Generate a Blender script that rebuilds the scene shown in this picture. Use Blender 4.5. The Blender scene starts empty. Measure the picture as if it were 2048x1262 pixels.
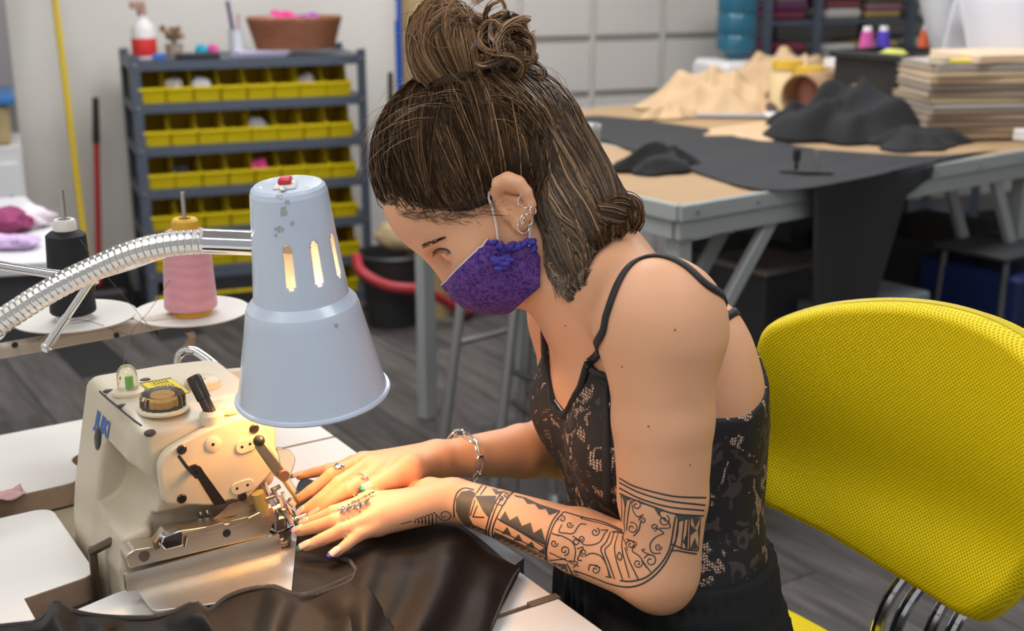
import bpy, bmesh, math, random
import numpy as np
from mathutils import Vector, Matrix
from mathutils.bvhtree import BVHTree
random.seed(7); RNG = np.random.default_rng(7)
SC = bpy.context.scene; COL = SC.collection

# ------------------------------------------------------------------ camera
PITCH = math.radians(16.2); FPX = 2500.0; CAM = np.array([0.0, 0.0, 1.4])
_c, _s = math.cos(PITCH), math.sin(PITCH)
cd = bpy.data.cameras.new('camera'); cam = bpy.data.objects.new('camera', cd); COL.objects.link(cam)
cam.location = CAM; cam.rotation_euler = (math.pi/2-PITCH, 0, 0)
cd.sensor_width = 36; cd.lens = FPX/2048*36; cd.clip_start = .05; cd.clip_end = 60
cd.dof.use_dof = True; cd.dof.focus_distance = 1.30; cd.dof.aperture_fstop = 5.2
SC.camera = cam
# ------------------------------------------------------------------ light, exposure
SC.view_settings.view_transform = 'Standard'; SC.view_settings.look = 'None'
SC.view_settings.gamma = 1; SC.view_settings.use_curve_mapping = False
SC.view_settings.exposure = 0.16
W = bpy.data.worlds.new('room_air'); SC.world = W; W.use_nodes = True
W.node_tree.nodes['Background'].inputs[0].default_value = (.92, .95, 1, 1)
W.node_tree.nodes['Background'].inputs[1].default_value = .37
CEIL_Z = 2.75
CEIL_LIGHT = 15.0      # strength of the fluorescent diffusers
BULB = 47.0           # strength of the sewing lamp bulb
BULB_COL = (1, .48, .17)

# ------------------------------------------------------------------ helpers
def ray(px, py):
    u = (px-1024)/FPX; v = (631-py)/FPX
    return np.array([u, _c+v*_s, -_s+v*_c])
def at(px, py, Y):
    d = ray(px, py); return CAM+d*(Y/d[1])
def onz(px, py, z):
    d = ray(px, py); return CAM+d*((z-1.4)/d[2])
def onpl(px, py, p0, nn):
    d = ray(px, py); nn = np.asarray(nn, float); return CAM+d*(((np.asarray(p0)-CAM)@nn)/(d@nn))
def pj(p):
    p = np.asarray(p)-CAM; d = p[1]*_c-p[2]*_s; h = p[1]*_s+p[2]*_c
    return 1024+FPX*p[0]/d, 631-FPX*h/d
def V(*a): return np.array(a, float)
def nrm(v): v = np.asarray(v, float); return v/(np.linalg.norm(v)+1e-12)

MATS = {}
def mat(name, col, rough=.5, metal=0, bump=0, bscale=200, var=0, vscale=8, spec=.5, sub=0, alpha=1, trans=0, emit=0, emitcol=None, coat=0, sheen=0, stretch=None):
    if name in MATS: return MATS[name]
    m = bpy.data.materials.new(name); m.use_nodes = True; MATS[name] = m
    nt = m.node_tree; b = nt.nodes['Principled BSDF']
    c = (*col, 1) if len(col) == 3 else col
    b.inputs['Base Color'].default_value = c; b.inputs['Roughness'].default_value = rough
    b.inputs['Metallic'].default_value = metal; b.inputs['Specular IOR Level'].default_value = spec
    b.inputs['Alpha'].default_value = alpha; b.inputs['Transmission Weight'].default_value = trans
    b.inputs['Coat Weight'].default_value = coat
    if sheen: b.inputs['Sheen Weight'].default_value = sheen
    if sub:
        b.inputs['Subsurface Weight'].default_value = sub; b.inputs['Subsurface Radius'].default_value = (1, .35, .2); b.inputs['Subsurface Scale'].default_value = .006
    if emit:
        b.inputs['Emission Color'].default_value = (*(emitcol or col), 1); b.inputs['Emission Strength'].default_value = emit
    tc = nt.nodes.new('ShaderNodeTexCoord'); src = tc.outputs['Object']
    if stretch:
        mp = nt.nodes.new('ShaderNodeMapping'); mp.inputs['Scale'].default_value = stretch; nt.links.new(src, mp.inputs[0]); src = mp.outputs[0]
    if var:
        n = nt.nodes.new('ShaderNodeTexNoise'); n.inputs['Scale'].default_value = vscale; n.inputs['Detail'].default_value = 5
        nt.links.new(src, n.inputs['Vector'])
        mx = nt.nodes.new('ShaderNodeMix'); mx.data_type = 'RGBA'
        mx.inputs[6].default_value = tuple(max(0, x*(1-var)) for x in c[:3])+(1,); mx.inputs[7].default_value = tuple(min(1, x*(1+var)) for x in c[:3])+(1,)
        nt.links.new(n.outputs['Fac'], mx.inputs[0]); nt.links.new(mx.outputs[2], b.inputs['Base Color'])
    if bump:
        n2 = nt.nodes.new('ShaderNodeTexNoise'); n2.inputs['Scale'].default_value = bscale; n2.inputs['Detail'].default_value = 3
        nt.links.new(src, n2.inputs['Vector'])
        bp = nt.nodes.new('ShaderNodeBump'); bp.inputs['Strength'].default_value = bump; bp.inputs['Distance'].default_value = .002
        nt.links.new(n2.outputs['Fac'], bp.inputs['Height']); nt.links.new(bp.outputs[0], b.inputs['Normal'])
    return m

class MB:
    """collects geometry in world (or thing-local) coordinates"""
    def __init__(s): s.v = []; s.f = []; s.mi = []; s.m = 0
    def add(s, vs, fs):
        o = len(s.v); s.v += [tuple(map(float, p)) for p in vs]; s.f += [tuple(o+i for i in f) for f in fs]; s.mi += [s.m]*len(fs); return s
    def box(s, c, size, ax=None, bev=0):
        """box centred at c; ax = 3 axis vectors"""
        c = np.asarray(c, float); ax = np.eye(3) if ax is None else np.asarray(ax, float); h = np.asarray(size, float)/2
        if bev <= 0:
            vs = [c+ax[0]*h[0]*i+ax[1]*h[1]*j+ax[2]*h[2]*k for i in (-1, 1) for j in (-1, 1) for k in (-1, 1)]
            return s.add(vs, [(0, 1, 3, 2), (4, 6, 7, 5), (0, 4, 5, 1), (2, 3, 7, 6), (0, 2, 6, 4), (1, 5, 7, 3)])
        b = min(bev, h.min()*.95); vs = []; idx = {}
        for i in (-1, 1):
            for j in (-1, 1):
                for k in (-1, 1):
                    for a in range(3):
                        q = np.array([i, j, k])*(h-b); q[a] += (i, j, k)[a]*b
                        idx[(i, j, k, a)] = len(vs); vs.append(c+ax.T@q)
        fs = []
        for a in range(3):
            o1, o2 = [x for x in range(3) if x != a]
            for sg in (-1, 1):
                q = []
                for (p, r) in ((-1, -1), (1, -1), (1, 1), (-1, 1)):
                    k3 = [0, 0, 0]; k3[a] = sg; k3[o1] = p; k3[o2] = r; q.append(idx[(*k3, a)])
                fs.append(q)
                # edges
        for a in range(3):
            o1, o2 = [x for x in range(3) if x != a]
            for p in (-1, 1):
                for r in (-1, 1):
                    q = []
                    for e, w in ((-1, o1), (1, o1), (1, o2), (-1, o2)):
                        k3 = [0, 0, 0]; k3[a] = e; k3[o1] = p; k3[o2] = r; q.append(idx[(*k3, w)])
                    fs.append(q)
        for i in (-1, 1):
            for j in (-1, 1):
                for k in (-1, 1): fs.append([idx[(i, j, k, a)] for a in range(3)])
        return s.add(vs, fs)
    def rings(s, rings, close=True, cap=True):
        """list of equal-length closed rings"""
        n = len(rings[0]); vs = [p for r in rings for p in r]; fs = []
        for i in range(len(rings)-1):
            for j in range(n if close else n-1):
                k = (j+1) % n; fs.append((i*n+j, i*n+k, (i+1)*n+k, (i+1)*n+j))
        if cap and close: fs += [tuple(range(n-1, -1, -1)), tuple((len(rings)-1)*n+j for j in range(n))]
        return s.add(vs, fs)
    def tube(s, pts, r, n=10, cap=True, closed=False, flat=None):
        """tube along pts; r number or list; flat=(up, ratio) squashes"""
        P = np.asarray(pts, float); m = len(P); R = np.full(m, r, float) if np.isscalar(r) else np.asarray(r, float)
        T = np.gradient(P, axis=0) if not closed else (np.roll(P, -1, 0)-np.roll(P, 1, 0)); T = np.array([nrm(x) for x in T])
        up = V(0, 0, 1) if flat is None else np.asarray(flat[0], float)
        if abs(T[0]@nrm(up)) > .95 and flat is None: up = V(1, 0, 0)
        u = nrm(up-T[0]*(up@T[0])); rs = []
        for i in range(m):
            if flat is None: u = nrm(u-T[i]*(u@T[i]))
            else: u = nrm(up-T[i]*(up@T[i]))
            w = np.cross(T[i], u); k = 1 if flat is None else flat[1]
            rs.append([P[i]+R[i]*(math.cos(a)*w+k*math.sin(a)*u) for a in np.arange(n)*2*math.pi/n])
        if closed: rs.append(rs[0])
        return s.rings(rs, cap=cap and not closed)
    def lathe(s, prof, c=(0, 0, 0), axis=(0, 0, 1), n=32, skip=None):
        """prof: list of (r, h)"""
        c = np.asarray(c, float); w = nrm(axis); u = nrm(np.cross(w, V(0, 1, 0) if abs(w[1]) < .9 else V(1, 0, 0))); v = np.cross(w, u)
        vs = []; fs = []
        for (r, h) in prof:
            for j in range(n):
                a = 2*math.pi*j/n; vs.append(c+w*h+(u*math.cos(a)+v*math.sin(a))*max(r, 1e-5))
        for i in range(len(prof)-1):
            for j in range(n):
                if skip and skip(i, j): continue
                k = (j+1) % n; fs.append((i*n+j, i*n+k, (i+1)*n+k, (i+1)*n+j))
        return s.add(vs, fs)
    def cyl(s, p0, p1, r, r1=None, n=16):
        p0 = np.asarray(p0, float); p1 = np.asarray(p1, float); L = np.linalg.norm(p1-p0); r1 = r if r1 is None else r1
        return s.lathe([(0, 0), (r, 0), (r1, L), (0, L)], p0, p1-p0, n)
    def ell(s, c, rad, ax=None, nu=16, nv=10):
        ax = np.eye(3) if ax is None else np.asarray(ax, float); c = np.asarray(c, float); vs = []; fs = []
        for i in range(nv+1):
            th = math.pi*i/nv
            for j in range(nu):
                a = 2*math.pi*j/nu; q = np.array([math.sin(th)*math.cos(a)*rad[0], math.sin(th)*math.sin(a)*rad[1], math.cos(th)*rad[2]])
                vs.append(c+ax.T@q)
        for i in range(nv):
            for j in range(nu):
                k = (j+1) % nu; fs.append((i*nu+j, (i+1)*nu+j, (i+1)*nu+k, i*nu+k))
        return s.add(vs, fs)
    def prism(s, poly, ext, top_scale=None):
        """poly: 3D points of a planar outline; ext: extrusion vector"""
        P = [np.asarray(p, float) for p in poly]; e = np.asarray(ext, float); n = len(P)
        vs = P+[p+e for p in P]; fs = [tuple(range(n-1, -1, -1)), tuple(range(n, 2*n))]
        for i in range(n): j = (i+1) % n; fs.append((i, j, n+j, n+i))
        return s.add(vs, fs)
    def grid(s, G):
        G = np.asarray(G, float); a, b = G.shape[:2]
        return s.add(G.reshape(-1, 3), [(i*b+j, i*b+j+1, (i+1)*b+j+1, (i+1)*b+j) for i in range(a-1) for j in range(b-1)])

def wloc(o):
    M = Matrix.Identity(4)
    while o: M = o.matrix_basis @ M; o = o.parent
    return M
def obj(name, mb, m, parent=None, smooth=True, local=False, bevel=0, subd=0, solid=0, angle=35, recalc=True):
    me = bpy.data.meshes.new(name); v = mb.v
    if parent is not None and not local:
        Mi = wloc(parent).inverted(); v = [tuple(Mi @ Vector(p)) for p in v]
    me.from_pydata(v, [], mb.f); ms = m if isinstance(m, (list, tuple)) else [m]
    for x in ms: me.materials.append(x)
    if len(ms) > 1: me.polygons.foreach_set('material_index', mb.mi)
    bm = bmesh.new(); bm.from_mesh(me); bmesh.ops.remove_doubles(bm, verts=bm.verts, dist=1e-6)
    if recalc: bmesh.ops.recalc_face_normals(bm, faces=bm.faces)
    bm.to_mesh(me); bm.free()
    o = bpy.data.objects.new(name, me); COL.objects.link(o)
    if smooth:
        me.polygons.foreach_set('use_smooth', [True]*len(me.polygons))
        try: me.set_sharp_from_angle(angle=math.radians(angle))
        except Exception: pass
    if parent is not None: o.parent = parent
    if solid:
        q = o.modifiers.new('thickness', 'SOLIDIFY'); q.thickness = solid; q.offset = 0
    if bevel:
        q = o.modifiers.new('bevel', 'BEVEL'); q.width = bevel; q.segments = 2; q.limit_method = 'ANGLE'; q.angle_limit = math.radians(40)
    if subd:
        q = o.modifiers.new('subd', 'SUBSURF'); q.levels = subd; q.render_levels = subd
    return o
def tag(o, label=None, cat=None, group=None, kind=None):
    if label: o['label'] = label
    if cat: o['category'] = cat
    if group: o['group'] = group
    if kind: o['kind'] = kind
    return o
def thing(name, loc, label, cat, group=None, rz=0):
    o = bpy.data.objects.new(name, None); COL.objects.link(o); o.location = tuple(map(float, loc)); o.rotation_euler = (0, 0, rz); o.empty_display_size = .02
    return tag(o, label, cat, group)
def dup(root, loc, rz=None, label=None):
    r = root.copy(); COL.objects.link(r); r.location = tuple(map(float, loc))
    if rz is not None: r.rotation_euler = (0, 0, rz)
    if label: r['label'] = label
    for ch in root.children:
        c = ch.copy(); COL.objects.link(c); c.parent = r
        for g in ch.children:
            d = g.copy(); COL.objects.link(d); d.parent = c
    return r
def spline(pts, n=8):
    P = [np.asarray(p, float) for p in pts]; P = [2*P[0]-P[1]]+P+[2*P[-1]-P[-2]]; out = []
    for i in range(1, len(P)-2):
        for k in range(n):
            u = k/n; out.append(.5*((2*P[i])+(-P[i-1]+P[i+1])*u+(2*P[i-1]-5*P[i]+4*P[i+1]-P[i+2])*u*u+(-P[i-1]+3*P[i]-3*P[i+1]+P[i+2])*u**3))
    out.append(P[-2]); return np.array(out)
# ------------------------------------------------------------------ signed distance modelling (one continuous skin)
def sd_cone(P, a, b, ra, rb):
    a = np.asarray(a, float); b = np.asarray(b, float); d = b-a; t = np.clip(((P-a)@d)/(d@d), 0, 1)
    return np.linalg.norm(P-a-t[:, None]*d, axis=1)-(ra+(rb-ra)*t)
def sd_ell(P, c, ax, rad):
    q = (P-np.asarray(c))@np.asarray(ax, float).T; rad = np.asarray(rad, float)
    k0 = np.linalg.norm(q/rad, axis=1); k1 = np.linalg.norm(q/rad**2, axis=1)
    return k0*(k0-1)/np.maximum(k1, 1e-6)
def sd_flat(P, a, b, ra, rb, up, k):
    """capsule squashed by k along 'up'"""
    a = np.asarray(a, float); b = np.asarray(b, float); d = b-a; t = np.clip(((P-a)@d)/(d@d), 0, 1)
    q = P-a-t[:, None]*d; up = nrm(up); h = q@up; q = q+np.outer(h*(1/k-1), up)
    return (np.linalg.norm(q, axis=1)-(ra+(rb-ra)*t))*(k if k < 1 else 1)
def smin(a, b, k):
    h = np.maximum(k-np.abs(a-b), 0)/k; return np.minimum(a, b)-h*h*k*.25
def smax(a, b, k): return -smin(-a, -b, k)
def chain(P, pts, rs, k=.004):
    d = None
    for i in range(len(pts)-1):
        e = sd_cone(P, pts[i], pts[i+1], rs[i], rs[i+1]); d = e if d is None else smin(d, e, k)
    return d
def surface(fn, lo, hi, h, B=8):
    """sparse evaluation + surface nets -> verts, quads"""
    lo = np.asarray(lo, float); N = np.ceil((np.asarray(hi)-lo)/h/B).astype(int)*B+1
    nb = (N-1)//B
    I = np.stack(np.meshgrid(*[np.arange(x) for x in nb], indexing='ij'), -1).reshape(-1, 3)
    cen = lo+(I*B+B/2)*h; dc = np.concatenate([fn(c) for c in np.array_split(cen, max(1, len(cen)//200000))])
    act = np.abs(dc) < B*h*.87*1.35
    Vv = np.full(tuple(N), 1.0, np.float32)
    for i in np.nonzero((~act) & (dc < 0))[0]:
        a = I[i]*B; Vv[a[0]:a[0]+B+1, a[1]:a[1]+B+1, a[2]:a[2]+B+1] = -1
    A = I[act]; off = np.stack(np.meshgrid(*[np.arange(B+1)]*3, indexing='ij'), -1).reshape(-1, 3)
    for ch in np.array_split(A, max(1, len(A)//400)):
        g = (ch[:, None, :]*B+off[None]).reshape(-1, 3); d = fn(lo+g*h); Vv[g[:, 0], g[:, 1], g[:, 2]] = d
    S = Vv < 0
    c = [S[i:N[0]-1+i, j:N[1]-1+j, k:N[2]-1+k] for i in (0, 1) for j in (0, 1) for k in (0, 1)]
    al = c[0].copy(); an = c[0].copy()
    for x in c[1:]: al &= x; an |= x
    cell = np.argwhere(an & ~al)
    acc = np.zeros((len(cell), 3)); cnt = np.zeros(len(cell))
    cor = [(i, j, k) for i in (0, 1) for j in (0, 1) for k in (0, 1)]
    for p in cor:
        for ax in range(3):
            if p[ax]: continue
            q = list(p); q[ax] = 1
            a = Vv[cell[:, 0]+p[0], cell[:, 1]+p[1], cell[:, 2]+p[2]]; b = Vv[cell[:, 0]+q[0], cell[:, 1]+q[1], cell[:, 2]+q[2]]
            m = (a < 0) != (b < 0); tt = np.where(m, a/(a-b+1e-12*(a == b)), 0)
            pt = np.tile(np.array(p, float), (len(cell), 1)); pt[:, ax] += tt
            acc[m] += pt[m]; cnt[m] += 1
    ver = lo+(cell+acc/cnt[:, None])*h
    idm = np.full(tuple(N-1), -1, np.int32); idm[cell[:, 0], cell[:, 1], cell[:, 2]] = np.arange(len(cell))
    quads = []
    for ax in range(3):
        o1, o2 = [(1, 2), (2, 0), (0, 1)][ax]
        sl0 = [slice(None)]*3; sl1 = [slice(None)]*3; sl0[ax] = slice(0, -1); sl1[ax] = slice(1, None)
        D = S[tuple(sl0)] != S[tuple(sl1)]; e = np.argwhere(D)
        e = e[(e[:, o1] > 0) & (e[:, o2] > 0) & (e[:, o1] < N[o1]-1) & (e[:, o2] < N[o2]-1)]
        def cid(d1, d2):
            f = e.copy(); f[:, o1] -= d1; f[:, o2] -= d2; return idm[f[:, 0], f[:, 1], f[:, 2]]
        q = np.stack([cid(1, 1), cid(0, 1), cid(0, 0), cid(1, 0)], 1)
        fl = ~S[e[:, 0], e[:, 1], e[:, 2]]; q[fl] = q[fl][:, ::-1]; quads.append(q)
    q = np.concatenate(quads); q = q[(q >= 0).all(1)]
    return ver, q
def mesh_np(name, ver, quads, mats, parent=None, smooth_it=0, mi=None):
    me = bpy.data.meshes.new(name); ver = np.asarray(ver)
    if parent is not None: ver = ver-np.array(wloc(parent).translation)
    used = np.unique(quads); mp = np.full(len(ver), -1); mp[used] = np.arange(len(used)); ver = ver[used]; quads = mp[quads]
    me.from_pydata(ver.tolist(), [], quads.tolist())
    for x in (mats if isinstance(mats, (list, tuple)) else [mats]): me.materials.append(x)
    if mi is not None: me.polygons.foreach_set('material_index', mi)
    me.polygons.foreach_set('use_smooth', [True]*len(me.polygons))
    o = bpy.data.objects.new(name, me); COL.objects.link(o)
    if parent is not None: o.parent = parent
    return o
def relax(ver, quads, it=2, lam=.5):
    n = len(ver); E = np.concatenate([quads[:, [0, 1]], quads[:, [1, 2]], quads[:, [2, 3]], quads[:, [3, 0]]])
    E = np.concatenate([E, E[:, ::-1]]); deg = np.bincount(E[:, 0], minlength=n).astype(float); deg[deg == 0] = 1
    for _ in range(it):
        acc = np.stack([np.bincount(E[:, 0], weights=ver[E[:, 1], a], minlength=n) for a in range(3)], 1)/deg[:, None]
        ver = ver+lam*(acc-ver)*(np.bincount(E[:, 0], minlength=n) > 0)[:, None]
    return ver
def interp(z, tab):
    a = np.array(tab, float); a = a[np.argsort(a[:, 0])]; return [np.interp(z, a[:, 0], a[:, i]) for i in range(1, a.shape[1])]
def near(p, off=0, tree=None):
    c, n_, i, d = (tree or BB).find_nearest(Vector(p)); c = np.array(c); n_ = np.array(n_); return c+n_*off, n_
def hit(px, py, off=0, tree=None):
    d = nrm(ray(px, py)); r = (tree or BB).ray_cast(Vector(CAM), Vector(d))
    if r[0] is None: return None
    n_ = np.array(r[1]); n_ = n_ if n_@d < 0 else -n_
    return np.array(r[0])+n_*off, n_
def ribbon(mb, pts, nor, w, lift=0):
    """flat strip lying on a surface"""
    P = np.asarray(pts, float); N = np.asarray(nor, float); T = np.gradient(P, axis=0)
    B = np.array([nrm(np.cross(nrm(a), b)) for a, b in zip(T, N)]); w = np.full(len(P), w) if np.isscalar(w) else np.asarray(w)
    mb.grid(np.stack([P-B*w[:, None]/2+N*lift, P+B*w[:, None]/2+N*lift], 1))
# ------------------------------------------------------------------ room shell
TN = V(math.cos(math.radians(33)), math.sin(math.radians(33)), 0); TT_ = V(TN[1], -TN[0], 0)      # sewing table axes: towards the operator's side, and along its edge
def tab(a, b, z): return TN*a+TT_*b+V(0, 0, z)
EW = V(.927, .375, 0); MW = V(-.375, .927, 0); SL = V(-1.43, 4.75, 0)                              # back wall axes and the rack's front corner
wall_m = mat('painted_wall', (.75, .72, .66), .75, var=.03, vscale=3, bump=.1, bscale=150)
def wallbox(name, s0, s1, d0, d1, z0, z1, m, kind='structure'):
    c = SL+EW*(s0+s1)/2+MW*(d0+d1)/2; mb = MB(); mb.box(V(c[0], c[1], (z0+z1)/2), (abs(s1-s0), abs(d1-d0), z1-z0), [EW, MW, V(0, 0, 1)])
    o = obj(name, mb, m); o['kind'] = kind; return o
wallbox('wall_back', -1.6, 5.4, .50, .62, 0, CEIL_Z, wall_m); wallbox('wall_left', -1.72, -1.6, -6.0, .62, 0, CEIL_Z, wall_m); wallbox('wall_right', 5.0, 5.12, -4.4, .62, 0, CEIL_Z, wall_m)
wallbox('ceiling', -1.72, 5.4, -6.0, .62, CEIL_Z, CEIL_Z+.1, mat('ceiling_white', (.75, .75, .72), .9)); wallbox('baseboard_back', -1.6, 5.0, .485, .50, 0.001, .10, mat('baseboard_grey', (.25, .25, .25), .6))
wallbox('trim_1', -.56, -.405, .46, .50, 0, 2.1, mat('door_trim', (.34, .32, .31), .6))
floor_base = wallbox('floor', -1.72, 5.4, -6.0, .62, -.05, -.006, mat('floor_base', (.02, .02, .02), .9))
def plank_mat():
    m = mat('grey_wood_plank', (.09, .08, .075), .5, spec=.35); nt = m.node_tree; N = nt.nodes.new; L = nt.links.new; b = nt.nodes['Principled BSDF']
    tc = N('ShaderNodeTexCoord'); oi = N('ShaderNodeObjectInfo'); mp = N('ShaderNodeMapping'); mp.inputs['Scale'].default_value = (3, 26, 3); L(tc.outputs['Object'], mp.inputs[0])
    ad = N('ShaderNodeVectorMath'); ad.operation = 'ADD'; cb = N('ShaderNodeCombineXYZ'); ml = N('ShaderNodeMath'); ml.operation = 'MULTIPLY'; ml.inputs[1].default_value = 50
    L(oi.outputs['Random'], ml.inputs[0]); L(ml.outputs[0], cb.inputs[0]); L(ml.outputs[0], cb.inputs[1]); L(mp.outputs[0], ad.inputs[0]); L(cb.outputs[0], ad.inputs[1])
    n = N('ShaderNodeTexNoise'); n.inputs['Scale'].default_value = 1; n.inputs['Detail'].default_value = 7; n.inputs['Roughness'].default_value = .65; n.inputs['Distortion'].default_value = .6; L(ad.outputs[0], n.inputs['Vector'])
    cr = N('ShaderNodeValToRGB'); e = cr.color_ramp.elements; e[0].position = .3; e[0].color = (.046, .041, .038, 1); e[1].position = .72; e[1].color = (.165, .147, .136, 1); L(n.outputs['Fac'], cr.inputs[0])
    hs = N('ShaderNodeHueSaturation'); mr = N('ShaderNodeMapRange'); mr.inputs[3].default_value = .75; mr.inputs[4].default_value = 1.2; L(oi.outputs['Random'], mr.inputs[0]); L(mr.outputs[0], hs.inputs['Value']); L(cr.outputs[0], hs.inputs['Color']); L(hs.outputs[0], b.inputs['Base Color'])
    bp = N('ShaderNodeBump'); bp.inputs['Strength'].default_value = .25; bp.inputs['Distance'].default_value = .002; L(n.outputs['Fac'], bp.inputs['Height']); L(bp.outputs[0], b.inputs['Normal']); return m
mb = MB(); mb.box((0, 0, -.003), (1.217, .1765, .006), None, .0012); pm = plank_mat(); plank0 = None; n_ = 0
for r in range(34):
    for k in range(7):
        a = -2.9+r*.18; b = -6.6+k*1.22+(r*.47) % 1.22; c = tab(a, b, 0)
        x, y = pj(c)[0], c[1]
        if y < .7 or y > 6.4 or abs(c[0]) > .62*y+1.0: continue
        s_ = (c-SL)@EW; d_ = (c-SL)@MW
        if d_ > -.05 or s_ < -1.0: continue
        if plank0 is None: o = plank0 = obj('plank', mb, pm, local=True)
        else: o = plank0.copy(); COL.objects.link(o)
        o.location = c; o.rotation_euler = (0, 0, math.atan2(TT_[1], TT_[0])); o.parent = floor_base; n_ += 1
print('planks', n_)
# ceiling fittings: the room's own light
dif = mat('diffuser', (1, 1, 1), .5, emit=CEIL_LIGHT, emitcol=(.95, .96, 1)); dif2 = mat('diffuser_dim', (1, 1, 1), .5, emit=CEIL_LIGHT*.42, emitcol=(.95, .96, 1)); fr_m = mat('fitting_white', (.8, .8, .8), .5)
for i, (x, y, w) in enumerate(((-.9, 2.6, 'above the parts rack aisle'), (1.2, 3.3, 'above the cutting tables'), (.9, .9, 'above the yellow chair'), (-1.2, .6, 'above the sewing table end'), (.2, -.9, 'behind the camera'), (-.1, 4.4, 'near the back wall'))):
    r = thing('ceiling_light', (x, y, CEIL_Z-.06), 'flat fluorescent ceiling light panel '+w, 'light', 'ceiling lights')
    mb = MB(); mb.box((x, y, CEIL_Z-.055), (1.2, .56, .006)); obj('diffuser', mb, dif2 if y < 1.5 else dif, r)
    mb = MB()
    for sx in (-1, 1): mb.box((x+sx*.615, y, CEIL_Z-.032), (.03, .62, .062))
    for sy in (-1, 1): mb.box((x, y+sy*.295, CEIL_Z-.032), (1.26, .03, .062))
    obj('frame', mb, fr_m, r)
# ------------------------------------------------------------------ parts rack with yellow bins
steel = mat('rack_blue_grey', (.105, .125, .165), .45, .3, var=.06); yel = mat('bin_yellow', (.80, .61, .002), .45); RZ = math.atan2(EW[1], EW[0])
rack = thing('shelving_unit', SL, 'blue-grey steel rack filled with rows of yellow bins', 'shelf', rz=RZ)
RW, RD = .91, .40; LV = [.03, .185, .35, .515, .68, .845, 1.005]
for x in (0, RW):
    for y in (0, RD):
        mb = MB(); sx = 1 if x == 0 else -1; sy = 1 if y == 0 else -1
        mb.box((x+sx*.018, y+sy*.001, .515), (.036, .003, 1.03)); mb.box((x+sx*.001, y+sy*.018, .515), (.003, .036, 1.03)); p = obj('upright', mb, steel, rack, local=True)
        if y == 0:
            b_ = MB()
            for z in LV: b_.cyl((x+sx*.018, -.001, z-.012), (x+sx*.018, -.007, z-.012), .008, n=8)
            q = obj('bolts', b_, mat('zinc', (.45, .47, .5), .35, .9), p, local=True); q['kind'] = 'stuff'
for z in LV:
    mb = MB(); mb.box((RW/2, RD/2, z), (RW-.006, RD-.006, .003)); mb.box((RW/2, .004, z-.016), (RW-.008, .004, .035)); mb.box((RW/2, RD-.004, z-.016), (RW-.008, .004, .035)); mb.box((.004, RD/2, z-.016), (.004, RD-.008, .035)); mb.box((RW-.004, RD/2, z-.016), (.004, RD-.008, .035)); obj('shelf_board', mb, steel, rack, local=True)
def rk(x, y, z): return SL+EW*x+MW*y+V(0, 0, z)
def bin_mesh():
    w, d, h, t, lip = .100, .30, .122, .003, .050; mb = MB()
    def side(x): return [(x, 0, 0), (x, d, 0), (x, d, h), (x, .075, h), (x, .055, lip+.012), (x, -.018, lip+.008)]
    for s_ in (-1, 1): mb.prism([V(*p) for p in side(s_*(w/2-t/2)-t/2)], (t, 0, 0))
    mb.box((0, d/2, t/2), (w, d, t)); mb.box((0, d-t/2, h/2), (w, t, h)); mb.prism([V(-w/2, 0, 0), V(-w/2, -.018, lip+.008), V(-w/2, -.014, lip+.008), V(-w/2, .004, 0)], (w, 0, 0)); mb.box((0, -.02, lip+.004), (w, .006, .010)); return mb
bin0 = None; ROWN = ['bottom', 'fifth', 'fourth', 'third', 'second', 'top']
ORD = ['first', 'second', 'third', 'fourth', 'fifth', 'sixth', 'seventh', 'eighth']
for r in range(6):
    for k in range(8):
        loc = rk(.074+.004*r % .01+k*.1035+.008*(r in (1, 3)), .022, LV[r]+.0025); lab = 'yellow parts bin, %s from the left in the %s row of the rack' % (ORD[k], ROWN[r])
        if bin0 is None: bin0 = tag(obj('parts_bin', bin_mesh(), yel, local=True), lab, 'bin', 'yellow parts bins'); o = bin0
        else: o = bin0.copy(); COL.objects.link(o); o['label'] = lab
        o.location = loc; o.rotation_euler = (0, 0, RZ)
# bits in some bins
def blob(mb, c, rad, seed=0, amp=.25, nu=20, nv=12, ax=None):
    o = len(mb.v); mb.ell((0, 0, 0), (1, 1, 1), None, nu, nv); R_ = np.random.default_rng(seed); ph = R_.uniform(0, 6, 9); ax = np.eye(3) if ax is None else ax
    for i in range(o, len(mb.v)):
        v = np.array(mb.v[i]); n = 1+amp*(math.sin(v[0]*4+ph[0]+math.sin(v[1]*5+ph[1]))*.5+math.sin(v[1]*7+ph[2]+v[2]*4)*.3+math.sin(v[2]*6+ph[3]+v[0]*8)*.3); mb.v[i] = tuple(np.asarray(c)+np.asarray(ax).T@(v*n*np.array(rad)))
    return mb
for (r, k, col, nm, lab) in ((5, 2, (.75, .75, .78), 'fabric_scrap', 'white scrap sticking out of a top row bin'), (4, 4, (.4, .4, .42), 'thread_ball', 'grey ball of thread in a second row bin'), (3, 4, (.75, .05, .25), 'fabric_scrap', 'hot pink scrap in a third row bin'), (5, 6, (.35, .3, .28), 'fabric_scrap', 'greyish scrap in a top row bin near the right end'), (5, 1, (.5, .45, .4), 'fabric_scrap', 'beige scrap in the second bin of the top row'), (3, 1, (.03, .03, .03), 'fabric_scrap', 'black scrap in the second bin of the third row')):
    mb = MB(); blob(mb, rk(.06+k*.1035, .06, LV[r]+.055), (.032, .03, .036), r*9+k, .3); tag(obj(nm, mb, mat('scrap_'+str(r)+str(k), col, .8)), lab, 'scrap')
ZT_ = LV[6]+.0015
bt = thing('bottle', rk(.075, .16, ZT_), 'white spray bottle with a red label on top of the rack', 'bottle'); c = rk(.075, .16, ZT_); mb = MB(); mb.lathe([(0, 0), (.045, 0), (.046, .11), (.04, .125), (.016, .15), (.016, .165), (0, .165)], c, n=20); obj('bottle_body', mb, mat('white_plastic', (.8, .78, .76), .4), bt)
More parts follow.
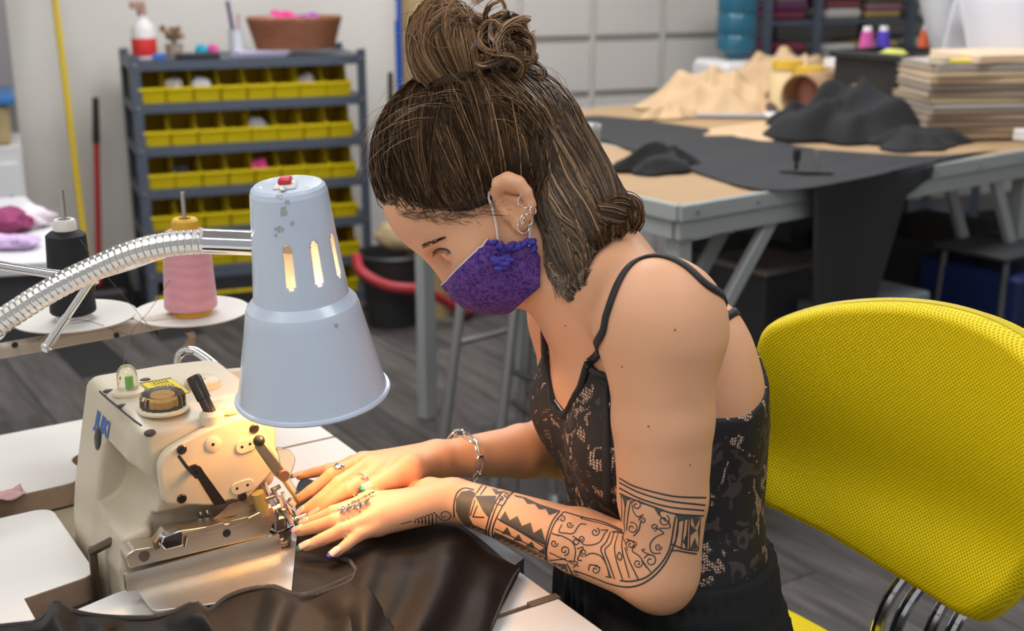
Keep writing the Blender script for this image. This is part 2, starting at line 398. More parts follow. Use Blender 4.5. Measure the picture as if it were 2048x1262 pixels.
mb = MB(); mb.lathe([(.0468, .01), (.0475, .012), (.0475, .075), (.0468, .077)], c, n=20); obj('label_band', mb, mat('red_label', (.7, .03, .03), .5), bt)
mb = MB(); mb.lathe([(0, .163), (.018, .163), (.019, .185), (0, .187)], c, n=12); mb.box(c+V(-.014, 0, .2), (.06, .022, .028), [EW, MW, V(0, 0, 1)], .005); obj('trigger_cap', mb, mat('tan_cap', (.45, .28, .22), .5), bt)
fl = thing('dried_flowers', rk(.19, .18, ZT_), 'small bunch of dried brown flowers on top of the rack', 'flowers'); c = rk(.19, .18, ZT_); mb = MB(); mb.lathe([(0, 0), (.03, 0), (.036, .05), (.03, .05)], c, n=16); obj('pot', mb, mat('beige_pot', (.4, .33, .25), .7), fl)
for i in range(16):
    d = nrm(V(random.gauss(0, .6), random.gauss(0, .6), 1)); p = c+V(0, 0, .05); e = p+d*random.uniform(.03, .075); mb = MB(); mb.tube([p, e], .0015, 5); mb.ell(e, (.012, .012, .01), None, 8, 6); obj('flower_head', mb, mat('dried_%d' % (i % 3), ((.25, .14, .06), (.38, .26, .14), (.16, .1, .05))[i % 3], .9), fl)
for x, col, lab in ((.285, (.02, .45, .6), 'turquoise ball of yarn on top of the rack'), (.33, (.75, .12, .38), 'pink ball of yarn on top of the rack')):
    mb = MB(); c = rk(x, .12, ZT_+.026); mb.ell(c, (.023, .023, .023), None, 16, 12)
    for q in range(9):
        nn = nrm(np.array([random.gauss(0, 1) for _ in range(3)])); u = nrm(np.cross(nn, V(.3, .5, .8))); v = np.cross(nn, u); mb.tube([c+(u*math.cos(a)+v*math.sin(a))*.0232 for a in np.linspace(0, 6.283, 18, endpoint=False)], .0016, 5, closed=True)
    tag(obj('yarn_ball', mb, mat('yarn%.2f' % x, col, .9)), lab, 'yarn')
mb = MB(); mb.box(rk(.115, .05, ZT_+.012), (.05, .03, .024), [EW, MW, V(0, 0, 1)], .004); tag(obj('tape_box', mb, mat('blue_box', (.04, .16, .5), .5)), 'small blue box in front of the spray bottle on the rack', 'box')
mb = MB(); mb.box(rk(.26, .06, ZT_+.010), (.16, .10, .02), [EW, MW, V(0, 0, 1)], .003); tag(obj('black_tray', mb, mat('black_tray', (.02, .02, .022), .5)), 'flat black tray along the front of the rack top', 'tray')
pp = MB(); 
for i in range(5): pp.box(rk(.50+.004*i, .13-.003*i, ZT_+.002+.004*i), (.20, .16, .0034), [EW, MW, V(0, 0, 1)])
tag(obj('paper_pile', pp, mat('lavender_paper', (.62, .58, .75), .7)), 'thin pile of lavender paper in front of the wicker basket', 'paper')
sp = thing('pen_pot', rk(.43, .17, ZT_+.02), 'pale glass pot holding a dark purple pen on the rack', 'pot'); mb = MB(); mb.lathe([(0, 0), (.027, 0), (.030, .10), (.027, .10), (.025, .004), (0, .004)], rk(.43, .17, ZT_+.0), n=20); obj('pot_wall', mb, mat('pale_glass', (.62, .66, .70), .2), sp)
mb = MB(); mb.cyl(rk(.43, .17, ZT_+.01), rk(.405, .17, ZT_+.21), .008, n=10); obj('pen', mb, mat('purple_pen', (.07, .05, .16), .4), sp); mb = MB(); mb.cyl(rk(.44, .175, ZT_+.01), rk(.445, .175, ZT_+.16), .006, n=10); obj('pen', mb, mat('pink_pen', (.6, .35, .33), .4), sp)
# wicker basket
bc = rk(.665, .16, ZT_+.021); bk_ = thing('wicker_basket', bc, 'reddish brown oval wicker basket on top of the rack', 'basket'); wk = mat('wicker', (.27, .095, .04), .6, var=.35, vscale=60); wk2 = mat('wicker_rim', (.42, .18, .08), .6, var=.3, vscale=60)
def oval(t, z): f = .80+.20*z/.13; return bc+EW*.19*f*math.cos(t)+MW*.115*f*math.sin(t)+V(0, 0, z)
for i in range(11):
    mb = MB(); z = .006+i*.0115; mb.tube([oval(t, z)+(EW*math.cos(t)+MW*math.sin(t))*.003*math.cos(t*22+math.pi*i) for t in np.linspace(0, 2*math.pi, 132, endpoint=False)], .0058, 5, closed=True); obj('wicker_band', mb, wk if i < 10 else wk2, bk_)
mb = MB()
for i in range(44): t = 2*math.pi*i/44; mb.tube([oval(t, 0), oval(t, .07), oval(t, .128)], .003, 5)
obj('stakes', mb, wk2, bk_)['kind'] = 'stuff'
mb = MB(); mb.add([oval(t, .004) for t in np.linspace(0, 2*math.pi, 32, endpoint=False)], [tuple(range(32))]); obj('basket_floor', mb, wk, bk_, solid=.004)
for i, (x, col, lab, r_) in enumerate(((.62, (.78, .06, .28), 'hot pink cloth bundled in the wicker basket', .06), (.72, (.45, .12, .45), 'purple cloth bundled in the wicker basket', .05), (.55, (.5, .3, .3), 'dusty rose cloth at the left of the wicker basket', .05))):
    mb = MB(); blob(mb, rk(x, .16, ZT_+.125-.01*i), (r_, .05, .045), 40+i, .3); tag(obj('cloth_bundle', mb, mat('bundle%d' % i, col, .85)), lab, 'cloth')
# ------------------------------------------------------------------ poles and tubes by the wall
def pole(name, a, b, r, m, label, cat='pole', n=12, z0=0.0):
    a = np.asarray(a, float); b = np.asarray(b, float); d = (b-a)/(b[2]-a[2]); p0 = a+d*(z0-a[2]); return p0, d
A, B = at(168, 475, 4.80), at(110, 0, 4.96); d = (B-A)/(B[2]-A[2]); p0 = A-d*(A[2]-.004); p1 = p0+d*1.68
r = thing('broom', p0, 'tall yellow broom pole leaning against the white wall', 'broom'); mb = MB(); mb.cyl(p0+d*.10, p1, .0125); obj('pole', mb, mat('yellow_pole', (.70, .50, .012), .4), r); mb = MB(); mb.box(p0+V(0, 0, .09), (.26, .05, .05), [EW, MW, V(0, 0, 1)], .01); obj('broom_head', mb, mat('black_plastic', (.02, .02, .02), .5), r); mb = MB()
for i in range(40): x = (i % 20-9.5)*.0125; mb.cyl(p0+EW*x+MW*(.012*(i//20)*2-.012)+V(0, 0, .0), p0+EW*x*.95+MW*(.01*(i//20)*2-.01)+V(0, 0, .07), .004, n=5)
obj('bristles', mb, mat('bristle', (.5, .36, .02), .8), r)['kind'] = 'stuff'
c0 = at(196, 585, 4.9); c0[2] = 0; c1 = at(191, 195, 4.98)
r = thing('dustpan', c0, 'upright dustpan with a red pole and black grip by the wall', 'dustpan'); u = (c1-c0); mb = MB(); mb.cyl(c0+u*.12, c0+u*.80, .012); obj('pole', mb, mat('red_pole', (.48, .03, .03), .35), r); mb = MB(); mb.cyl(c0+u*.79, c0+u, .015, .012); obj('grip', mb, mat('black_grip', (.02, .02, .02), .6), r)
mb = MB(); mb.box(c0+V(0, 0, .045), (.27, .20, .012), [EW, nrm(MW+V(0, 0, .12)), nrm(V(0, 0, 1)-MW*.12)], .004); mb.box(c0+MW*.10+V(0, 0, .08), (.27, .015, .13), [EW, MW, V(0, 0, 1)], .004); mb.box(c0+EW*.13+V(0, 0, .07), (.012, .2, .07), [EW, MW, V(0, 0, 1)], .003); mb.box(c0-EW*.13+V(0, 0, .07), (.012, .2, .07), [EW, MW, V(0, 0, 1)], .003); obj('pan', mb, mat('black_plastic', (.02, .02, .02), .5), r)
A = at(797, 165, 5.02); B = at(795, 0, 5.06); p0 = A.copy(); p0[2] = 0; p0 += V(.02, -.12, 0); p1 = B+(B-A)*.4
r = thing('mop', p0, 'bright blue mop pole with a white label standing by the tan tube', 'mop'); mb = MB(); mb.cyl(p0+V(0, 0, .06), p1, .0165); obj('pole', mb, mat('blue_pole', (.01, .10, .55), .4), r); mb = MB(); q = B*.86+A*.14; mb.cyl(q-nrm(B-A)*.035, q+nrm(B-A)*.045, .0172); obj('label', mb, mat('white_plastic', (.8, .78, .76), .4), r); mb = MB(); mb.lathe([(0, 0), (.10, 0), (.09, .03), (.03, .07), (0, .07)], p0+V(0, 0, 0), n=20); obj('mop_head', mb, mat('mop_grey', (.3, .3, .3), .9), r)
A = at(781, 160, 5.0); p0 = V(A[0]-.01, A[1]-.06, 0); r = thing('squeegee', p0, 'thin black handle standing left of the blue mop pole', 'squeegee'); mb = MB(); mb.cyl(p0+V(0, 0, .02), A*.94+p0*.06, .006, n=10); obj('rod', mb, mat('dark_rod', (.05, .05, .05), .4), r); mb = MB(); mb.cyl(A*.85+p0*.15, A+V(0, 0, .03), .012, .010); obj('grip', mb, mat('black_grip', (.02, .02, .02), .6), r); mb = MB(); mb.box(p0+V(0, 0, .012), (.25, .03, .024), [EW, MW, V(0, 0, 1)], .004); obj('blade', mb, mat('black_plastic', (.02, .02, .02), .5), r)
p0 = at(851, 200, 4.85); p0[2] = 0; kraft = mat('kraft_paper', (.50, .335, .18), .8, var=.08, vscale=12); mb = MB(); mb.lathe([(.085, 0), (.085, 1.75), (.06, 1.75), (.06, 0), (.085, 0)], p0, n=32); tag(obj('cardboard_tube', mb, mat('tan_tube', (.47, .345, .17), .7, var=.05)), 'thick tan cardboard tube standing behind the woman, beside the blue mop', 'tube')
p0 = at(786, 590, 4.72); p0[2] = 0; r = thing('waste_bin', p0, 'black waste bin with a red hose over it, right of the rack', 'bin'); mb = MB(); mb.lathe([(0, 0), (.10, 0), (.125, .27), (.135, .28), (.125, .29), (.115, .27), (.095, .01), (0, .01)], p0, n=28); obj('bin_wall', mb, mat('black_plastic', (.02, .02, .02), .5), r); mb = MB(); mb.tube(spline([p0+V(-.13, -.06, .28), p0+V(-.10, -.14, .24), p0+V(0, -.155, .19), p0+V(.14, -.12, .16), p0+V(.26, .0, .05), p0+V(.3, .1, .02)], 8), .020, 10); obj('hose', mb, mat('red_hose', (.42, .03, .04), .4), r)
q0 = p0+V(.05, .02, .28); mb = MB(); blob(mb, q0+V(-.02, 0, .06), (.09, .06, .06), 5, .2); tag(obj('sawdust_bag', mb, mat('tan_bag', (.42, .31, .17), .8)), 'tan bag resting on top of the black waste bin', 'bag')
# ------------------------------------------------------------------ left: cabinet, tote, far table
gx = V(.93, .36, 0); gy = V(-.36, .93, 0); c = at(-40, 420, 4.75); r = thing('drawer_cabinet', V(c[0], c[1], 0), 'white drawer cabinet with a grey knob at the left edge', 'cabinet'); zt = at(0, 292, 4.62)[2]; AX = [gx, gy, V(0, 0, 1)]
cc = V(*(at(48, 350, 4.62)[:2]), 0)-gx*.25+gy*.2; mb = MB(); mb.box(cc+V(0, 0, zt/2), (.50, .40, zt), AX, .004); obj('carcass', mb, mat('white_laminate', (.72, .72, .72), .4), r)
for k in range(3):
    mb = MB(); zz = zt-.17-k*.24; mb.box(cc-gy*.205+V(0, 0, zz), (.47, .016, .22), AX, .003); dw = obj('drawer', mb, mat('white_drawer', (.76, .76, .76), .4), r); mb = MB(); mb.ell(cc-gy*.222+gx*.20+V(0, 0, zz-.02), (.014, .014, .014), None, 12, 8); obj('knob', mb, mat('grey_knob', (.25, .26, .27), .4), dw)
r = thing('storage_tote', cc+V(0, 0, zt+.001), 'storage tote with a bright blue lid on the white cabinet', 'tote'); mb = MB(); mb.box(cc+V(0, 0, zt+.075), (.44, .34, .145), AX, .01); obj('tub', mb, mat('tote_beige', (.42, .32, .16), .5, var=.3, vscale=10), r); mb = MB(); mb.box(cc+V(0, 0, zt+.165), (.49, .38, .035), AX, .008); obj('lid', mb, mat('blue_lid', (.05, .19, .50), .4), r)
mb = MB(); blob(mb, cc+V(-.04, 0, zt+.27), (.17, .13, .09), 9, .2); tag(obj('bag', mb, mat('black_bag', (.012, .012, .014), .7)), 'black soft bag on the blue-lidded tote', 'bag')
wt = mat('white_laminate_top', (.70, .70, .71), .35); r = thing('side_table', onz(-60, 500, .0)*0+V(*onz(-60, 480, .75)[:2], 0), 'white-topped machine table behind the thread stand', 'table')
pl = [onz(x, y, .75) for x, y in ((-420, 430), (50, 392), (105, 440), (160, 505), (158, 520), (-420, 552))]; mb = MB(); mb.prism(pl, (0, 0, -.028)); obj('table_top', mb, wt, r, bevel=.002); ce = sum(pl)/len(pl)
mb = MB(); mb.prism([p*.9+ce*.1+V(0, 0, -.029-.1*(p[2]-ce[2])) for p in pl], (0, 0, -.17)); obj('apron', mb, mat('dark_apron', (.055, .057, .062), .5), r)
for p in (pl[4]+V(-.62, .05, 0), pl[4]+V(-.9, .1, 0), pl[1]+V(-.8, -.1, 0)):
    q = p*.85+ce*.15; mb = MB(); mb.box(V(q[0], q[1], .28), (.05, .05, .56), None, .004); obj('leg', mb, mat('dark_steel', (.07, .07, .075), .4, .5), r)
for i, (x, y, col, rad, lab) in enumerate(((15, 462, (.26, .04, .12), (.07, .05, .03), 'crimson printed cloth on the white side table'), (20, 496, (.55, .40, .62), (.06, .04, .018), 'lilac cloth scrap on the white side table'), (62, 452, (.72, .60, .64), (.06, .05, .025), 'pale pink cloth on the white side table'))):
    mb = MB(); blob(mb, onz(x, y, .752)+V(0, 0, rad[2]*.8), rad, 20+i, .3); tag(obj('cloth_scrap', mb, mat('scrapcloth%d' % i, col, .85, var=.4, vscale=25)), lab, 'cloth')
mb = MB(); mb.box(onz(230, 600, .30)*[1, 1, 0]+V(.06, 1.0, .10), (.34, .26, .20), AX, .01); tag(obj('plastic_crate', mb, mat('black_plastic', (.02, .02, .02), .5)), 'black plastic crate on the floor under the thread stand', 'crate')
# ------------------------------------------------------------------ cutting tables and what lies on them
E1 = V(.8, .6, 0); E2 = V(-.6, .8, 0); C1 = V(.374, 2.74, 0); ZC = .86
def ct(a, b, z): return C1+E1*a+E2*b+V(0, 0, z)
CAX = [E1, E2, V(0, 0, 1)]
gm = mat('table_grey_steel', (.40, .43, .42), .45, .2, var=.04); board = mat('tan_board', (.38, .245, .125), .7, var=.12, vscale=10, stretch=(1, 8, 1))
def cutting_table(name, label, a0, a1, b1, legs, braces):
    r = thing(name, ct((a0+a1)/2, b1/2, 0), label, 'table')
    mb = MB(); mb.box(ct((a0+a1)/2, b1/2, ZC-.010), (a1-a0-.012, b1-.012, .018), CAX); obj('table_top', mb, board, r)
    for bb, nm in ((0, 'front_rail'), (b1, 'back_rail')):
        mb = MB(); sg = 1 if bb == 0 else -1; mb.box(ct((a0+a1)/2, bb, ZC-.020), (a1-a0, .012, .040), CAX, .003); mb.box(ct((a0+a1)/2, bb+sg*.016, ZC-.062), (a1-a0-.02, .020, .046), CAX, .002); obj(nm, mb, gm, r)
    for aa in (a0, a1):
        mb = MB(); sg = 1 if aa == a0 else -1; mb.box(ct(aa, b1/2, ZC-.020), (.012, b1-.013, .040), CAX, .003); mb.box(ct(aa+sg*.016, b1/2, ZC-.062), (.020, b1-.06, .046), CAX, .002); obj('side_rail', mb, gm, r)
    for (a, b) in legs: mb = MB(); mb.box(ct(a, b, (ZC-.04)/2), (.045, .045, ZC-.04), CAX, .004); obj('leg', mb, gm, r)
    for (a, z, a2, z2, b) in braces: mb = MB(); p, q = ct(a, b, z), ct(a2, b, z2); mb.box((p+q)/2, (np.linalg.norm(q-p), .022, .036), [nrm(q-p), E2, np.cross(nrm(q-p), E2)], .003); obj('brace', mb, gm, r)
    mb = MB()
    for aa in np.arange(a0+.05, a1, .2): mb.cyl(ct(aa, -.006, ZC-.02), ct(aa, -.010, ZC-.02), .006, n=8)
    obj('rivets', mb, mat('zinc', (.45, .47, .5), .35, .9), r)['kind'] = 'stuff'
    return r
cutting_table('cutting_table', 'grey steel cutting table with tan top, nearer of the two behind the woman', 0, .475, 1.18, ((.05, .05), (.05, 1.13), (.43, 1.13)), ((.36, .80, .07, .42, .035), (.36, .80, .07, .42, .16)))
cutting_table('cutting_table', 'long grey steel cutting table at the right, carrying the folder stack', .69, 2.5, 1.5, ((1.47, .06), (2.44, .06), (.74, 1.44), (2.44, 1.44)), ((1.27, .80, 1.455, .48, .035), (1.22, .80, 1.45, .40, .16)))
blk = mat('black_knit', (.017, .018, .020), .85, sheen=.03, bump=.3, bscale=300)
def zonc(x, y, dz=.003): return onz(x, y, ZC+dz)
top_px = [(1125, 243), (1215, 233), (1480, 268), (1600, 293), (1700, 304), (1860, 312), (2000, 300)]; bot_px = [(1150, 256), (1235, 290), (1350, 328), (1480, 372), (1588, 379), (1740, 353), (1862, 326)]
def res(pl, n): S = spline([V(x, y, 0) for x, y in pl], 10); s_ = np.linspace(0, len(S)-1, n); return np.array([[np.interp(q, range(len(S)), S[:, 0]), np.interp(q, range(len(S)), S[:, 1])] for q in s_])
Tt, Bb = res(top_px, 60), res(bot_px, 60); G = []
for j in range(22):
    w = j/21; G.append([zonc(*(Tt[i]*(1-w)+Bb[i]*w), .004+.0015*math.sin(i*.7+w*5)) for i in range(60)])
# front part drops over the edge between the tables
for k in range(1, 9):
    row = []
    for i in range(60):
        p = G[21][i].copy(); f = np.clip(((p-C1)@E1-.40)/.06, 0, 1); drop = f*(.33*np.clip((.80-(p-C1)@E1)/.10, .0, 1)+.02+.05*np.clip((.98-(p-C1)@E1)/.2, 0, 1)); b_ = (p-C1)@E2
        q = p.copy(); q += E2*(-.016-b_)*f*min(1, k/1.5)*(1 if b_ < .25 else 0); q[2] -= drop*(k/8)*(1 if b_ < .25 else 0)+.0001*k; q += E2*.006*math.sin(i*1.1)*f*(k/8); row.append(q)
    G.append(row)
mb = MB(); mb.grid(G); tag(obj('fabric_length', mb, blk, solid=.003, recalc=False), 'long black knit fabric laid across both cutting tables, hanging between them', 'fabric')
def heap(name, label, cat, cxy, rx, ry, h, seed, m, z0=ZC+.004, ang=None, ridg=6, n=44, group=None, e1=E1, e2=E2):
    R_ = np.random.default_rng(seed); ph = R_.uniform(0, 6.28, 12); k = R_.uniform(.6, 1.4, 12); G = []
    for i in range(n):
        row = []
        for j in range(n):
            u = 2*i/(n-1)-1; v = 2*j/(n-1)-1; s_ = u*math.sqrt(1-v*v/2); t_ = v*math.sqrt(1-u*u/2); rr = math.hypot(s_, t_); an = math.atan2(t_, s_)
            edge = 1+.16*math.sin(3*an+ph[0])+.10*math.sin(5*an+ph[1])+.05*math.sin(9*an+ph[2])
            f = max(0, 1-rr**2.2); q = 1-math.sqrt(math.sin(ridg*.5*k[3]*s_+2.2*k[4]*t_+ph[3]+.8*math.sin(3*t_+ph[4]))**2+.05); q2 = 1-math.sqrt(math.sin(ridg*.8*k[5]*t_-2*s_+ph[5]+.9*math.sin(4*s_+ph[6]))**2+.05)
            z = h*f*(.42+.46*q+.26*q2)+.004*f; row.append(np.asarray(cxy)*[1, 1, 0]+e1*s_*rx*edge+e2*t_*ry*edge+V(0, 0, z0+z))
        G.append(row)
    mb = MB(); mb.grid(G); o = obj(name, mb, m, solid=.002, angle=70, recalc=False); return tag(o, label, cat, group)
kr = mat('kraft_sheet', (.55, .375, .21), .75, var=.10, vscale=9); kr2 = mat('kraft_dark', (.36, .22, .11), .75, var=.1, vscale=9)
heap('kraft_paper', 'crumpled tan kraft paper heaped on the far left of the cutting tables', 'paper', onz(1425, 218, ZC), .22, .22, .16, 3, kr, ridg=8)
heap('kraft_paper', 'crumpled tan kraft paper in front of the blue water jug', 'paper', onz(1570, 195, ZC), .26, .26, .21, 8, kr, ridg=8)
heap('kraft_paper', 'small curled kraft paper offcut lying before the tan heap', 'paper', onz(1335, 235, ZC), .10, .07, .05, 5, kr, ridg=4)
heap('kraft_paper', 'flat tan kraft sheet under the black garments', 'paper', onz(1560, 262, ZC), .30, .14, .03, 12, kr, ridg=4)
for i, (px, py, w, d, col, lab) in enumerate(((1490, 232, .34, .16, (.36, .35, .36), 'grey cutting mat edge under the kraft heap'), (1590, 240, .20, .10, (.74, .71, .68), 'white card sheet by the grey mat at the brown cloth'))):
    mb = MB(); mb.box(onz(px, py, ZC)+V(0, 0, .008+.008*i), (w, d, .006), [nrm(V(.97, -.1, 0)), nrm(V(.1, .97, 0)), V(0, 0, 1)], .001); tag(obj('sheet', mb, mat('sheet%d' % i, col, .6)), lab, 'sheet')
brown = mat('brown_cloth', (.075, .045, .035), .85, sheen=.1); bk2 = mat('black_jersey', (.0065, .0068, .0075), .85, sheen=.03, bump=.3, bscale=400)
heap('brown_cloth', 'dark brown cloth bunched between kraft paper and black garments', 'cloth', onz(1580, 222, ZC), .12, .12, .13, 21, brown, ridg=5)
heap('black_garment', 'big pile of black jersey garments on the black fabric', 'garment', onz(1690, 272, ZC), .24, .20, .19, 31, bk2, ridg=9)
heap('black_garment', 'low tail of black jersey at the right of the big pile', 'garment', onz(1830, 290, ZC), .16, .12, .06, 33, bk2, ridg=6)
heap('black_garment', 'left shoulder of the black jersey pile near the flat kraft sheet', 'garment', onz(1590, 262, ZC), .12, .10, .10, 38, bk2, ridg=5)
heap('black_garment', 'small crumpled black garment alone on the tan table corner', 'garment', onz(1318, 340, ZC), .125, .075, .075, 44, bk2, ridg=6)
heap('pink_cloth', 'pale pink cloth poking out behind the black garments', 'cloth', onz(1685, 226, ZC), .07, .06, .13, 51, mat('pink_cloth', (.72, .48, .58), .8), ridg=4)
# kraft roll, pin cushion, black crate
A = onz(1735, 262, ZC)+V(0, 0, .072)+E2*.06; B = A+nrm(E1*.95+E2*.35)*.62; ax = nrm(B-A); mb = MB(); mb.lathe([(.066, 0), (.068, .6), (.062, .6), (.060, 0), (.066, 0)], A, ax, 36); tag(obj('kraft_roll', mb, mat('kraft_roll', (.55, .37, .20), .7, var=.06, vscale=6)), 'loose roll of tan kraft paper beside the folder stack', 'roll')
mb = MB(); mb.lathe([(.075, 0), (.075, .5), (.07, .5), (.07, 0), (.075, 0)], A+E2*.20+V(0, 0, .012)-E1*.02, nrm(E1*.97+E2*.2), 36); tag(obj('kraft_roll', mb, kr2), 'dark brown paper roll lying behind the tan roll', 'roll')
pc = onz(1737, 190, ZC)+V(0, 0, .115); r = thing('pin_cushion', pc, 'yellow ball pin cushion standing on the kraft roll', 'pin cushion'); mb = MB(); mb.ell(pc+V(0, 0, .028), (.028, .028, .026), None, 16, 10); obj('ball', mb, mat('yellow_ball', (.75, .50, .03), .7), r); mb = MB(); mb.cyl(pc-V(0, 0, .05), pc+V(0, 0, .01), .012, .008); obj('stem', mb, kr, r)
def crate(name, label, c, w, d, h, m, ax, z0, th=.008):
    mb = MB(); c = np.asarray(c)*[1, 1, 0]
    for s_ in (-1, 1):
        mb.box(c+ax[0]*s_*(w/2-th/2)+V(0, 0, z0+h/2), (th, d, h), ax); mb.box(c+ax[1]*s_*(d/2-th/2)+V(0, 0, z0+h/2), (w-2*th, th, h), ax); mb.box(c+ax[0]*s_*(w/2+.006)+V(0, 0, z0+h-.012), (.016, d+.028, .022), ax, .003); mb.box(c+ax[1]*s_*(d/2+.006)+V(0, 0, z0+h-.012), (w+.028, .016, .022), ax, .003)
    mb.box(c+V(0, 0, z0+th/2), (w-2*th, d-2*th, th), ax); return tag(obj(name, mb, m), label, 'crate')
cp = at(1795, 150, 4.15); crate('plastic_crate', 'low black plastic crate behind the kraft roll and folders', cp, .32, .26, ZC+.235-.004-ZC, mat('black_plastic', (.02, .02, .02), .5), CAX, ZC+.004)
mb = MB(); blob(mb, cp*[1, 1, 0]+V(-.02, 0, ZC+.21), (.06, .05, .025), 61, .3); tag(obj('cloth_scrap', mb, mat('lime_scrap', (.55, .55, .12), .8)), 'lime green scrap lying in the black crate', 'cloth')
# folder stack
z = ZC+.007; R_ = np.random.default_rng(4); cols = [(.34, .235, .15), (.40, .30, .19), (.25, .175, .12), (.36, .26, .17), (.28, .21, .165), (.50, .46, .42), (.56, .42, .24), (.33, .25, .18), (.24, .19, .155), (.60, .44, .27), (.66, .49, .32), (.42, .36, .31)]
names = ['lowest', 'second lowest', 'third lowest', 'fourth lowest', 'fifth lowest', 'sixth lowest', 'sixth highest', 'fifth highest', 'fourth highest', 'third highest', 'second highest', 'topmost']
base = onz(1845, 286, ZC); fa_ = nrm(V(.97, .10, 0)); fb_ = V(-fa_[1], fa_[0], 0)
for i in range(12):
    th = float(R_.uniform(.012, .022)); off = .035*i/12+float(R_.uniform(-.012, .012)); rot = float(R_.uniform(-.05, .05)); ax = [nrm(fa_+fb_*rot), nrm(fb_-fa_*rot), V(0, 0, 1)]; c = base*[1, 1, 0]+fa_*(.235+off*.6)+fb_*.18+V(0, 0, z+th/2)
    rt = thing('pattern_folder', c-V(0, 0, th/2), 'card pattern folder, %s of the stack on the right table' % names[i], 'folder', 'stacked pattern folders'); m = mat('folder%d' % i, cols[i], .7, var=.08); mb = MB(); mb.box(c+V(0, 0, th/2-.0015), (.46, .34, .003), ax); mb.box(c-V(0, 0, th/2-.0015), (.46, .34, .003), ax); mb.box(c+ax[0]*.0-ax[1]*.168, (.46, .004, th), ax); obj('cover', mb, m, rt)
    mb = MB(); mb.box(c, (.452, .32, th-.0065), ax); obj('sheets', mb, mat('folder_sheets', (.58, .50, .40), .8, var=.2, vscale=60, stretch=(1, 1, 40)), rt); z += th+.0006
mb = MB(); q = base*[1, 1, 0]+fa_*.13+fb_*.05+V(0, 0, z+.006); mb.box(q, (.17, .035, .010), [fa_, fb_, V(0, 0, 1)], .003); tag(obj('ruler', mb, mat('lime_ruler', (.62, .55, .03), .4)), 'lime yellow ruler lying on the folder stack', 'ruler')
mb = MB(); mb.lathe([(.03, 0), (.03, .02), (.018, .02), (.018, 0), (.03, 0)], base*[1, 1, 0]+fa_*.045+fb_*.04+V(0, 0, z+.001), n=20); tag(obj('tape_roll', mb, mat('cream_tape', (.70, .60, .42), .6)), 'cream tape roll at the left end of the folder stack', 'tape')
mb = MB(); q = base*[1, 1, 0]+fa_*.26+fb_*.14+V(0, 0, z+.014); mb.box(q, (.28, .24, .026), [nrm(fa_+fb_*.2), nrm(fb_-fa_*.2), V(0, 0, 1)], .003); tag(obj('paper_pad', mb, mat('peach_paper', (.74, .53, .36), .7)), 'peach paper pad lying on top of the folders', 'paper')
mb = MB(); q = onz(2040, 282, ZC)+V(.06, 0, .02); mb.box(q, (.14, .10, .035), CAX, .004); tag(obj('white_box', mb, mat('white_plastic', (.8, .78, .76), .4)), 'small white box at the right edge before the folders', 'box')
# clamp
q = onz(1612, 345, ZC+.008); r = thing('clamp_plate', q, 'dark steel clamp plate with two bolts on the black fabric', 'clamp'); mb = MB(); mb.box(q+V(0, 0, .004), (.13, .035, .006), [nrm(V(.97, -.2, 0)), nrm(V(.2, .97, 0)), V(0, 0, 1)], .001); obj('plate', mb, mat('dark_steel2', (.10, .09, .085), .4, .7), r)
for s_, h in ((-.025, .05), (.025, .05)):
    mb = MB(); b0 = q+V(.97, -.2, 0)*s_+V(0, 0, .007); mb.cyl(b0, b0+V(0, 0, h*.5), .005); mb.cyl(b0+V(0, 0, h*.45), b0+V(0, 0, h), .010); obj('bolt', mb, mat('dark_bolt' if s_ < 0 else 'bright_bolt', (.05, .05, .055) if s_ < 0 else (.35, .35, .36), .35, .8), r)
# ------------------------------------------------------------------ far right background
def wl(px, d): # point on the floor line of a plane parallel to the back wall, d in front of it
    return onpl(px, 300, SL+MW*(.5-d), MW)*[1, 1, 0]
WAX = [EW, MW, V(0, 0, 1)]
L0, R0 = wl(895, .40), wl(1432, .40); wdt = np.linalg.norm(R0-L0); cab = thing('glass_cabinet', (L0+R0)/2+MW*.17, 'tall grey cabinet with frosted glass doors against the back wall', 'cabinet'); cm = mat('cabinet_grey', (.50, .475, .43), .5); H_ = 1.62
mb = MB(); mb.box((L0+R0)/2+MW*.33+V(0, 0, H_/2), (wdt, .012, H_), WAX); obj('back_panel', mb, mat('cabinet_back', (.45, .44, .40), .6), cab)
for f in (0, .25, .51, .77, 1): mb = MB(); p = L0*(1-f)+R0*f; mb.box(p+MW*.16+V(0, 0, H_/2), (.028, .32, H_), WAX); obj('divider', mb, cm, cab)
for zz in (.02, .45, .80, 1.04, H_): mb = MB(); mb.box((L0+R0)/2+MW*.17+V(0, 0, zz), (wdt, .31, .024), WAX); obj('cabinet_shelf', mb, cm, cab)
fro = mat('frosted_glass', (.86, .82, .76), .40, trans=.42, spec=.35)
fs = (0, .25, .51, .77, 1)
for i in range(4):
    for z0, z1 in ((.034, .436), (.464, .786), (.814, 1.026), (1.054, 1.606)):
        p = L0*(1-(fs[i]+fs[i+1])/2)+R0*(fs[i]+fs[i+1])/2; w = wdt*(fs[i+1]-fs[i])-.030; mb = MB(); mb.box(p-MW*.004+V(0, 0, (z0+z1)/2), (w, .005, z1-z0), WAX); obj('pane', mb, fro, cab)
k = 0; pc_ = [(.50, .56, .42), (.62, .62, .60), (.30, .36, .44), (.55, .50, .40), (.66, .66, .62), (.42, .46, .40)]
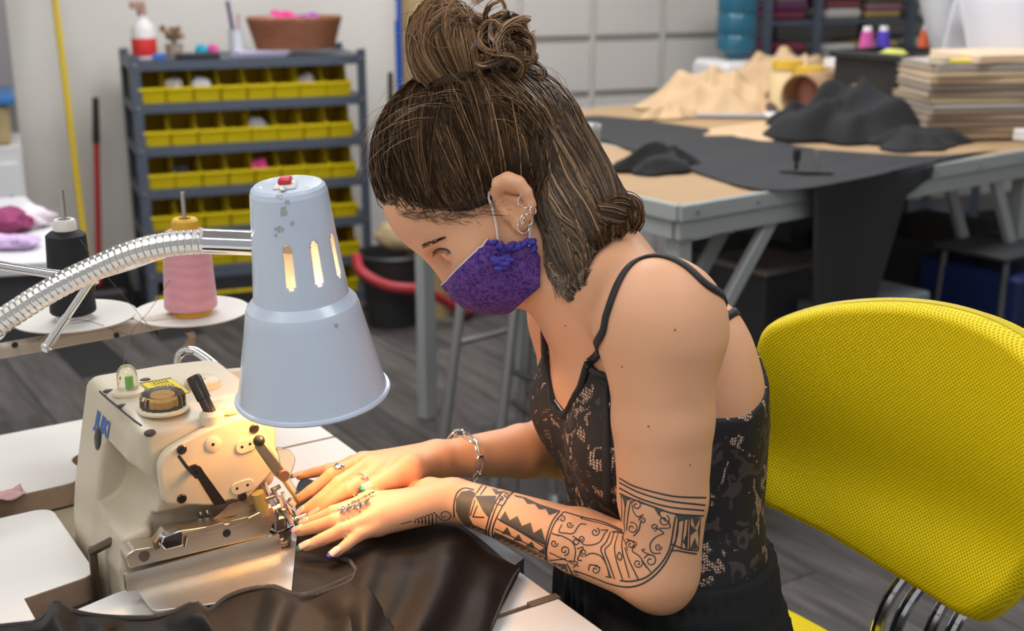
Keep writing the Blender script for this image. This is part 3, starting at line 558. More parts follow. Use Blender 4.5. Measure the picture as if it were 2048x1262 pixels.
for i in range(4):
    for z0, hh in ((.463, .22), (.813, .18), (1.053, .26)):
        p = L0*(1-(fs[i]+fs[i+1])/2)+R0*(fs[i]+fs[i+1])/2; w = wdt*(fs[i+1]-fs[i])-.06; mb = MB(); mb.box(p+MW*.14+EW*random.uniform(-.03, .03)+V(0, 0, z0+hh/2), (w*random.uniform(.6, .95), .22, hh*random.uniform(.6, 1)), WAX, .004); k += 1
        tag(obj('storage_box', mb, mat('pale_box%d' % (k % 6), pc_[k % 6], .6)), 'pale box behind frosted glass, %s shelf, %s bay from the left' % ({.463: 'low', .813: 'middle', 1.053: 'upper'}[z0], ORD[i]), 'box', 'boxes behind the frosted glass')
# water dispenser
p = wl(1462, .75); r = thing('water_dispenser', p, 'white water dispenser standing behind the kraft paper', 'dispenser'); mb = MB(); mb.box(p+V(0, 0, .48), (.27, .28, .96), WAX, .02); obj('housing', mb, mat('white_plastic', (.8, .78, .76), .4), r); mb = MB(); mb.box(p-MW*.142+V(0, 0, .72), (.18, .01, .14), WAX, .004); obj('tap_recess', mb, mat('grey_plastic', (.3, .3, .3), .5), r)
mb = MB(); mb.lathe([(0, 0), (.03, 0), (.045, .015), (.083, .04), (.086, .09), (.081, .10), (.086, .11), (.086, .18), (.081, .19), (.086, .20), (.086, .30), (.07, .33), (0, .335)], p+V(0, 0, .961), n=32); tag(obj('water_jug', mb, mat('blue_jug', (.03, .19, .30), .15, trans=.35, spec=.6)), 'blue plastic water jug upside down on the dispenser', 'jug')
# second rack with fabrics
p0 = wl(1520, .50); r2 = thing('shelving_unit', p0, 'blue-grey steel rack of folded fabrics at the right back', 'shelf'); W2 = 1.30
for x in (0, .27, .80, W2):
    for y in (0, .36): mb = MB(); mb.box(p0+EW*x+MW*y+V(0, 0, .85), (.035, .03, 1.70), WAX); obj('upright', mb, steel, r2)
LV2 = (.12, .50, .865, 1.09, 1.30)
for zz in LV2: mb = MB(); mb.box(p0+EW*W2/2+MW*.18+V(0, 0, zz), (W2-.04, .33, .022), WAX); obj('shelf_board', mb, steel, r2)
cl = [(.45, .43, .42), (.05, .03, .08), (.18, .03, .06), (.10, .12, .04), (.55, .53, .50), (.02, .02, .02), (.42, .30, .10), (.12, .03, .09), (.58, .56, .52), (.22, .06, .06), (.06, .08, .16), (.3, .14, .19), (.4, .4, .36)]
k = 0
for li, zz in enumerate(LV2[2:]):
    for xi, x in enumerate((.135, .42, .66, .95, 1.16)):
        z_ = zz+.0125
        for s_ in range(3 if li < 2 else 2):
            hh = random.uniform(.030, .05); mb = MB(); w = .20 if xi else .17; mb.box(p0+EW*(x+random.uniform(-.01, .01))+MW*.15+V(0, 0, z_+hh/2), (w, .28, hh), WAX, .012); k += 1
            tag(obj('folded_fabric', mb, mat('fold%d' % (k*5 % 13), cl[k*5 % 13], .85)), 'folded fabric, %s shelf of the right rack, %s pile, %s up' % (('lower', 'middle', 'upper')[li], ORD[xi], ('bottom', 'second', 'third')[s_]), 'fabric', 'folded fabrics on the right rack'); z_ += hh+.001
# small things standing at the back of the cutting tables
def jar(px, py, Y, rr, h, m, label, cat='jar', name='jar', lidm=None):
    q = at(px, py, Y); q[2] = ZC+.001; r = thing(name, q, label, cat); mb = MB(); mb.lathe([(0, 0), (rr, 0), (rr*1.04, h*.8), (rr*.85, h*.9), (rr*.85, h), (0, h)], q, n=24); obj('body', mb, m, r); mb = MB(); mb.lathe([(0, h*.95), (rr*.95, h*.95), (rr*.95, h*1.12), (0, h*1.13)], q, n=24); obj('lid', mb, lidm or mat('white_plastic', (.8, .78, .76), .4), r)
jar(1672, 130, 4.35, .045, .17, mat('clear_jar', (.62, .60, .60), .15), 'pale clear jar with a white lid by the black crate')
jar(1622, 132, 4.30, .055, .15, mat('red_jar', (.66, .32, .26), .4), 'white and red tub left of the clear jar', lidm=mat('yellow_lid', (.70, .45, .05), .4))
jar(1575, 118, 4.40, .055, .16, mat('yellow_tub', (.70, .55, .30), .4), 'cream tub with yellow band beside the blue jug', lidm=mat('yellow_lid', (.70, .45, .05), .4))
for i, (px, py, Y, col, lab, rr) in enumerate(((1735, 62, 4.30, (.5, .08, .28), 'magenta thread cone behind the black crate', .030), (1768, 62, 4.32, (.07, .04, .40), 'violet thread cone behind the black crate', .030), (1855, 62, 4.35, (.75, .13, .04), 'orange thread cone near the white paper rolls', .034), (1880, 66, 4.38, (.30, .10, .25), 'plum thread cone near the white paper rolls', .026))):
    q = at(px, py, Y); q[2] = ZC+.001; r = thing('thread_cone', q, lab, 'thread'); mb = MB(); mb.lathe([(0, .0), (rr*1.2, 0), (rr*1.2, .17), (rr, .19), (rr*.62, .285), (0, .285)], q, n=20); obj('thread', mb, mat('thr%d' % i, col, .8), r); mb = MB(); mb.lathe([(0, .28), (rr*.5, .28), (rr*.45, .30), (0, .30)], q, n=14); obj('core', mb, mat('white_plastic', (.8, .78, .76), .4), r)
pw = mat('white_paper', (.52, .52, .54), .7)
for i, (px, py, Y, r_, L_, ax, lab) in enumerate(((1935, 120, 4.20, .050, .50, (-.30, .1, 1), 'white paper roll leaning left behind the folder stack'), (2000, 120, 4.26, .075, .46, (.05, .1, 1), 'fat white paper roll with dark hollow, behind the folders'), (2075, 120, 4.15, .07, .48, (.2, .1, 1), 'white paper roll cut off by the right edge'))):
    q = at(px, py, Y)*[1, 1, 0]+V(0, 0, ZC+.004+abs(ax[0])*r_); mb = MB(); mb.lathe([(r_, 0), (r_, L_), (r_*.6, L_), (r_*.6, 0), (r_, 0)], q, nrm(V(*ax)), 28); tag(obj('paper_roll', mb, pw), lab, 'paper roll', 'white paper rolls')
for i, (px, py, Y, lab, rot) in enumerate(((1915, 105, 4.00, 'bent white paper sheet in front of the paper rolls', .35), (2035, 110, 3.92, 'large white paper sheet by the right edge behind the folders', -.25))):
    G = []; q = at(px, py, Y); q[2] = ZC+.004
    for u in np.linspace(0, 1, 14): G.append([q+V(.97, -.15, 0)*(v-.5)*.20+V(rot*.3*u, .08*u*u+.02*math.sin(v*5), u*.42) for v in np.linspace(0, 1, 14)])
    mb = MB(); mb.grid(G); tag(obj('paper_sheet', mb, pw, solid=.001, recalc=False), lab, 'paper')
# ------------------------------------------------------------------ under the cutting tables
q = onz(1690, 700, .0); 
def bx(name, label, cat, px, py, Y, w, d, h, m, z0=0, ax=CAX, bev=.006, **k):
    c = at(px, py, Y)*[1, 1, 0]; mb = MB(); mb.box(c+V(0, 0, z0+h/2), (w, d, h), ax, bev); return tag(obj(name, mb, m, **k), label, cat)
bx('storage_box', 'grey flat-fronted box under the cutting tables, left of the blue bin', 'box', 1690, 600, 3.35, .36, .30, .50, mat('grey_box', (.20, .23, .245), .5))
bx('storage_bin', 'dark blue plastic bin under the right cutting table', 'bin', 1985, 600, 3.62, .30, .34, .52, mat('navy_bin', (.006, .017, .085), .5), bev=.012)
bx('storage_box', 'black box added to darken the space beneath the right table', 'box', 1850, 560, 3.95, .42, .34, .56, mat('black_plastic', (.02, .02, .02), .5))  # added filler box, its black stands in for the shade under the table
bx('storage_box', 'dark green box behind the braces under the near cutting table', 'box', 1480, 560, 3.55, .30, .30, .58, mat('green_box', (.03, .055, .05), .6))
bx('storage_box', 'dark grey box added far back to deepen the shade beneath the tables', 'box', 1640, 500, 4.15, .6, .25, .64, mat('charcoal_box', (.025, .025, .028), .6))  # added dark backdrop, put in so the space under the tables reads as shade
bx('plastic_sheet', 'dull beige tray on a low trolley behind the near table brace', 'tray', 1525, 545, 3.30, .22, .22, .02, mat('dull_tray', (.24, .21, .19), .6), z0=.585)
bx('trolley_frame', 'slim grey trolley carrying the dull tray', 'trolley', 1525, 545, 3.30, .18, .18, .583, mat('dark_steel', (.07, .07, .075), .4, .5))
mb = MB(); blob(mb, at(1655, 478, 3.9), (.04, .04, .035), 70, .2); oo = at(1655, 478, 3.9); tag(obj('orange_ball', mb, mat('orange_ball', (.5, .17, .02), .6)), 'small orange bundle glimpsed in the dark under the table', 'bundle')
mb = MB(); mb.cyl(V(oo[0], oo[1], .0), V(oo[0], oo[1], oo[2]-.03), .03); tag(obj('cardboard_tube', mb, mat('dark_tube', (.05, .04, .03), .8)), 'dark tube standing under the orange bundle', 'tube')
fr2 = thing('folding_stool', at(1985, 560, 3.5)*[1, 1, 0], 'slim grey metal stool frame under the right table', 'stool'); c = at(1985, 560, 3.5)*[1, 1, 0]+V(.03, .08, 0)
for s_ in (-1, 1):
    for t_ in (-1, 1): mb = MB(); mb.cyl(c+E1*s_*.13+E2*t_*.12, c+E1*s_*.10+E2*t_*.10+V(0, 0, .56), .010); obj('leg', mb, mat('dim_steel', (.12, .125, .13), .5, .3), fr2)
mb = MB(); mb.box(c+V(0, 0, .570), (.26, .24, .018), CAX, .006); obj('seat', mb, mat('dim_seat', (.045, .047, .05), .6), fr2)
# metal chair behind the woman
hx = V(.62, -.78, 0); hy = V(.78, .62, 0); c = at(1010, 900, 2.98)*[1, 1, 0]; ch = thing('metal_chair', c, 'grey metal chair with bent back plate standing behind the woman', 'chair'); cg = mat('chair_grey', (.23, .23, .225), .4, .6)
bp = at(1168, 300, 2.86); bd = nrm(V(.82, .56, 0)); bw = V(-bd[1], bd[0], 0); G = []
for u in np.linspace(-1, 1, 12): G.append([bp+V(.80, -.20, 0)*u*.045+V(0, 0, v*.06)+V(.1, .2, 0)*(1-u*u)*.10 for v in np.linspace(-1, 1, 8)])
mb = MB(); mb.grid(G); obj('back_plate', mb, mat('beige_metal', (.36, .34, .31), .4, .4), ch, solid=.006, recalc=False)
S_ = at(1000, 585, 2.95); S_[2] = .60
LG = [((928, 560), (885, 900), 2.82), ((1035, 560), (1003, 850), 2.86), ((1062, 585), (1028, 972), 2.90), ((1080, 560), (1100, 900), 3.05)]
for (a, b, Y) in LG:
    p = at(*a, Y+.10); d = at(*b, Y)-p; q = p+d*(p[2]/-d[2])*.995; p[2] = min(p[2], .66); mb = MB(); mb.cyl(q+V(0, 0, .004), p, .0125); lg = obj('leg', mb, cg, ch); mb = MB(); mb.cyl(q, q+nrm(p-q)*.03, .018, .016); obj('foot', mb, mat('chrome', (.75, .75, .76), .12, 1), lg)
mb = MB(); sc = (at(928, 560, 2.92)+at(1080, 560, 3.15))/2; mb.box(V(sc[0]+.06, sc[1]+.02, .675), (.24, .24, .03), [hy, -hx, V(0, 0, 1)], .012); obj('seat', mb, mat('beige_metal', (.36, .34, .31), .4, .4), ch)
for (a, b) in (((905, 690), (1015, 660)), ((1015, 740), (1075, 760)), ((1020, 800), (1080, 840))): mb = MB(); mb.cyl(at(*a, 2.9), at(*b, 2.95), .008); obj('stretcher', mb, cg, ch)
for x in (1150, 1185): mb = MB(); mb.tube(spline([V(sc[0]+.15, sc[1]+(x-1167)*.004, .68), V(sc[0]+.20, sc[1]+(x-1167)*.004, .76), at(x, 330, 2.88)], 6), .009, 8); obj('back_post', mb, cg, ch)
# ------------------------------------------------------------------ sewing table
ZTab = .77; TAX = [TN, TT_, V(0, 0, 1)]
lam = mat('cream_laminate', (.74, .71, .66), .32, var=.02, vscale=5); chip = mat('chipboard_edge', (.36, .25, .17), .8, var=.25, vscale=70)
stab = thing('sewing_table', tab(.1, -1.1, 0), 'white laminate sewing table with cut-out around the overlock machine', 'table')
def board_part(name, ab_, z1=ZTab, th=.030, m=None, m2=None):
    mb = MB(); P = [tab(a, b, z1) for a, b in ab_]; n = len(P); Q = [p-V(0, 0, th) for p in P]; o = 0
    mb.v = [tuple(p) for p in P+Q]; mb.f = [tuple(range(n)), tuple(range(2*n-1, n-1, -1))]+[(i, n+i, n+(i+1) % n, (i+1) % n) for i in range(n)]; mb.mi = [0, 1]+[1]*n
    return obj(name, mb, [m or lam, m2 or chip], stab, bevel=.0015, angle=30)
def arc(cx, cy, r, a0, a1, n=6): return [(cx+r*math.cos(math.radians(a)), cy+r*math.sin(math.radians(a))) for a in np.linspace(a0, a1, n)]
board_part('table_board', [(-.6, -1.71), (.66, -1.71), (.66, -1.459), (.505, -1.459), (.47, -1.56), (.40, -1.585), (.36, -1.585)]+arc(.362, -1.562, .023, 270, 180, 5)[1:]+[(.342, -1.53)]+arc(.312, -1.518, .025, 0, 90, 5)+[(.20, -1.49), (-.6, -1.478)])
board_part('table_board', [(-.6, -1.437), (.255, -1.437)]+arc(.262, -1.417, .02, 270, 360, 5)+arc(.262, -1.255, .02, 0, 90, 5)+[(.205, -1.225), (.205, -.5), (-.6, -.5)])
board_part('table_board', [(.285, -1.188), (.338, -1.196), (.343, -1.03), (.66, -1.03), (.66, -.938), (.208, -.938), (.208, -1.165)], ZTab-.001)
board_part('table_board', [(.208, -.930), (.66, -.930), (.66, -.45), (.208, -.45)])
board_part('table_board', [(.505, -1.455), (.66, -1.455), (.66, -1.033), (.535, -1.033)])
mb = MB(); mb.box(tab(.435, -.934, ZTab-.012), (.45, .008, .012), TAX); obj('seam_strip', mb, mat('grey_seam', (.25, .22, .19), .6), stab)
mb = MB(); mb.box(tab(.645, -.934, ZTab-.004), (.035, .010, .010), TAX); obj('seam_plug', mb, mat('brown_seam', (.14, .10, .07), .6), stab)
mb = MB(); mb.prism([tab(.650, -1.17, ZTab+.001), tab(.672, -1.17, ZTab+.001), tab(.678, -1.02, ZTab+.001), tab(.652, -1.008, ZTab+.001)], (0, 0, -.03)); obj('edge_band', mb, mat('grey_woodgrain_edge', (.115, .125, .14), .5, var=.35, vscale=30, stretch=(2, 2, 60)), stab)
mb = MB(); mb.box(tab(.03, -1.1, .66), (1.2, 1.16, .02), TAX); obj('under_tray', mb, mat('tray_dark', (.05, .045, .04), .6), stab)
for a, b in ((-.55, -1.66), (.60, -1.66), (-.55, -.55), (.60, -.55)): mb = MB(); mb.box(tab(a, b, .325), (.05, .05, .65), TAX, .004); obj('leg', mb, mat('leg_steel', (.25, .25, .25), .4, .6), stab)
mb = MB(); mb.box(tab(.29, -1.46, .705), (.075, .11, .065), TAX, .006); obj('pit_block', mb, mat('tan_pit', (.42, .35, .23), .6), stab)
# ------------------------------------------------------------------ overlock machine
mach = thing('overlock_machine', tab(.38, -1.27, .672), 'cream overlock sewing machine with blue lettering set into the table', 'sewing machine')
cream = mat('machine_cream', (.57, .50, .37), .42, var=.05, vscale=12, bump=.05, bscale=600); cream2 = mat('machine_plate', (.68, .58, .41), .40, var=.02); blackp = mat('black_enamel', (.018, .017, .016), .35); chrome = mat('chrome', (.75, .75, .76), .12, 1); brass = mat('satin_steel', (.62, .56, .46), .33, .95, var=.06, vscale=20, stretch=(1, 30, 1)); bronze = mat('bronze_lever', (.13, .095, .065), .4, .7)
def to_ab(P): return np.stack([P@TN, P@TT_, P[:, 2]], 1)
def sbox(Q, lo, hi, r):
    lo = np.asarray(lo, float); hi = np.asarray(hi, float); q = np.abs(Q-(lo+hi)/2)-(hi-lo)/2+r
    return np.linalg.norm(np.maximum(q, 0), axis=1)+np.minimum(q.max(1), 0)-r
def sd_mach(P):
    Q = to_ab(P); a, b, z = Q.T
    head = sbox(Q, (.322, -1.365, .845), (.470, -1.181, .948), .012)
    head = smax(head, (z-.948)+.10*np.maximum(0, a-.40)+.25*np.maximum(0, (b+1.225)), .006)
    body_ = sbox(Q, (.338, -1.36, .74), (.452, -1.204, .87), .010)
    col = sbox(Q, (.292, -1.372, .68), (.37, -1.285, .94), .008)
    bed = sbox(Q, (.292, -1.36, .70), (.462, -1.186, .806), .008); bed2 = sbox(Q, (.287, -1.24, .79), (.33, -1.186, .835), .008)
    d = smin(head, body_, .012); d = smin(d, col, .012); d = smin(d, bed, .014); d = smin(d, bed2, .015)
    # raised rib joining bed to head, then the scoop behind it
    d = smin(d, sbox(Q, (.30, -1.30, .80), (.36, -1.20, .93), .01), .01)
    sc = np.hypot((a-.300)*1.0, (z-.866)*.98)-.037; sc = smax(sc, -(b+1.285), .004); d = smax(d, -sc, .004)
    d = smax(d, (.290+.21*(z-.79)-a)*.95, .006)                                 # left flank leans inwards
    d = smax(d, (a-.466-.25*(z-.86))*.9, .008)
    return d
c_ = tab(.38, -1.27, .82); mv, mq = surface(sd_mach, c_-V(.17, .17, .15), c_+V(.17, .17, .14), .0025)
mesh_np('housing', relax(mv, mq, 1, .3), mq, cream, mach); MT = BVHTree.FromPolygons(mv.tolist(), mq.tolist())
def fp(px, py, b=-1.172): return onpl(px, py, tab(0, b, 0), TT_)
def plate(name, poly, b, th, m, bev=.0015, par=None):
    mb = MB(); mb.prism([fp(x, y, b) for x, y in poly], -TT_*th); return obj(name, mb, m, par or mach, bevel=bev)
def rnd(poly, r=6, n=3):
    out = []; N_ = len(poly)
    for i in range(N_):
        p = np.array(poly[i], float); q = np.array(poly[i-1], float); s_ = np.array(poly[(i+1) % N_], float); d0 = q-p; d1 = s_-p; l0 = min(r, np.linalg.norm(d0)*.45); l1 = min(r, np.linalg.norm(d1)*.45); A = p+nrm(d0)*l0; B = p+nrm(d1)*l1
        for k in range(n+1): t = k/n; out.append(tuple((1-t)**2*A+2*t*(1-t)*p+t*t*B))
    return out
plate('face_plate', rnd([(317, 930), (335, 902), (400, 866), (468, 838), (508, 830), (520, 845), (562, 918), (545, 945), (488, 1006), (470, 997), (428, 1012), (327, 1008)], 14), -1.168, .012, cream2, .0025)
def fdisc(px, py, r, b0, h, m, name, par=mach, n=20, prof=None):
    c = fp(px, py, b0); mb = MB(); mb.lathe(prof or [(0, 0), (r, 0), (r, h*.6), (r*.8, h), (0, h)], c, TT_, n); return obj(name, mb, m, par)
for x, y in ((363, 899), (508, 857), (363, 997), (484, 993)):
    o = fdisc(x, y, .0052, -1.1685, .0022, mat('dark_screw', (.10, .075, .06), .3, .8), 'screw'); c = fp(x, y, -1.166); mb = MB(); mb.box(c, (.0070, .0010, .0012), [nrm(TN+V(0, 0, .8)), TT_, nrm(np.cross(TN+V(0, 0, .8), TT_))]); obj('screw_slot', mb, blackp, o)
o = fdisc(426, 888, .0088, -1.1682, .0022, cream2, 'round_boss', n=28); fdisc(426, 889, .0018, -1.1662, .0004, blackp, 'hole', o)
def slot(x0, y0, x1, y1, r, name):
    p, q = fp(x0, y0, -1.1682), fp(x1, y1, -1.1682); u = nrm(q-p); w = np.cross(TT_, u); L_ = [p-u*r*math.sin(t)*1-w*r*math.cos(t) for t in np.linspace(0, math.pi, 10)]+[q+u*r*math.sin(t)+w*r*math.cos(t) for t in np.linspace(0, math.pi, 10)]; mb = MB(); mb.prism(L_, TT_*.0022); o = obj(name, mb, cream2, mach, bevel=.001)
    for x, y in ((x0, y0), (x1, y1)): fdisc(x, y+1, .0016, -1.1662, .0005, blackp, 'hole', o)
slot(484, 893, 500, 887, .0078, 'slot_boss'); slot(474, 976, 495, 969, .0072, 'slot_boss')
# bent black thread lever and take-up bar
mb = MB(); mb.tube([fp(357, 911, -1.157), fp(372, 932, -1.153), fp(393, 955, -1.157)], .0018, 6); obj('wire_lever', mb, blackp, mach)
bl_ = plate('bent_lever', [(377, 934), (392, 929), (402, 934), (411, 948), (455, 1008), (430, 1013), (392, 952), (380, 946)], -1.154, .003, mat('lever_brown_black', (.045, .035, .028), .35, .5), .0006)
fdisc(382, 938, .004, -1.168, .014, chrome, 'lever_pin')
mb = MB(); p, q = fp(517, 886, -1.152), fp(560, 948, -1.150); u = nrm(q-p); mb.box((p+q)/2, (np.linalg.norm(q-p), .004, .0115), [u, TT_, np.cross(u, TT_)], .0015); kl = obj('knife_lever', mb, mat('lever_bronze', (.30, .245, .18), .35, .85), mach); mb = MB(); mb.ell(fp(518, 882, -1.145), (.0062, .0062, .0062), None, 16, 10); obj('lever_ball', mb, blackp, kl)
mb = MB(); mb.lathe([(0, 0), (.006, 0), (.006, .012), (0, .012)], fp(560, 945, -1.156), TT_, 16); obj('lever_pivot', mb, mat('copper', (.45, .25, .15), .4, .8), kl)
# top fittings
def top(px, py, off=0): 
    h = hit(px, py, off, MT); return h[0]
g = top(257, 786); up = V(0, 0, 1); ga = 'oil_gauge'; mb = MB(); mb.lathe([(0, 0), (.017, 0), (.0165, .003), (.012, .005), (0, .005)], g, up, 28); og = obj('oil_gauge', mb, cream2, mach); clear = mat('clear_plastic', (.92, .88, .78), .06, trans=.92, spec=.5); mb = MB(); mb.lathe([(.0108, .005), (.0108, .020), (.0095, .0265), (.006, .0305), (0, .0315)], g, up, 24); obj('dome', mb, clear, og); mb = MB(); mb.box(g+V(.001, 0, .0125), (.0045, .0045, .013)); obj('green_float', mb, mat('green_float', (.12, .55, .03), .4), og)
g = top(327, 818); mb = MB(); mb.lathe([(0, 0), (.0265, 0), (.0268, .002), (.024, .004), (0, .004)], g, up, 36); oc = obj('oil_cap', mb, cream2, mach); clear2 = mat('amber_plastic', (1, .86, .62), .06, trans=.95, spec=.5); mb = MB(); mb.rings([[g+V((r_+.0008*math.cos(t*18))*math.cos(t), (r_+.0008*math.cos(t*18))*math.sin(t), h) for t in np.linspace(0, 2*math.pi, 108, endpoint=False)] for r_, h in ((.0225, .004), (.0225, .014), (.0205, .018), (.014, .019))]); obj('ribbed_dome', mb, clear2, oc); mb = MB(); mb.lathe([(0, .0045), (.012, .0045), (.012, .011), (0, .011)], g, up, 20); obj('wick', mb, mat('amber_wick', (.72, .42, .08), .5), oc)
L4 = [top(x, y, .0006) for x, y in ((278, 768), (341, 757), (379, 786), (318, 796))]; mb = MB(); mb.prism(L4, V(0, 0, .0005)); yl = obj('warning_label', mb, mat('label_yellow', (.72, .55, .01), .4), mach)
du, dv = L4[1]-L4[0], L4[3]-L4[0]; mb = MB()
for i in range(5):
    for k in range(3): s0 = .35+.10*i; a0 = .10+.27*k; p = L4[0]+du*s0+dv*a0+V(0, 0, .0009); mb.add([p, p+du*.035, p+du*.035+dv*.20, p+dv*.20], [(0, 1, 2, 3)])
obj('print_lines', mb, blackp, yl)['kind'] = 'stuff'
mb = MB()
for f in (.0, .26, 1): p = L4[0]+du*(f*.96+.02)+V(0, 0, .0009); mb.add([p, p+du*.012, p+du*.012+dv, p+dv], [(0, 1, 2, 3)])
for f in (.02, .95): p = L4[0]+dv*f+V(0, 0, .0009); mb.add([p, p+dv*.03, p+dv*.03+du, p+du], [(0, 1, 2, 3)])
obj('print_border', mb, blackp, yl)['kind'] = 'stuff'
for x, y in ((217, 782), (245, 811), (300, 866), (290, 760)):
    h = hit(x, y, 0, MT)
    if h: mb = MB(); mb.ell(h[0], (.0062, .0042, .0022), [nrm(TN), np.cross(h[1], TN), h[1]], 14, 8); obj('screw_recess', mb, mat('recess_dark', (.05, .03, .028), .5), mach)
h0 = top(424, 838); dl = nrm(at(393, 772, 1.27)-at(424, 838, 1.24)); ax = nrm(V(-.028, .02, .052)); mb = MB(); mb.lathe([(0, -.004), (.0125, -.004), (.0125, .006), (.0095, .009), (0, .009)], h0, up, 24); cl_ = obj('lever_collar', mb, cream2, mach); mb = MB(); mb.lathe([(0, 0), (.0062, 0), (.0062, .018), (.0072, .0185), (.0078, .042), (.0066, .045), (0, .046)], h0+V(0, 0, .004), ax, 20); obj('lever_handle', mb, mat('brown_black', (.05, .038, .028), .3, .3), cl_)
g = top(452, 817); mb = MB(); mb.lathe([(0, -.001), (.0175, -.001), (.018, .003), (.015, .006), (0, .007)], g, up, 28); obj('round_cap', mb, cream2, mach)
g = hit(405, 770, 0, MT); 
if g: mb = MB(); mb.lathe([(0, -.001), (.019, -.001), (.019, .006), (.014, .009), (0, .009)], g[0], up, 28); mb.box(g[0]+V(-.004, -.008, .009), (.02, .010, .004), TAX, .001); obj('cap', mb, cream, mach)
# chrome presser-lift tube at the back, thread guides beside it
S = spline([at(357, 752, 1.43), at(356, 722, 1.43), at(362, 706, 1.43), at(378, 700, 1.425), at(398, 706, 1.42), at(440, 738, 1.40), at(478, 772, 1.375), at(482, 792, 1.37), at(468, 800, 1.37)], 8); mb = MB(); mb.tube(S, .0052, 12); obj('chrome_tube', mb, chrome, mach)
for i, (x, y, Y, w) in enumerate(((455, 770, 1.40, .034), (476, 758, 1.41, .034), (430, 778, 1.385, .03))): mb = MB(); mb.box(at(x, y, Y), (w, .02, .024), [nrm(TN+TT_*.3), nrm(TT_-TN*.3), V(0, 0, 1)], .004); obj('tension_block', mb, cream, mach)
for i, (x, y, Y) in enumerate(((470, 795, 1.33), (448, 792, 1.34))): mb = MB(); mb.lathe([(0, 0), (.010, 0), (.010, .004), (.004, .006), (.004, .014), (.009, .016), (0, .018)], at(x, y, Y), nrm(V(.3, -.8, .4)), 18); obj('tension_disc', mb, chrome, mach)
# flank: lettering, oil window, seam line
def flank(px, py, off): h = hit(px, py, off, MT); return h
fh = flank(205, 850, .0007); fn_ = fh[1]; fx = nrm(TT_-fn_*(TT_@fn_)); fy = np.cross(fn_, fx)
if fy[2] < 0: fy = -fy
cu = bpy.data.curves.new('lettering', 'FONT'); cu.body = 'JUKI'; cu.size = .0260; cu.align_x = 'CENTER'; cu.align_y = 'CENTER'; cu.offset = .0010; cu.shear = .18; cu.space_character = 1.05; cu.resolution_u = 3; to = bpy.data.objects.new('t', cu); COL.objects.link(to); dg = bpy.context.evaluated_depsgraph_get(); tm = bpy.data.meshes.new_from_object(to.evaluated_get(dg)); bmt = bmesh.new(); bmt.from_mesh(tm); bmesh.ops.triangulate(bmt, faces=bmt.faces[:]); [bmesh.ops.subdivide_edges(bmt, edges=[e for e in bmt.edges if e.calc_length() > .004], cuts=1) for _ in range(3)]; bmesh.ops.triangulate(bmt, faces=bmt.faces[:]); bmt.to_mesh(tm); bmt.free(); mb = MB(); 
LV_ = []
for v in tm.vertices:
    p = fh[0]+fx*v.co.x+fy*v.co.y+fn_*.04; r_ = MT.ray_cast(Vector(p), Vector(-fn_), .1); LV_.append((np.array(r_[0]) if r_[0] else fh[0]+fx*v.co.x+fy*v.co.y)+fn_*.0010)
mb.add(LV_, [tuple(p.vertices) for p in tm.polygons]); bpy.data.objects.remove(to); tl_ = obj('lettering', mb, mat('blue_print', (.03, .13, .50), .4), mach, recalc=False, smooth=False); tl_['kind'] = 'stuff'
fh = flank(197, 877, 0); mb = MB(); mb.ell(fh[0]+fh[1]*.0005, (.0105, .0130, .0030), [nrm(TT_-fh[1]*(TT_@fh[1])), nrm(np.cross(fh[1], TT_)), fh[1]], 24, 8); ow = obj('oil_window', mb, mat('window_dark', (.035, .033, .033), .3, spec=.3), mach)
S = [flank(x, y, .0003) for x, y in ((200, 783), (215, 797), (232, 811), (250, 826), (268, 841), (283, 852))]; S = [q[0] for q in S if q]; mb = MB(); mb.tube(S, .0011, 6); obj('seam_line', mb, blackp, mach)
# looper cover, latch and ledge
plate('looper_cover', rnd([(252, 1112), (268, 1100), (318, 1092), (336, 1068), (358, 1062), (480, 1044), (545, 1012), (552, 1036), (536, 1072), (258, 1138)], 5, 2), -1.160, .024, brass, .001)
mb = MB(); mb.prism([tab(.289, -1.160, .803), tab(.289, -1.160, .786), tab(.289, -1.1515, .786), tab(.289, -1.1515, .790), tab(.289, -1.156, .803)], TN*.165); obj('front_ledge', mb, brass, mach)
for x, y, w, h in ((383, 1067, 38, 13), (430, 1055, 38, 13), (478, 1043, 38, 12)): plate('cover_panel', rnd([(x-w/2, y-h/2+6), (x+w/2, y-h/2-4), (x+w/2, y+h/2-4), (x-w/2, y+h/2+6)], 2, 1), -1.1590, .001, mat('panel_steel', (.50, .44, .34), .4, .9), .0003)
fdisc(454, 1067, .0042, -1.1595, .0006, blackp, 'cover_hole'); fdisc(289, 1113, .0055, -1.1595, .0006, mat('hole_brown', (.10, .07, .045), .5), 'cover_hole')
la = plate('cover_latch', rnd([(327, 1074), (362, 1061), (367, 1066), (366, 1092), (331, 1101), (322, 1090)], 3, 2), -1.147, .012, chrome, .0012); mb = MB(); mb.tube([fp(318, 1075, -1.156), fp(311, 1085, -1.154), fp(314, 1096, -1.154)], .003, 8); obj('latch_spring', mb, mat('brown_spring', (.2, .13, .07), .4, .6), la)
mb = MB(); mb.cyl(fp(372, 1072, -1.150), fp(368, 1092, -1.150), .0022); obj('latch_pin', mb, chrome, la)
plate('chip_guard', rnd([(425, 1040), (440, 1028), (460, 1008), (485, 1000), (500, 1012), (505, 1022), (490, 1028)], 4, 2), -1.176, .003, mat('guard_steel', (.42, .36, .28), .4, .8), .0006)
for x, y in ((400, 1022), (414, 1018), (420, 1030)): mb = MB(); mb.cyl(fp(x, y, -1.19), fp(x+2, y+16, -1.19), .0028); obj('stud', mb, chrome, mach)
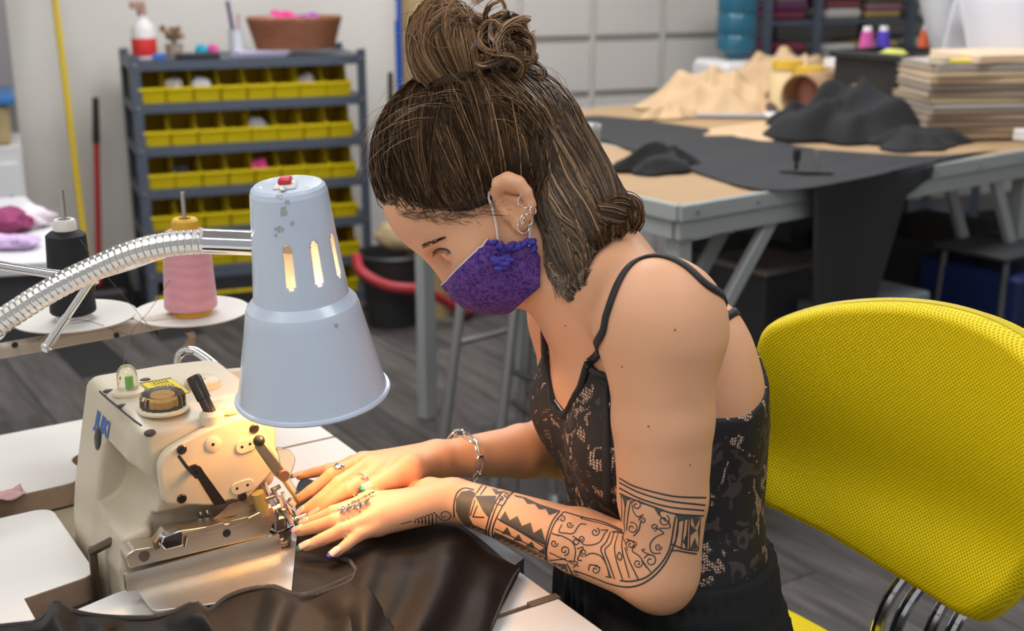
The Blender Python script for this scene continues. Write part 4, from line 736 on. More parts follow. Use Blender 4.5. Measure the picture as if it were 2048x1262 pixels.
# needle, presser foot and looper parts
nd = tab(.468, -1.168, 0)
def q3(x, y, b=-1.165): return fp(x, y, b)
mb = MB(); mb.cyl(q3(515, 985), q3(528, 1028), .0068); obj('amber_guard', mb, mat('amber_guard', (.55, .40, .12), .25, trans=.3), mach)
mb = MB(); mb.cyl(q3(525, 965, -1.178), q3(556, 1046, -1.172), .0042); mb.cyl(q3(534, 990, -1.178), q3(545, 1010, -1.172), .0062); obj('presser_bar', mb, chrome, mach)
mb = MB(); mb.cyl(q3(545, 975, -1.190), q3(572, 1040, -1.180), .0028); mb.cyl(q3(553, 995, -1.188), q3(560, 1012, -1.186), .0055); obj('needle_bar', mb, chrome, mach)
ft = thing('dummy', (0, 0, 0), '', ''); bpy.data.objects.remove(ft)
mb = MB(); mb.prism([onz(x, y, .797) for x, y in ((522, 1060), (568, 1042), (600, 1050), (556, 1072))], (0, 0, .004)); pf = obj('presser_foot', mb, chrome, mach, bevel=.0008); mb = MB(); mb.box(q3(558, 1044, -1.165), (.014, .012, .016), TAX, .002); mb.box(q3(566, 1036, -1.165), (.006, .008, .024), TAX, .001); obj('foot_shank', mb, mat('steel_dark', (.35, .33, .30), .25, .9), pf)
for i, (x0, y0, x1, y1, r) in enumerate(((530, 998, 548, 992, .0022), (538, 1020, 560, 1012, .0025), (565, 985, 590, 1052, .0022), (572, 1025, 582, 1045, .0030), (540, 1040, 592, 1040, .0016), (590, 1038, 612, 1030, .0018), (548, 980, 560, 972, .0026), (578, 1000, 588, 1010, .0035), (520, 1045, 552, 1040, .0020), (556, 1025, 552, 1060, .0016))): mb = MB(); mb.cyl(q3(x0, y0, -1.160-.004*(i % 3)), q3(x1, y1, -1.160-.004*(i % 3)), r, n=10); obj('linkage_rod', mb, chrome if i % 3 else mat('steel_dark', (.35, .33, .30), .25, .9), mach)
mb = MB(); mb.prism([onz(x, y, .787) for x, y in ((518, 1063), (560, 1058), (584, 1070), (578, 1092), (553, 1097))], (0, 0, .005)); obj('needle_plate', mb, mat('plate_dark_steel', (.30, .27, .23), .28, .9), mach, bevel=.001); mb = MB(); mb.lathe([(0, 0), (.004, 0), (.003, .003), (0, .003)], onz(563, 1083, .792), up, 14); obj('plate_screw', mb, chrome, mach)
plate('eye_guard', rnd([(553, 893), (582, 902), (592, 918), (580, 958), (602, 992), (594, 1002), (566, 962), (560, 925)], 5, 2), -1.205, .0022, mat('clear_guard', (.88, .82, .62), .08, trans=.93, spec=.5), .0004)
mb = MB(); mb.tube([fp(563, 955, -1.2), fp(580, 980, -1.2), fp(596, 1001, -1.2)], .0022, 6); obj('guard_edge', mb, mat('amber_guard', (.55, .40, .12), .25, trans=.3), mach)
# knee lever link at the left
A = fp(250, 1068, -1.215); B = onz(185, 1102, .80); mb = MB(); u = nrm(B-A); mb.box((A+B)/2, (np.linalg.norm(B-A)+.01, .012, .008), [u, nrm(np.cross(V(0, 0, 1), u)), np.cross(u, nrm(np.cross(V(0, 0, 1), u)))], .003); kl2 = obj('knee_link', mb, bronze, mach); mb = MB(); mb.cyl(B+V(0, 0, .004), B+V(0, 0, -.11), .0045); obj('link_rod', mb, bronze, kl2)
mb = MB(); mb.box(tab(.375, -1.265, .685), (.16, .19, .025), TAX, .004); obj('machine_base', mb, mat('base_dark', (.06, .05, .045), .5, .4), mach)
cp_ = thing('cloth_plate', onz(440, 1150, .772), 'brushed steel cloth plate beside the overlock machine', 'plate'); sl = mat('brushed_steel', (.60, .585, .56), .33, .95, var=.08, vscale=60, stretch=(1, 1, 1), bump=.05, bscale=500)
PX = rnd([(262, 1166), (335, 1142), (532, 1081), (600, 1062), (690, 1062), (745, 1130), (640, 1178), (308, 1222)], 14, 3); mb = MB(); mb.prism([onz(x, y, .786) for x, y in PX], (0, 0, -.003)); obj('steel_sheet', mb, sl, cp_, bevel=.0008); mb = MB(); mb.prism([onz(x, y, .7825)*1 for x, y in rnd([(275, 1168), (335, 1150), (600, 1072), (730, 1128), (640, 1170), (315, 1210)], 10, 2)], (0, 0, -.012)); obj('plate_support', mb, mat('steel_dark', (.35, .33, .30), .25, .9), cp_)
# ------------------------------------------------------------------ sewing lamp on a gooseneck
R0 = at(626, 785, 1.212); T0 = at(575, 366, 1.190); LA = nrm(T0-R0); H = np.linalg.norm(T0-R0); k = H/.222
lamp = thing('sewing_lamp', (-.60, 1.10, .771), 'pale blue enamelled lamp with slotted neck on a chrome gooseneck, switched on', 'lamp')
prof = [(.0775, 0), (.0785, .0012), (.0780, .003), (.0755, .0035), (.0738, .010), (.0660, .047), (.0572, .089), (.0562, .0945), (.0545, .0990), (.0500, .1040), (.0468, .1075), (.0450, .1265), (.0448, .128), (.0445, .131), (.0406, .170), (.0403, .173), (.04015, .1745), (.0374, .207), (.0368, .2135), (.0352, .2180), (.0325, .2203), (.012, .2215), (0, .222)]
prof = [(r, h*k) for r, h in prof]; wv = LA; u_ = nrm(np.cross(wv, V(0, 1, 0))); v_ = np.cross(wv, u_); n_ = 120
def ang_of(px, py):
    best = None
    for j in range(n_):
        a = 2*math.pi*j/n_; p = R0+wv*.15*k+(u_*math.cos(a)+v_*math.sin(a))*.043
        if (p-CAM)@((u_*math.cos(a)+v_*math.sin(a))) > 0: continue
        dd = abs(pj(p)[0]-px)
        if best is None or dd < best[0]: best = (dd, j)
    return best[1]
SGN = 1 if ang_of(620, 500) > ang_of(585, 500) else -1; cents = [ang_of(580, 500)]; cents = [(cents[0]+12*i*SGN) % n_ for i in (0, 1, 2, 5, 6, 7)]
def skip(i, j):
    if i not in (12, 13, 14): return False
    for c in cents:
        dj = (j-c+n_//2) % n_-n_//2
        if i == 13 and -2 <= dj <= 1: return True
        if i != 13 and -1 <= dj <= 0: return True
    return False
enam = mat('pale_blue_enamel', (.53, .61, .72), .25, coat=.3, spec=.5, var=.03, vscale=20)
mb = MB(); mb.lathe(prof, R0, LA, n_, skip); shade = obj('lamp_shade', mb, enam, lamp, solid=.0012, angle=14)
mb = MB(); mb.tube([R0+(u_*math.cos(a)+v_*math.sin(a))*.0775+wv*.001 for a in np.linspace(0, 2*math.pi, 96, endpoint=False)], .0022, 8, closed=True); obj('rolled_rim', mb, enam, shade)
bulbm = mat('lit_bulb', (1, .75, .45), .5, emit=BULB, emitcol=BULB_COL); mb = MB(); bc_ = R0+wv*.021*k; mb.lathe([(0, -.030), (.014, -.027), (.025, -.016), (.029, 0), (.026, .016), (.016, .036), (.013, .046), (0, .047)], bc_, wv, 24); obj('bulb', mb, bulbm, lamp); mb = MB(); mb.lathe([(0, .046), (.0155, .046), (.0155, .135), (0, .135)], bc_, wv, 20); obj('socket', mb, mat('socket_white', (.7, .7, .68), .5), lamp)
c = T0+wv*.0005; fx_ = nrm(V(1, 0, 0)-wv*wv[0]); fy_ = np.cross(wv, fx_); mb = MB(); mb.box(c-fy_*.012, (.022, .020, .004), [fx_, fy_, wv], .002); sw = obj('switch_plate', mb, mat('cream_switch', (.75, .72, .66), .4), lamp); mb = MB(); mb.box(c-fy_*.010+wv*.005, (.013, .012, .007), [fx_, fy_, nrm(wv+fx_*.2)], .002); obj('rocker_switch', mb, mat('red_switch', (.62, .03, .05), .35), sw); mb = MB(); mb.ell(c-fy_*.026+wv*.001, (.0036, .0036, .002), [fx_, fy_, wv], 12, 8); obj('switch_screw', mb, chrome, sw)
for a in range(6):
    an = math.radians(60*a+20); mb = MB(); p = c+(fx_*math.cos(an)+fy_*math.sin(an))*.026-wv*.0024; mb.ell(p, (.0045, .0022, .0020), [nrm(-fx_*math.sin(an)+fy_*math.cos(an)), nrm(fx_*math.cos(an)+fy_*math.sin(an)), wv], 10, 6); obj('vent', mb, mat('vent_glow', (.85, .72, .5), .5), shade)
ST = BVHTree.FromPolygons([tuple(shade.matrix_basis @ v.co + Vector(lamp.location)) for v in shade.data.vertices], [tuple(p.vertices) for p in shade.data.polygons]); mb = MB(); R_ = np.random.default_rng(11)
for x, y, w_, h_ in ((560, 392, 9, 11), (568, 424, 8, 12), (560, 458, 11, 9), (584, 446, 5, 8), (574, 404, 5, 8), (672, 652, 5, 8), (552, 470, 5, 5)):
    ring_ = []
    for t in np.linspace(0, 2*math.pi, 11, endpoint=False): f_ = R_.uniform(.5, 1.15); ring_.append(hit(x+w_*f_*math.cos(t), y+h_*f_*math.sin(t), .0009, ST))
    c0_ = hit(x, y, .0009, ST)
    if c0_ and all(ring_): mb.add([c0_[0]]+[q[0] for q in ring_], [(0, 1+i, 1+(i+1) % 11) for i in range(11)])
obj('scuff_marks', mb, mat('scuff', (.37, .385, .40), .7, var=.3, vscale=300), shade, recalc=False)['kind'] = 'stuff'
gk = [at(508, 486, 1.205), at(432, 483, 1.200), at(350, 487, 1.195), at(275, 502, 1.19), at(200, 532, 1.185), at(120, 570, 1.175), at(45, 615, 1.165), at(-30, 668, 1.155), at(-100, 740, 1.145), V(-.585, 1.115, .93), V(-.60, 1.10, .84), V(-.60, 1.10, .79)]
S = spline(gk, 40); L_ = np.concatenate([[0], np.cumsum(np.linalg.norm(np.diff(S, axis=0), axis=1))]); i0 = np.searchsorted(L_, np.linalg.norm(gk[1]-gk[0])); Ls = np.arange(L_[i0], L_[-1], .0011); Pn = np.stack([np.interp(Ls, L_, S[:, q]) for q in range(3)], 1); ph_ = (Ls/.0066) % 1; rr = .0122-.0006*np.clip((ph_-.72)/.1, 0, 1); mb = MB(); mb.tube(Pn, rr, 14); obj('gooseneck', mb, mat('gooseneck_steel', (.72, .71, .68), .22, 1), lamp, angle=25)
mb = MB(); e0 = gk[0]+nrm(gk[0]-gk[1])*.006; mb.tube([e0, gk[0], gk[1], gk[1]+nrm(gk[1]-gk[0])*.012], .0128, 20); obj('collar', mb, chrome, lamp)
mb = MB(); mb.lathe([(0, 0), (.045, 0), (.045, .012), (.02, .03), (.013, .034), (0, .034)], (-.60, 1.10, .771), up, 28); obj('lamp_base', mb, mat('black_base', (.03, .03, .03), .4), lamp)
# chrome rod with handle
rod = thing('guide_rod', at(187, 557, 1.34), 'chrome rod with ball joint and hanging handle, below the gooseneck', 'rod')
mb = MB(); mb.tube([at(-140, 500, 1.26), at(-20, 528, 1.29), at(100, 547, 1.32), at(184, 557, 1.34)], .0052, 12); obj('rod', mb, chrome, rod); mb = MB(); mb.tube([at(190, 556, 1.34), at(260, 535, 1.36), at(330, 510, 1.38), at(420, 478, 1.41)], .0030, 10); obj('thin_rod', mb, chrome, rod)
mb = MB(); mb.ell(at(187, 557, 1.335), (.0075, .0075, .0075), None, 16, 10); obj('ball_joint', mb, chrome, rod); A, B = at(183, 560, 1.32), at(93, 694, 1.31); mb = MB(); mb.cyl(A, A*.45+B*.55, .0042); mb.cyl(A*.45+B*.55, B, .0050); mb.ell(B, (.0062, .0062, .0062), None, 14, 8); obj('handle', mb, chrome, rod)
mb = MB(); q = at(-140, 500, 1.26); mb.cyl(q, V(q[0], q[1], .772), .006); obj('post', mb, chrome, rod)
# ------------------------------------------------------------------ thread stand with cones
dA, dB = at(148, 634, 1.535), at(383, 624, 1.632); rd_ = nrm(dB-dA); rd_[2] *= 0; rd_ = nrm(rd_); rs = V(rd_[1], -rd_[0], 0); zr = dA[2]-.020
st_ = thing('thread_stand', V(*(dA-rd_*.5)[:2], ZTab+.001), 'cream thread stand rail carrying round spool dishes behind the machine', 'thread stand'); cr = mat('rail_cream', (.50, .43, .34), .5, var=.15, vscale=25); dsh = mat('dish_cream', (.63, .60, .55), .5, var=.04)
mb = MB(); A = dA-rd_*.55; B = dB+rd_*.022; mb.box(V(*((A+B)/2)[:2], zr-.007)+rs*.0, (np.linalg.norm((B-A)[:2]), .022, .015), [rd_, rs, V(0, 0, 1)], .002); rail = obj('rail', mb, cr, st_)
for x, y in ((233, 671), (311, 666), (30, 690)):
    p = onpl(x, y, V(*dA[:2], 0)+rs*.011, rs); mb = MB(); mb.lathe([(0, 0), (.004, 0), (.003, .002), (0, .002)], p, rs, 12); obj('rail_screw', mb, blackp, rail)
for i, cpt in enumerate((dA-rd_*.165, dA, dB)):
    mb = MB(); mb.lathe([(0, 0), (.03, 0), (.060, .002), (.0765, .0065), (.0775, .0085), (.075, .0085), (.058, .0055), (.03, .004), (0, .004)], V(cpt[0], cpt[1], cpt[2]-.006), up, 48); ds = obj('spool_dish', mb, dsh, st_); mb = MB(); mb.cyl(V(cpt[0], cpt[1], zr), V(cpt[0], cpt[1], cpt[2]+.165), .0030); obj('spool_pin', mb, mat('pin_steel', (.5, .49, .46), .3, 1), ds)
mb = MB(); q = dA-rd_*.50; mb.cyl(V(q[0], q[1], ZTab+.002), V(q[0], q[1], zr-.004), .011); obj('post', mb, cr, st_); mb = MB(); mb.lathe([(0, 0), (.05, 0), (.05, .008), (.02, .014), (0, .014)], V(q[0], q[1], ZTab+.001), up, 24); obj('foot', mb, cr, st_)
mb = MB(); q = onpl(378, 664, V(*dB[:2], 0)+rs*.013, rs); G = [[q+rd_*(u*.012-.006+.004*math.sin(v*5))+V(0, 0, -v*.026)+rs*.003*math.sin(v*6+u*3) for u in np.linspace(0, 1, 5)] for v in np.linspace(0, 1, 8)]; mb.grid(G); obj('cloth_knot', mb, mat('knot_beige', (.45, .37, .28), .9), st_, solid=.002, recalc=False)
def cone(name, label, c, r0, r1, h, m, cm_, zoff):
    r = thing(name, c, label, 'thread'); mb = MB(); pr = [(r0*.72, 0), (r0*.96, .003)]
    for i in range(26): t = i/25; rr = r0+(r1-r0)*t; pr.append((rr*(1+.0025*math.sin(t*40)), .005+t*(h-.012)))
    pr += [(r1*.8, h-.003), (r1*.55, h)]; mb.lathe(pr, c+V(0, 0, .006), up, 48); o = obj('thread', mb, m, r); mb = MB(); mb.lathe([(.0045, -.0), (r0*.80, -.0), (r0*.76, .008), (.0045, .008)], c+V(0, 0, 0), up, 32); obj('cone_base', mb, cm_, r); mb = MB(); mb.lathe([(.0045, h-.004), (r1*.60, h-.004), (r1*.58, h+.010), (r1*.50, h+.013), (.0085, h+.013), (.0085, h)], c+V(0, 0, .006), up, 32); obj('cone_top', mb, cm_, r); return r
def thread_mat(name, col):
    m = mat(name, col, .6, sheen=.3 if col[0] > .1 else 0, spec=.3); nt = m.node_tree; N = nt.nodes.new; L = nt.links.new; b = nt.nodes['Principled BSDF']; tc = N('ShaderNodeTexCoord'); wv_ = N('ShaderNodeTexWave'); wv_.bands_direction = 'Z'; wv_.inputs['Scale'].default_value = 420; wv_.inputs['Distortion'].default_value = 1.5; L(tc.outputs['Object'], wv_.inputs['Vector']); w2 = N('ShaderNodeTexWave'); w2.bands_direction = 'Z'; w2.inputs['Scale'].default_value = 22; w2.inputs['Distortion'].default_value = 7; w2.inputs['Detail Scale'].default_value = 1; L(tc.outputs['Object'], w2.inputs['Vector'])
    mx = N('ShaderNodeMix'); mx.data_type = 'RGBA'; mx.inputs[6].default_value = (*[c*.95 for c in col], 1); mx.inputs[7].default_value = (*[min(1, c*1.05) for c in col], 1); L(w2.outputs['Fac'], mx.inputs[0]); L(mx.outputs[2], b.inputs['Base Color']); bp = N('ShaderNodeBump'); bp.inputs['Strength'].default_value = .35; bp.inputs['Distance'].default_value = .0006; L(wv_.outputs['Fac'], bp.inputs['Height']); L(bp.outputs[0], b.inputs['Normal']); return m
cone('thread_cone', 'pink thread cone on a yellow core, right dish of the thread stand', dB+V(0, 0, -.0015), .0355, .0300, .112, thread_mat('pink_thread', (.70, .32, .36)), mat('yellow_core', (.66, .38, .03), .45), 0)
cone('thread_cone', 'black thread cone on a white core, behind the chrome handle', dA+V(0, 0, -.0015), .0285, .0245, .110, thread_mat('black_thread', (.012, .013, .015)), mat('white_core', (.68, .63, .60), .5), 0)
mb = MB()
for pts in ([at(340, 560, 1.58), at(300, 620, 1.55), at(262, 668, 1.52), at(240, 760, 1.40)], [at(160, 478, 1.51), at(220, 560, 1.48), at(300, 655, 1.45), at(360, 745, 1.40)], [at(60, 690, 1.50), at(150, 640, 1.49), at(262, 672, 1.49)]): mb.tube(spline(pts, 8), .0004, 4)
o = obj('loose_threads', mb, mat('thread_grey', (.06, .05, .05), .6)); tag(o, 'thin dark threads running from the spools towards the machine', 'thread', kind='stuff')
mb = MB(); q = onz(4, 995, .772); G = [[q+TN*(u-.5)*.05+TT_*(v-.5)*.03+V(0, 0, .004+.004*math.sin(u*7)*math.cos(v*6)) for u in np.linspace(0, 1, 10)] for v in np.linspace(0, 1, 8)]; mb.grid(G); tag(obj('cloth_scrap', mb, mat('pinkgreen_scrap', (.6, .35, .35), .8, var=.6, vscale=60), solid=.001, recalc=False), 'tiny pink and green scrap at the left edge of the table', 'cloth')
# ------------------------------------------------------------------ black satin being sewn
sat = mat('black_satin', (.0095, .008, .007), .58, spec=.22, bump=.06, bscale=900)
def polyres(pl, n):
    P = np.array(pl, float); d = np.concatenate([[0], np.cumsum(np.linalg.norm(np.diff(P, axis=0), axis=1))]); s_ = np.linspace(0, d[-1], n); return np.stack([np.interp(s_, d, P[:, 0]), np.interp(s_, d, P[:, 1])], 1)
def catm(pl, n): return polyres(spline([V(x, y, 0) for x, y in pl], 10)[:, :2], n)
up_px = [(-60, 1258), (20, 1250), (80, 1240), (110, 1205), (150, 1224), (215, 1234), (300, 1234), (345, 1224), (390, 1206), (415, 1222), (450, 1196), (490, 1180), (540, 1172), (575, 1184), (600, 1190), (640, 1180), (690, 1158), (720, 1145)]
lo_px = [(-60, 1420), (900, 1440)]
nu, nv = 220, 46; U = catm(up_px, nu); Lw = polyres(lo_px, nu); G = []
for j in range(nv):
    v = j/(nv-1); row = []
    for i in range(nu):
        q = U[i]*(1-v)+Lw[i]*v; x = q[0]; s_ = v*6
        f = .010*max(0, math.sin(x*.021-v*4.2))**2+.008*max(0, math.sin(x*.034+v*3+1))**2+.012*math.exp(-((x-(395+170*v))/34)**2)*(1-.4*v)+.024*math.exp(-((x-(105+60*v))/30)**2)*max(0, 1-v*1.2)+.010*math.exp(-((x-(215-40*v))/26)**2)
        row.append(onz(q[0], q[1], .789+.002*(v > .02)+f*min(1, v*9+.12)))
    G.append(row)
satin = thing('black_fabric', onz(500, 1225, .771), 'black satin fabric spread over the table front and under both hands', 'fabric')
mb = MB(); mb.grid(G); obj('front_drape', mb, sat, satin, solid=.0012, recalc=False, angle=80)
# second sweep: under the hands, out to the pointed corner and down
up2 = [(588, 992), (600, 962), (622, 960), (690, 985), (770, 1000), (850, 1012), (905, 1040), (960, 1078), (1010, 1120), (1042, 1136)]
md2 = [(596, 1050), (626, 1078), (650, 1108), (690, 1122), (735, 1085), (790, 1080), (850, 1090), (920, 1110), (990, 1135), (1040, 1142)]
lo2 = [(560, 1420), (640, 1420), (700, 1420), (740, 1420), (780, 1420), (820, 1400), (860, 1380), (890, 1370), (920, 1350), (945, 1330)]
A_, B_, C_ = catm(up2, 120), catm(md2, 120), catm(lo2, 120); G = []
for j in range(70):
    v = j/69; row = []
    for i in range(120):
        q = A_[i]*(1-v/.3)+B_[i]*(v/.3) if v < .3 else B_[i]*(1-(v-.3)/.7)+C_[i]*((v-.3)/.7); x, y = q; z = .7905
        d1 = x-(905-.62*(y-1050))-60*math.sin((y-1050)*.008); z += .016*math.exp(-(d1/42)**2)*np.clip((y-1030)/60, 0, 1)+.006*math.exp(-((d1+90)/30)**2)*np.clip((y-1060)/60, 0, 1)+.010*math.exp(-((x-(760-.35*(y-1080)))/30)**2)*np.clip((y-1070)/40, 0, 1)
        z += .006*math.exp(-((x-(985-.25*(y-1150)))/26)**2)*np.clip((y-1120)/40, 0, 1)
        z -= .014*np.clip((x-840)/160, 0, 1)
        row.append(onz(x, y, max(z, .7735)))
    G.append(row)
mb = MB(); mb.grid(G); obj('side_drape', mb, sat, satin, solid=.0012, recalc=False, angle=80)
stm = mat('overlock_stitch', (.012, .012, .012), .7, sheen=.3)
def stitch(px, dz=.0025, amp=.0022, z=.791):
    P = polyres(px, max(12, int(len(px)*16))); mb = MB(); Q = [onz(x, y, z+dz)+V(0, 0, .0008*((i % 2)*2-1))+V(0, 1, 0)*amp*((i % 2)*2-1) for i, (x, y) in enumerate(P)]; mb.tube(Q, .0011, 5); o = obj('overlock_stitch', mb, stm, satin); o['kind'] = 'stuff'
stitch([tuple(q) for q in catm(up_px, 60)]); stitch([(668, 1112), (700, 1122), (712, 1140), (704, 1160), (680, 1172), (640, 1186), (600, 1193)], .004); stitch([(1040, 1138), (1030, 1150), (1010, 1190), (990, 1240), (975, 1275)], .002, .0018, .778)
# ------------------------------------------------------------------ yellow mesh chair
nB = nrm(V(-.83, -.54, .12)); wB = nrm(V(.545, -.838, 0)); uB = np.cross(wB, nB); uB = uB if uB[2] > 0 else -uB; PB0 = at(1520, 840, 1.395)
def my():
    m = mat('yellow_mesh', (.74, .58, .012), .6, spec=.2); nt = m.node_tree; N = nt.nodes.new; L = nt.links.new; b = nt.nodes['Principled BSDF']; uv = N('ShaderNodeUVMap'); mp = N('ShaderNodeMapping'); mp.inputs['Scale'].default_value = (1, 1, 1); L(uv.outputs[0], mp.inputs[0])
    vo = N('ShaderNodeTexVoronoi'); vo.inputs['Scale'].default_value = 290; vo.inputs['Randomness'].default_value = .0; vo.voronoi_dimensions = '2D'; mp.inputs['Rotation'].default_value = (0, 0, .78); L(mp.outputs[0], vo.inputs['Vector'])
    cr_ = N('ShaderNodeValToRGB'); e = cr_.color_ramp.elements; e[0].position = .22; e[0].color = (.50, .36, .001, 1); e[1].position = .42; e[1].color = (.90, .68, .002, 1); L(vo.outputs['Distance'], cr_.inputs[0]); L(cr_.outputs[0], b.inputs['Base Color']); bp = N('ShaderNodeBump'); bp.inputs['Strength'].default_value = .5; bp.inputs['Distance'].default_value = .0015; L(vo.outputs['Distance'], bp.inputs['Height']); L(bp.outputs[0], b.inputs['Normal']); return m
ym = my(); chair = thing('office_chair', (.262, 1.346, 0), 'office chair with yellow mesh back and seat, chrome back brackets', 'chair')
out = [(1493, 700), (1505, 663), (1530, 640), (1600, 615), (1700, 606), (1800, 616), (1900, 645), (1990, 692), (2060, 750), (2125, 835), (2150, 930), (2125, 1020), (2060, 1095), (2000, 1163), (1955, 1222), (1910, 1252), (1868, 1250), (1810, 1218), (1700, 1152), (1600, 1082), (1520, 1030), (1495, 1000), (1480, 850)]
def outl(px, py): return onpl(px, py, PB0, nB)
O3 = spline([outl(*p) for p in out+[out[0]]], 8)[:-1]; cen = O3.mean(0); NA = len(O3); NRr = 34
cu_ = np.array([((p-cen)@wB, (p-cen)@uB) for p in O3]); hw = np.abs(cu_[:, 0]).max(); hh = np.abs(cu_[:, 1]).max()
G = []
for r in range(NRr+1):
    s_ = r/NRr; row = []
    for a in range(NA):
        x, y = cu_[a]*s_; d = -.045*(1-min(1, (x/hw)**2))+.012*math.exp(-((y+hh*.72)/.05)**2)*1.0-.018*math.exp(-((y+hh*.45)/.07)**2)
        row.append(cen+wB*x+uB*y+nB*(d-.016*max(0, (s_-.93)/.07)**2))
    G.append(row)
G = np.array(G); vs = [G[0].mean(0)]+[p for r in G[1:] for p in r]; fs = [(0, 1+a, 1+(a+1) % NA) for a in range(NA)]
for r in range(NRr-1):
    for a in range(NA): b_ = (a+1) % NA; fs.append((1+r*NA+a, 1+(r+1)*NA+a, 1+(r+1)*NA+b_, 1+r*NA+b_))
o_ = len(vs); back = [p-nB*.030 for p in G[-1]]; vs += back; bc0 = len(vs); vs.append(np.mean(back, 0)-nB*.02)
for a in range(NA): b_ = (a+1) % NA; L0_ = 1+(NRr-1)*NA; fs.append((L0_+a, o_+a, o_+b_, L0_+b_)); fs.append((o_+a, bc0, o_+b_))
mb = MB(); mb.add(vs, fs); bo = obj('backrest', mb, ym, chair, angle=60)
me = bo.data; uvl = me.uv_layers.new(name='UVMap'); lo_ = np.array(bo.parent.location)
for lp in me.loops: p = np.array(me.vertices[lp.vertex_index].co)+lo_-cen; uvl.data[lp.index].uv = (p@wB, p@uB)
mb = MB(); Z = [G[-1][a]-nB*.012 for a in range(0, NA, 2)]; mb.tube(Z, .0045, 6, closed=True); obj('edge_piping', mb, mat('yellow_piping', (.62, .50, .012), .5), bo)
sc_ = V(.262, 1.346, 0); sx, sy = -V(.83, .54, 0)/np.linalg.norm([.83, .54]), V(.545, -.838, 0); G = []
prof_ = [(0, -.03), (.9, -.03), (.97, -.02), (1, 0), (.985, .018), (.93, .028), (.8, .032), (0, .030)]
for f, h in prof_: G.append([sc_+(sx*.25*np.sign(math.cos(t))*abs(math.cos(t))**.5+sy*.25*np.sign(math.sin(t))*abs(math.sin(t))**.5)*max(f, .001)+V(0, 0, .485+h) for t in np.linspace(0, 2*math.pi, 64, endpoint=False)])
mb = MB(); mb.rings(G); so = obj('seat', mb, ym, chair); me = so.data; uvl = me.uv_layers.new(name='UVMap')
for lp in me.loops: p = np.array(me.vertices[lp.vertex_index].co); uvl.data[lp.index].uv = (p@sx, p@sy)
for (x0, y0, x1, y1) in ((1742, 1186, 1706, 1262), (1822, 1232, 1806, 1290)):
    A = outl(x0, y0)-nB*.025+uB*.03; B = outl(x1, y1)-nB*.01; C = V(*(sc_-sx*.16+sy*((A-sc_)@sy*.55))[:2], .45); A = A-nB*.07; B = B-nB*.05; S = spline([A+uB*.03, A, B, B*.5+C*.5-uB*.06, C], 8); mb = MB(); 
    for sg in (-1, 1): mb.tube(S+sy*.012*sg, .0075, 10)
    br = obj('back_bracket', mb, chrome, chair); mb = MB(); mb.box(A*.8+B*.2, (.026, .012, .05), [sy, nB, uB], .003); obj('bracket_pad', mb, blackp, br); mb = MB(); mb.box(A+uB*.012, (.034, .016, .034), [sy, nB, uB], .004); obj('bracket_cover', mb, mat('bin_yellow', (.72, .56, .008), .45), br)
mb = MB(); mb.cyl(sc_+V(0, 0, .10), sc_+V(0, 0, .455), .028); obj('gas_column', mb, blackp, chair)
for i in range(5):
    a = 2*math.pi*i/5+.4; d = V(math.cos(a), math.sin(a), 0); mb = MB(); mb.tube([sc_+V(0, 0, .11), sc_+d*.15+V(0, 0, .10), sc_+d*.29+V(0, 0, .075)], [.024, .020, .014], 8); lg = obj('base_leg', mb, chrome, chair); mb = MB(); mb.lathe([(0, -.02), (.027, -.02), (.027, .02), (0, .02)], sc_+d*.29+V(0, 0, .0275), V(-d[1], d[0], 0), 18); mb.cyl(sc_+d*.29+V(0, 0, .05), sc_+d*.29+V(0, 0, .08), .008); obj('caster', mb, blackp, lg)
# ------------------------------------------------------------------ the seamstress: joints
HF = nrm(V(-.72, -.1925, -.6624)); HU = nrm(V(-.69, .2, .691)); HL = nrm(np.cross(HU, HF))
if HL[1] > 0: HL = -HL
HE = at(1035, 412, 1.335)
HAX = np.array([HF, HU, HL])
def hd(f, u, l=0.0): return HE+HF*f+HU*u+HL*l
TYAW = math.radians(18); TF = V(-math.cos(TYAW), -math.sin(TYAW), 0); TL = V(math.sin(TYAW), -math.cos(TYAW), 0)
#        z     cx    cy   depth width
TORSO = [(.60, .182, 1.28, .108, .172), (.68, .180, 1.285, .104, .160), (.758, .174, 1.292, .098, .134), (.82, .169, 1.295, .098, .124), (.87, .166, 1.297, .104, .125),
         (.92, .161, 1.30, .106, .128), (.97, .151, 1.302, .101, .130), (1.02, .126, 1.304, .081, .132), (1.06, .100, 1.306, .062, .122), (1.09, .088, 1.308, .044, .09), (1.12, .082, 1.308, .034, .055)]
def sd_torso(P):
    z = np.clip(P[:, 2], .60, 1.12); cx, cy, rd, rw = interp(z, TORSO)
    dx = P[:, 0]-cx; dy = P[:, 1]-cy; u = dx*TF[0]+dy*TF[1]; v = dx*TL[0]+dy*TL[1]
    e = 2.25; r = (np.abs(u/rd)**e+np.abs(v/rw)**e)**(1/e); d = (r-1)*np.minimum(rd, rw)
    return smax(d, np.maximum(.60-P[:, 2], P[:, 2]-1.125), .03)
def tpt(u, v, z):
    cx, cy, rd, rw = [float(q) for q in interp(z, TORSO)]; return V(cx, cy, z)+TF*u+TL*v
SH_N = at(1325, 640, 1.124); EL_N = at(1326, 1138, 1.115); WR_N = at(915, 1000, 1.262)
SH_F = at(1152, 625, 1.45); EL_F = at(1142, 893, 1.485); WR_F = at(885, 918, 1.362)
def hz(px, py, z): return onz(px, py, z)
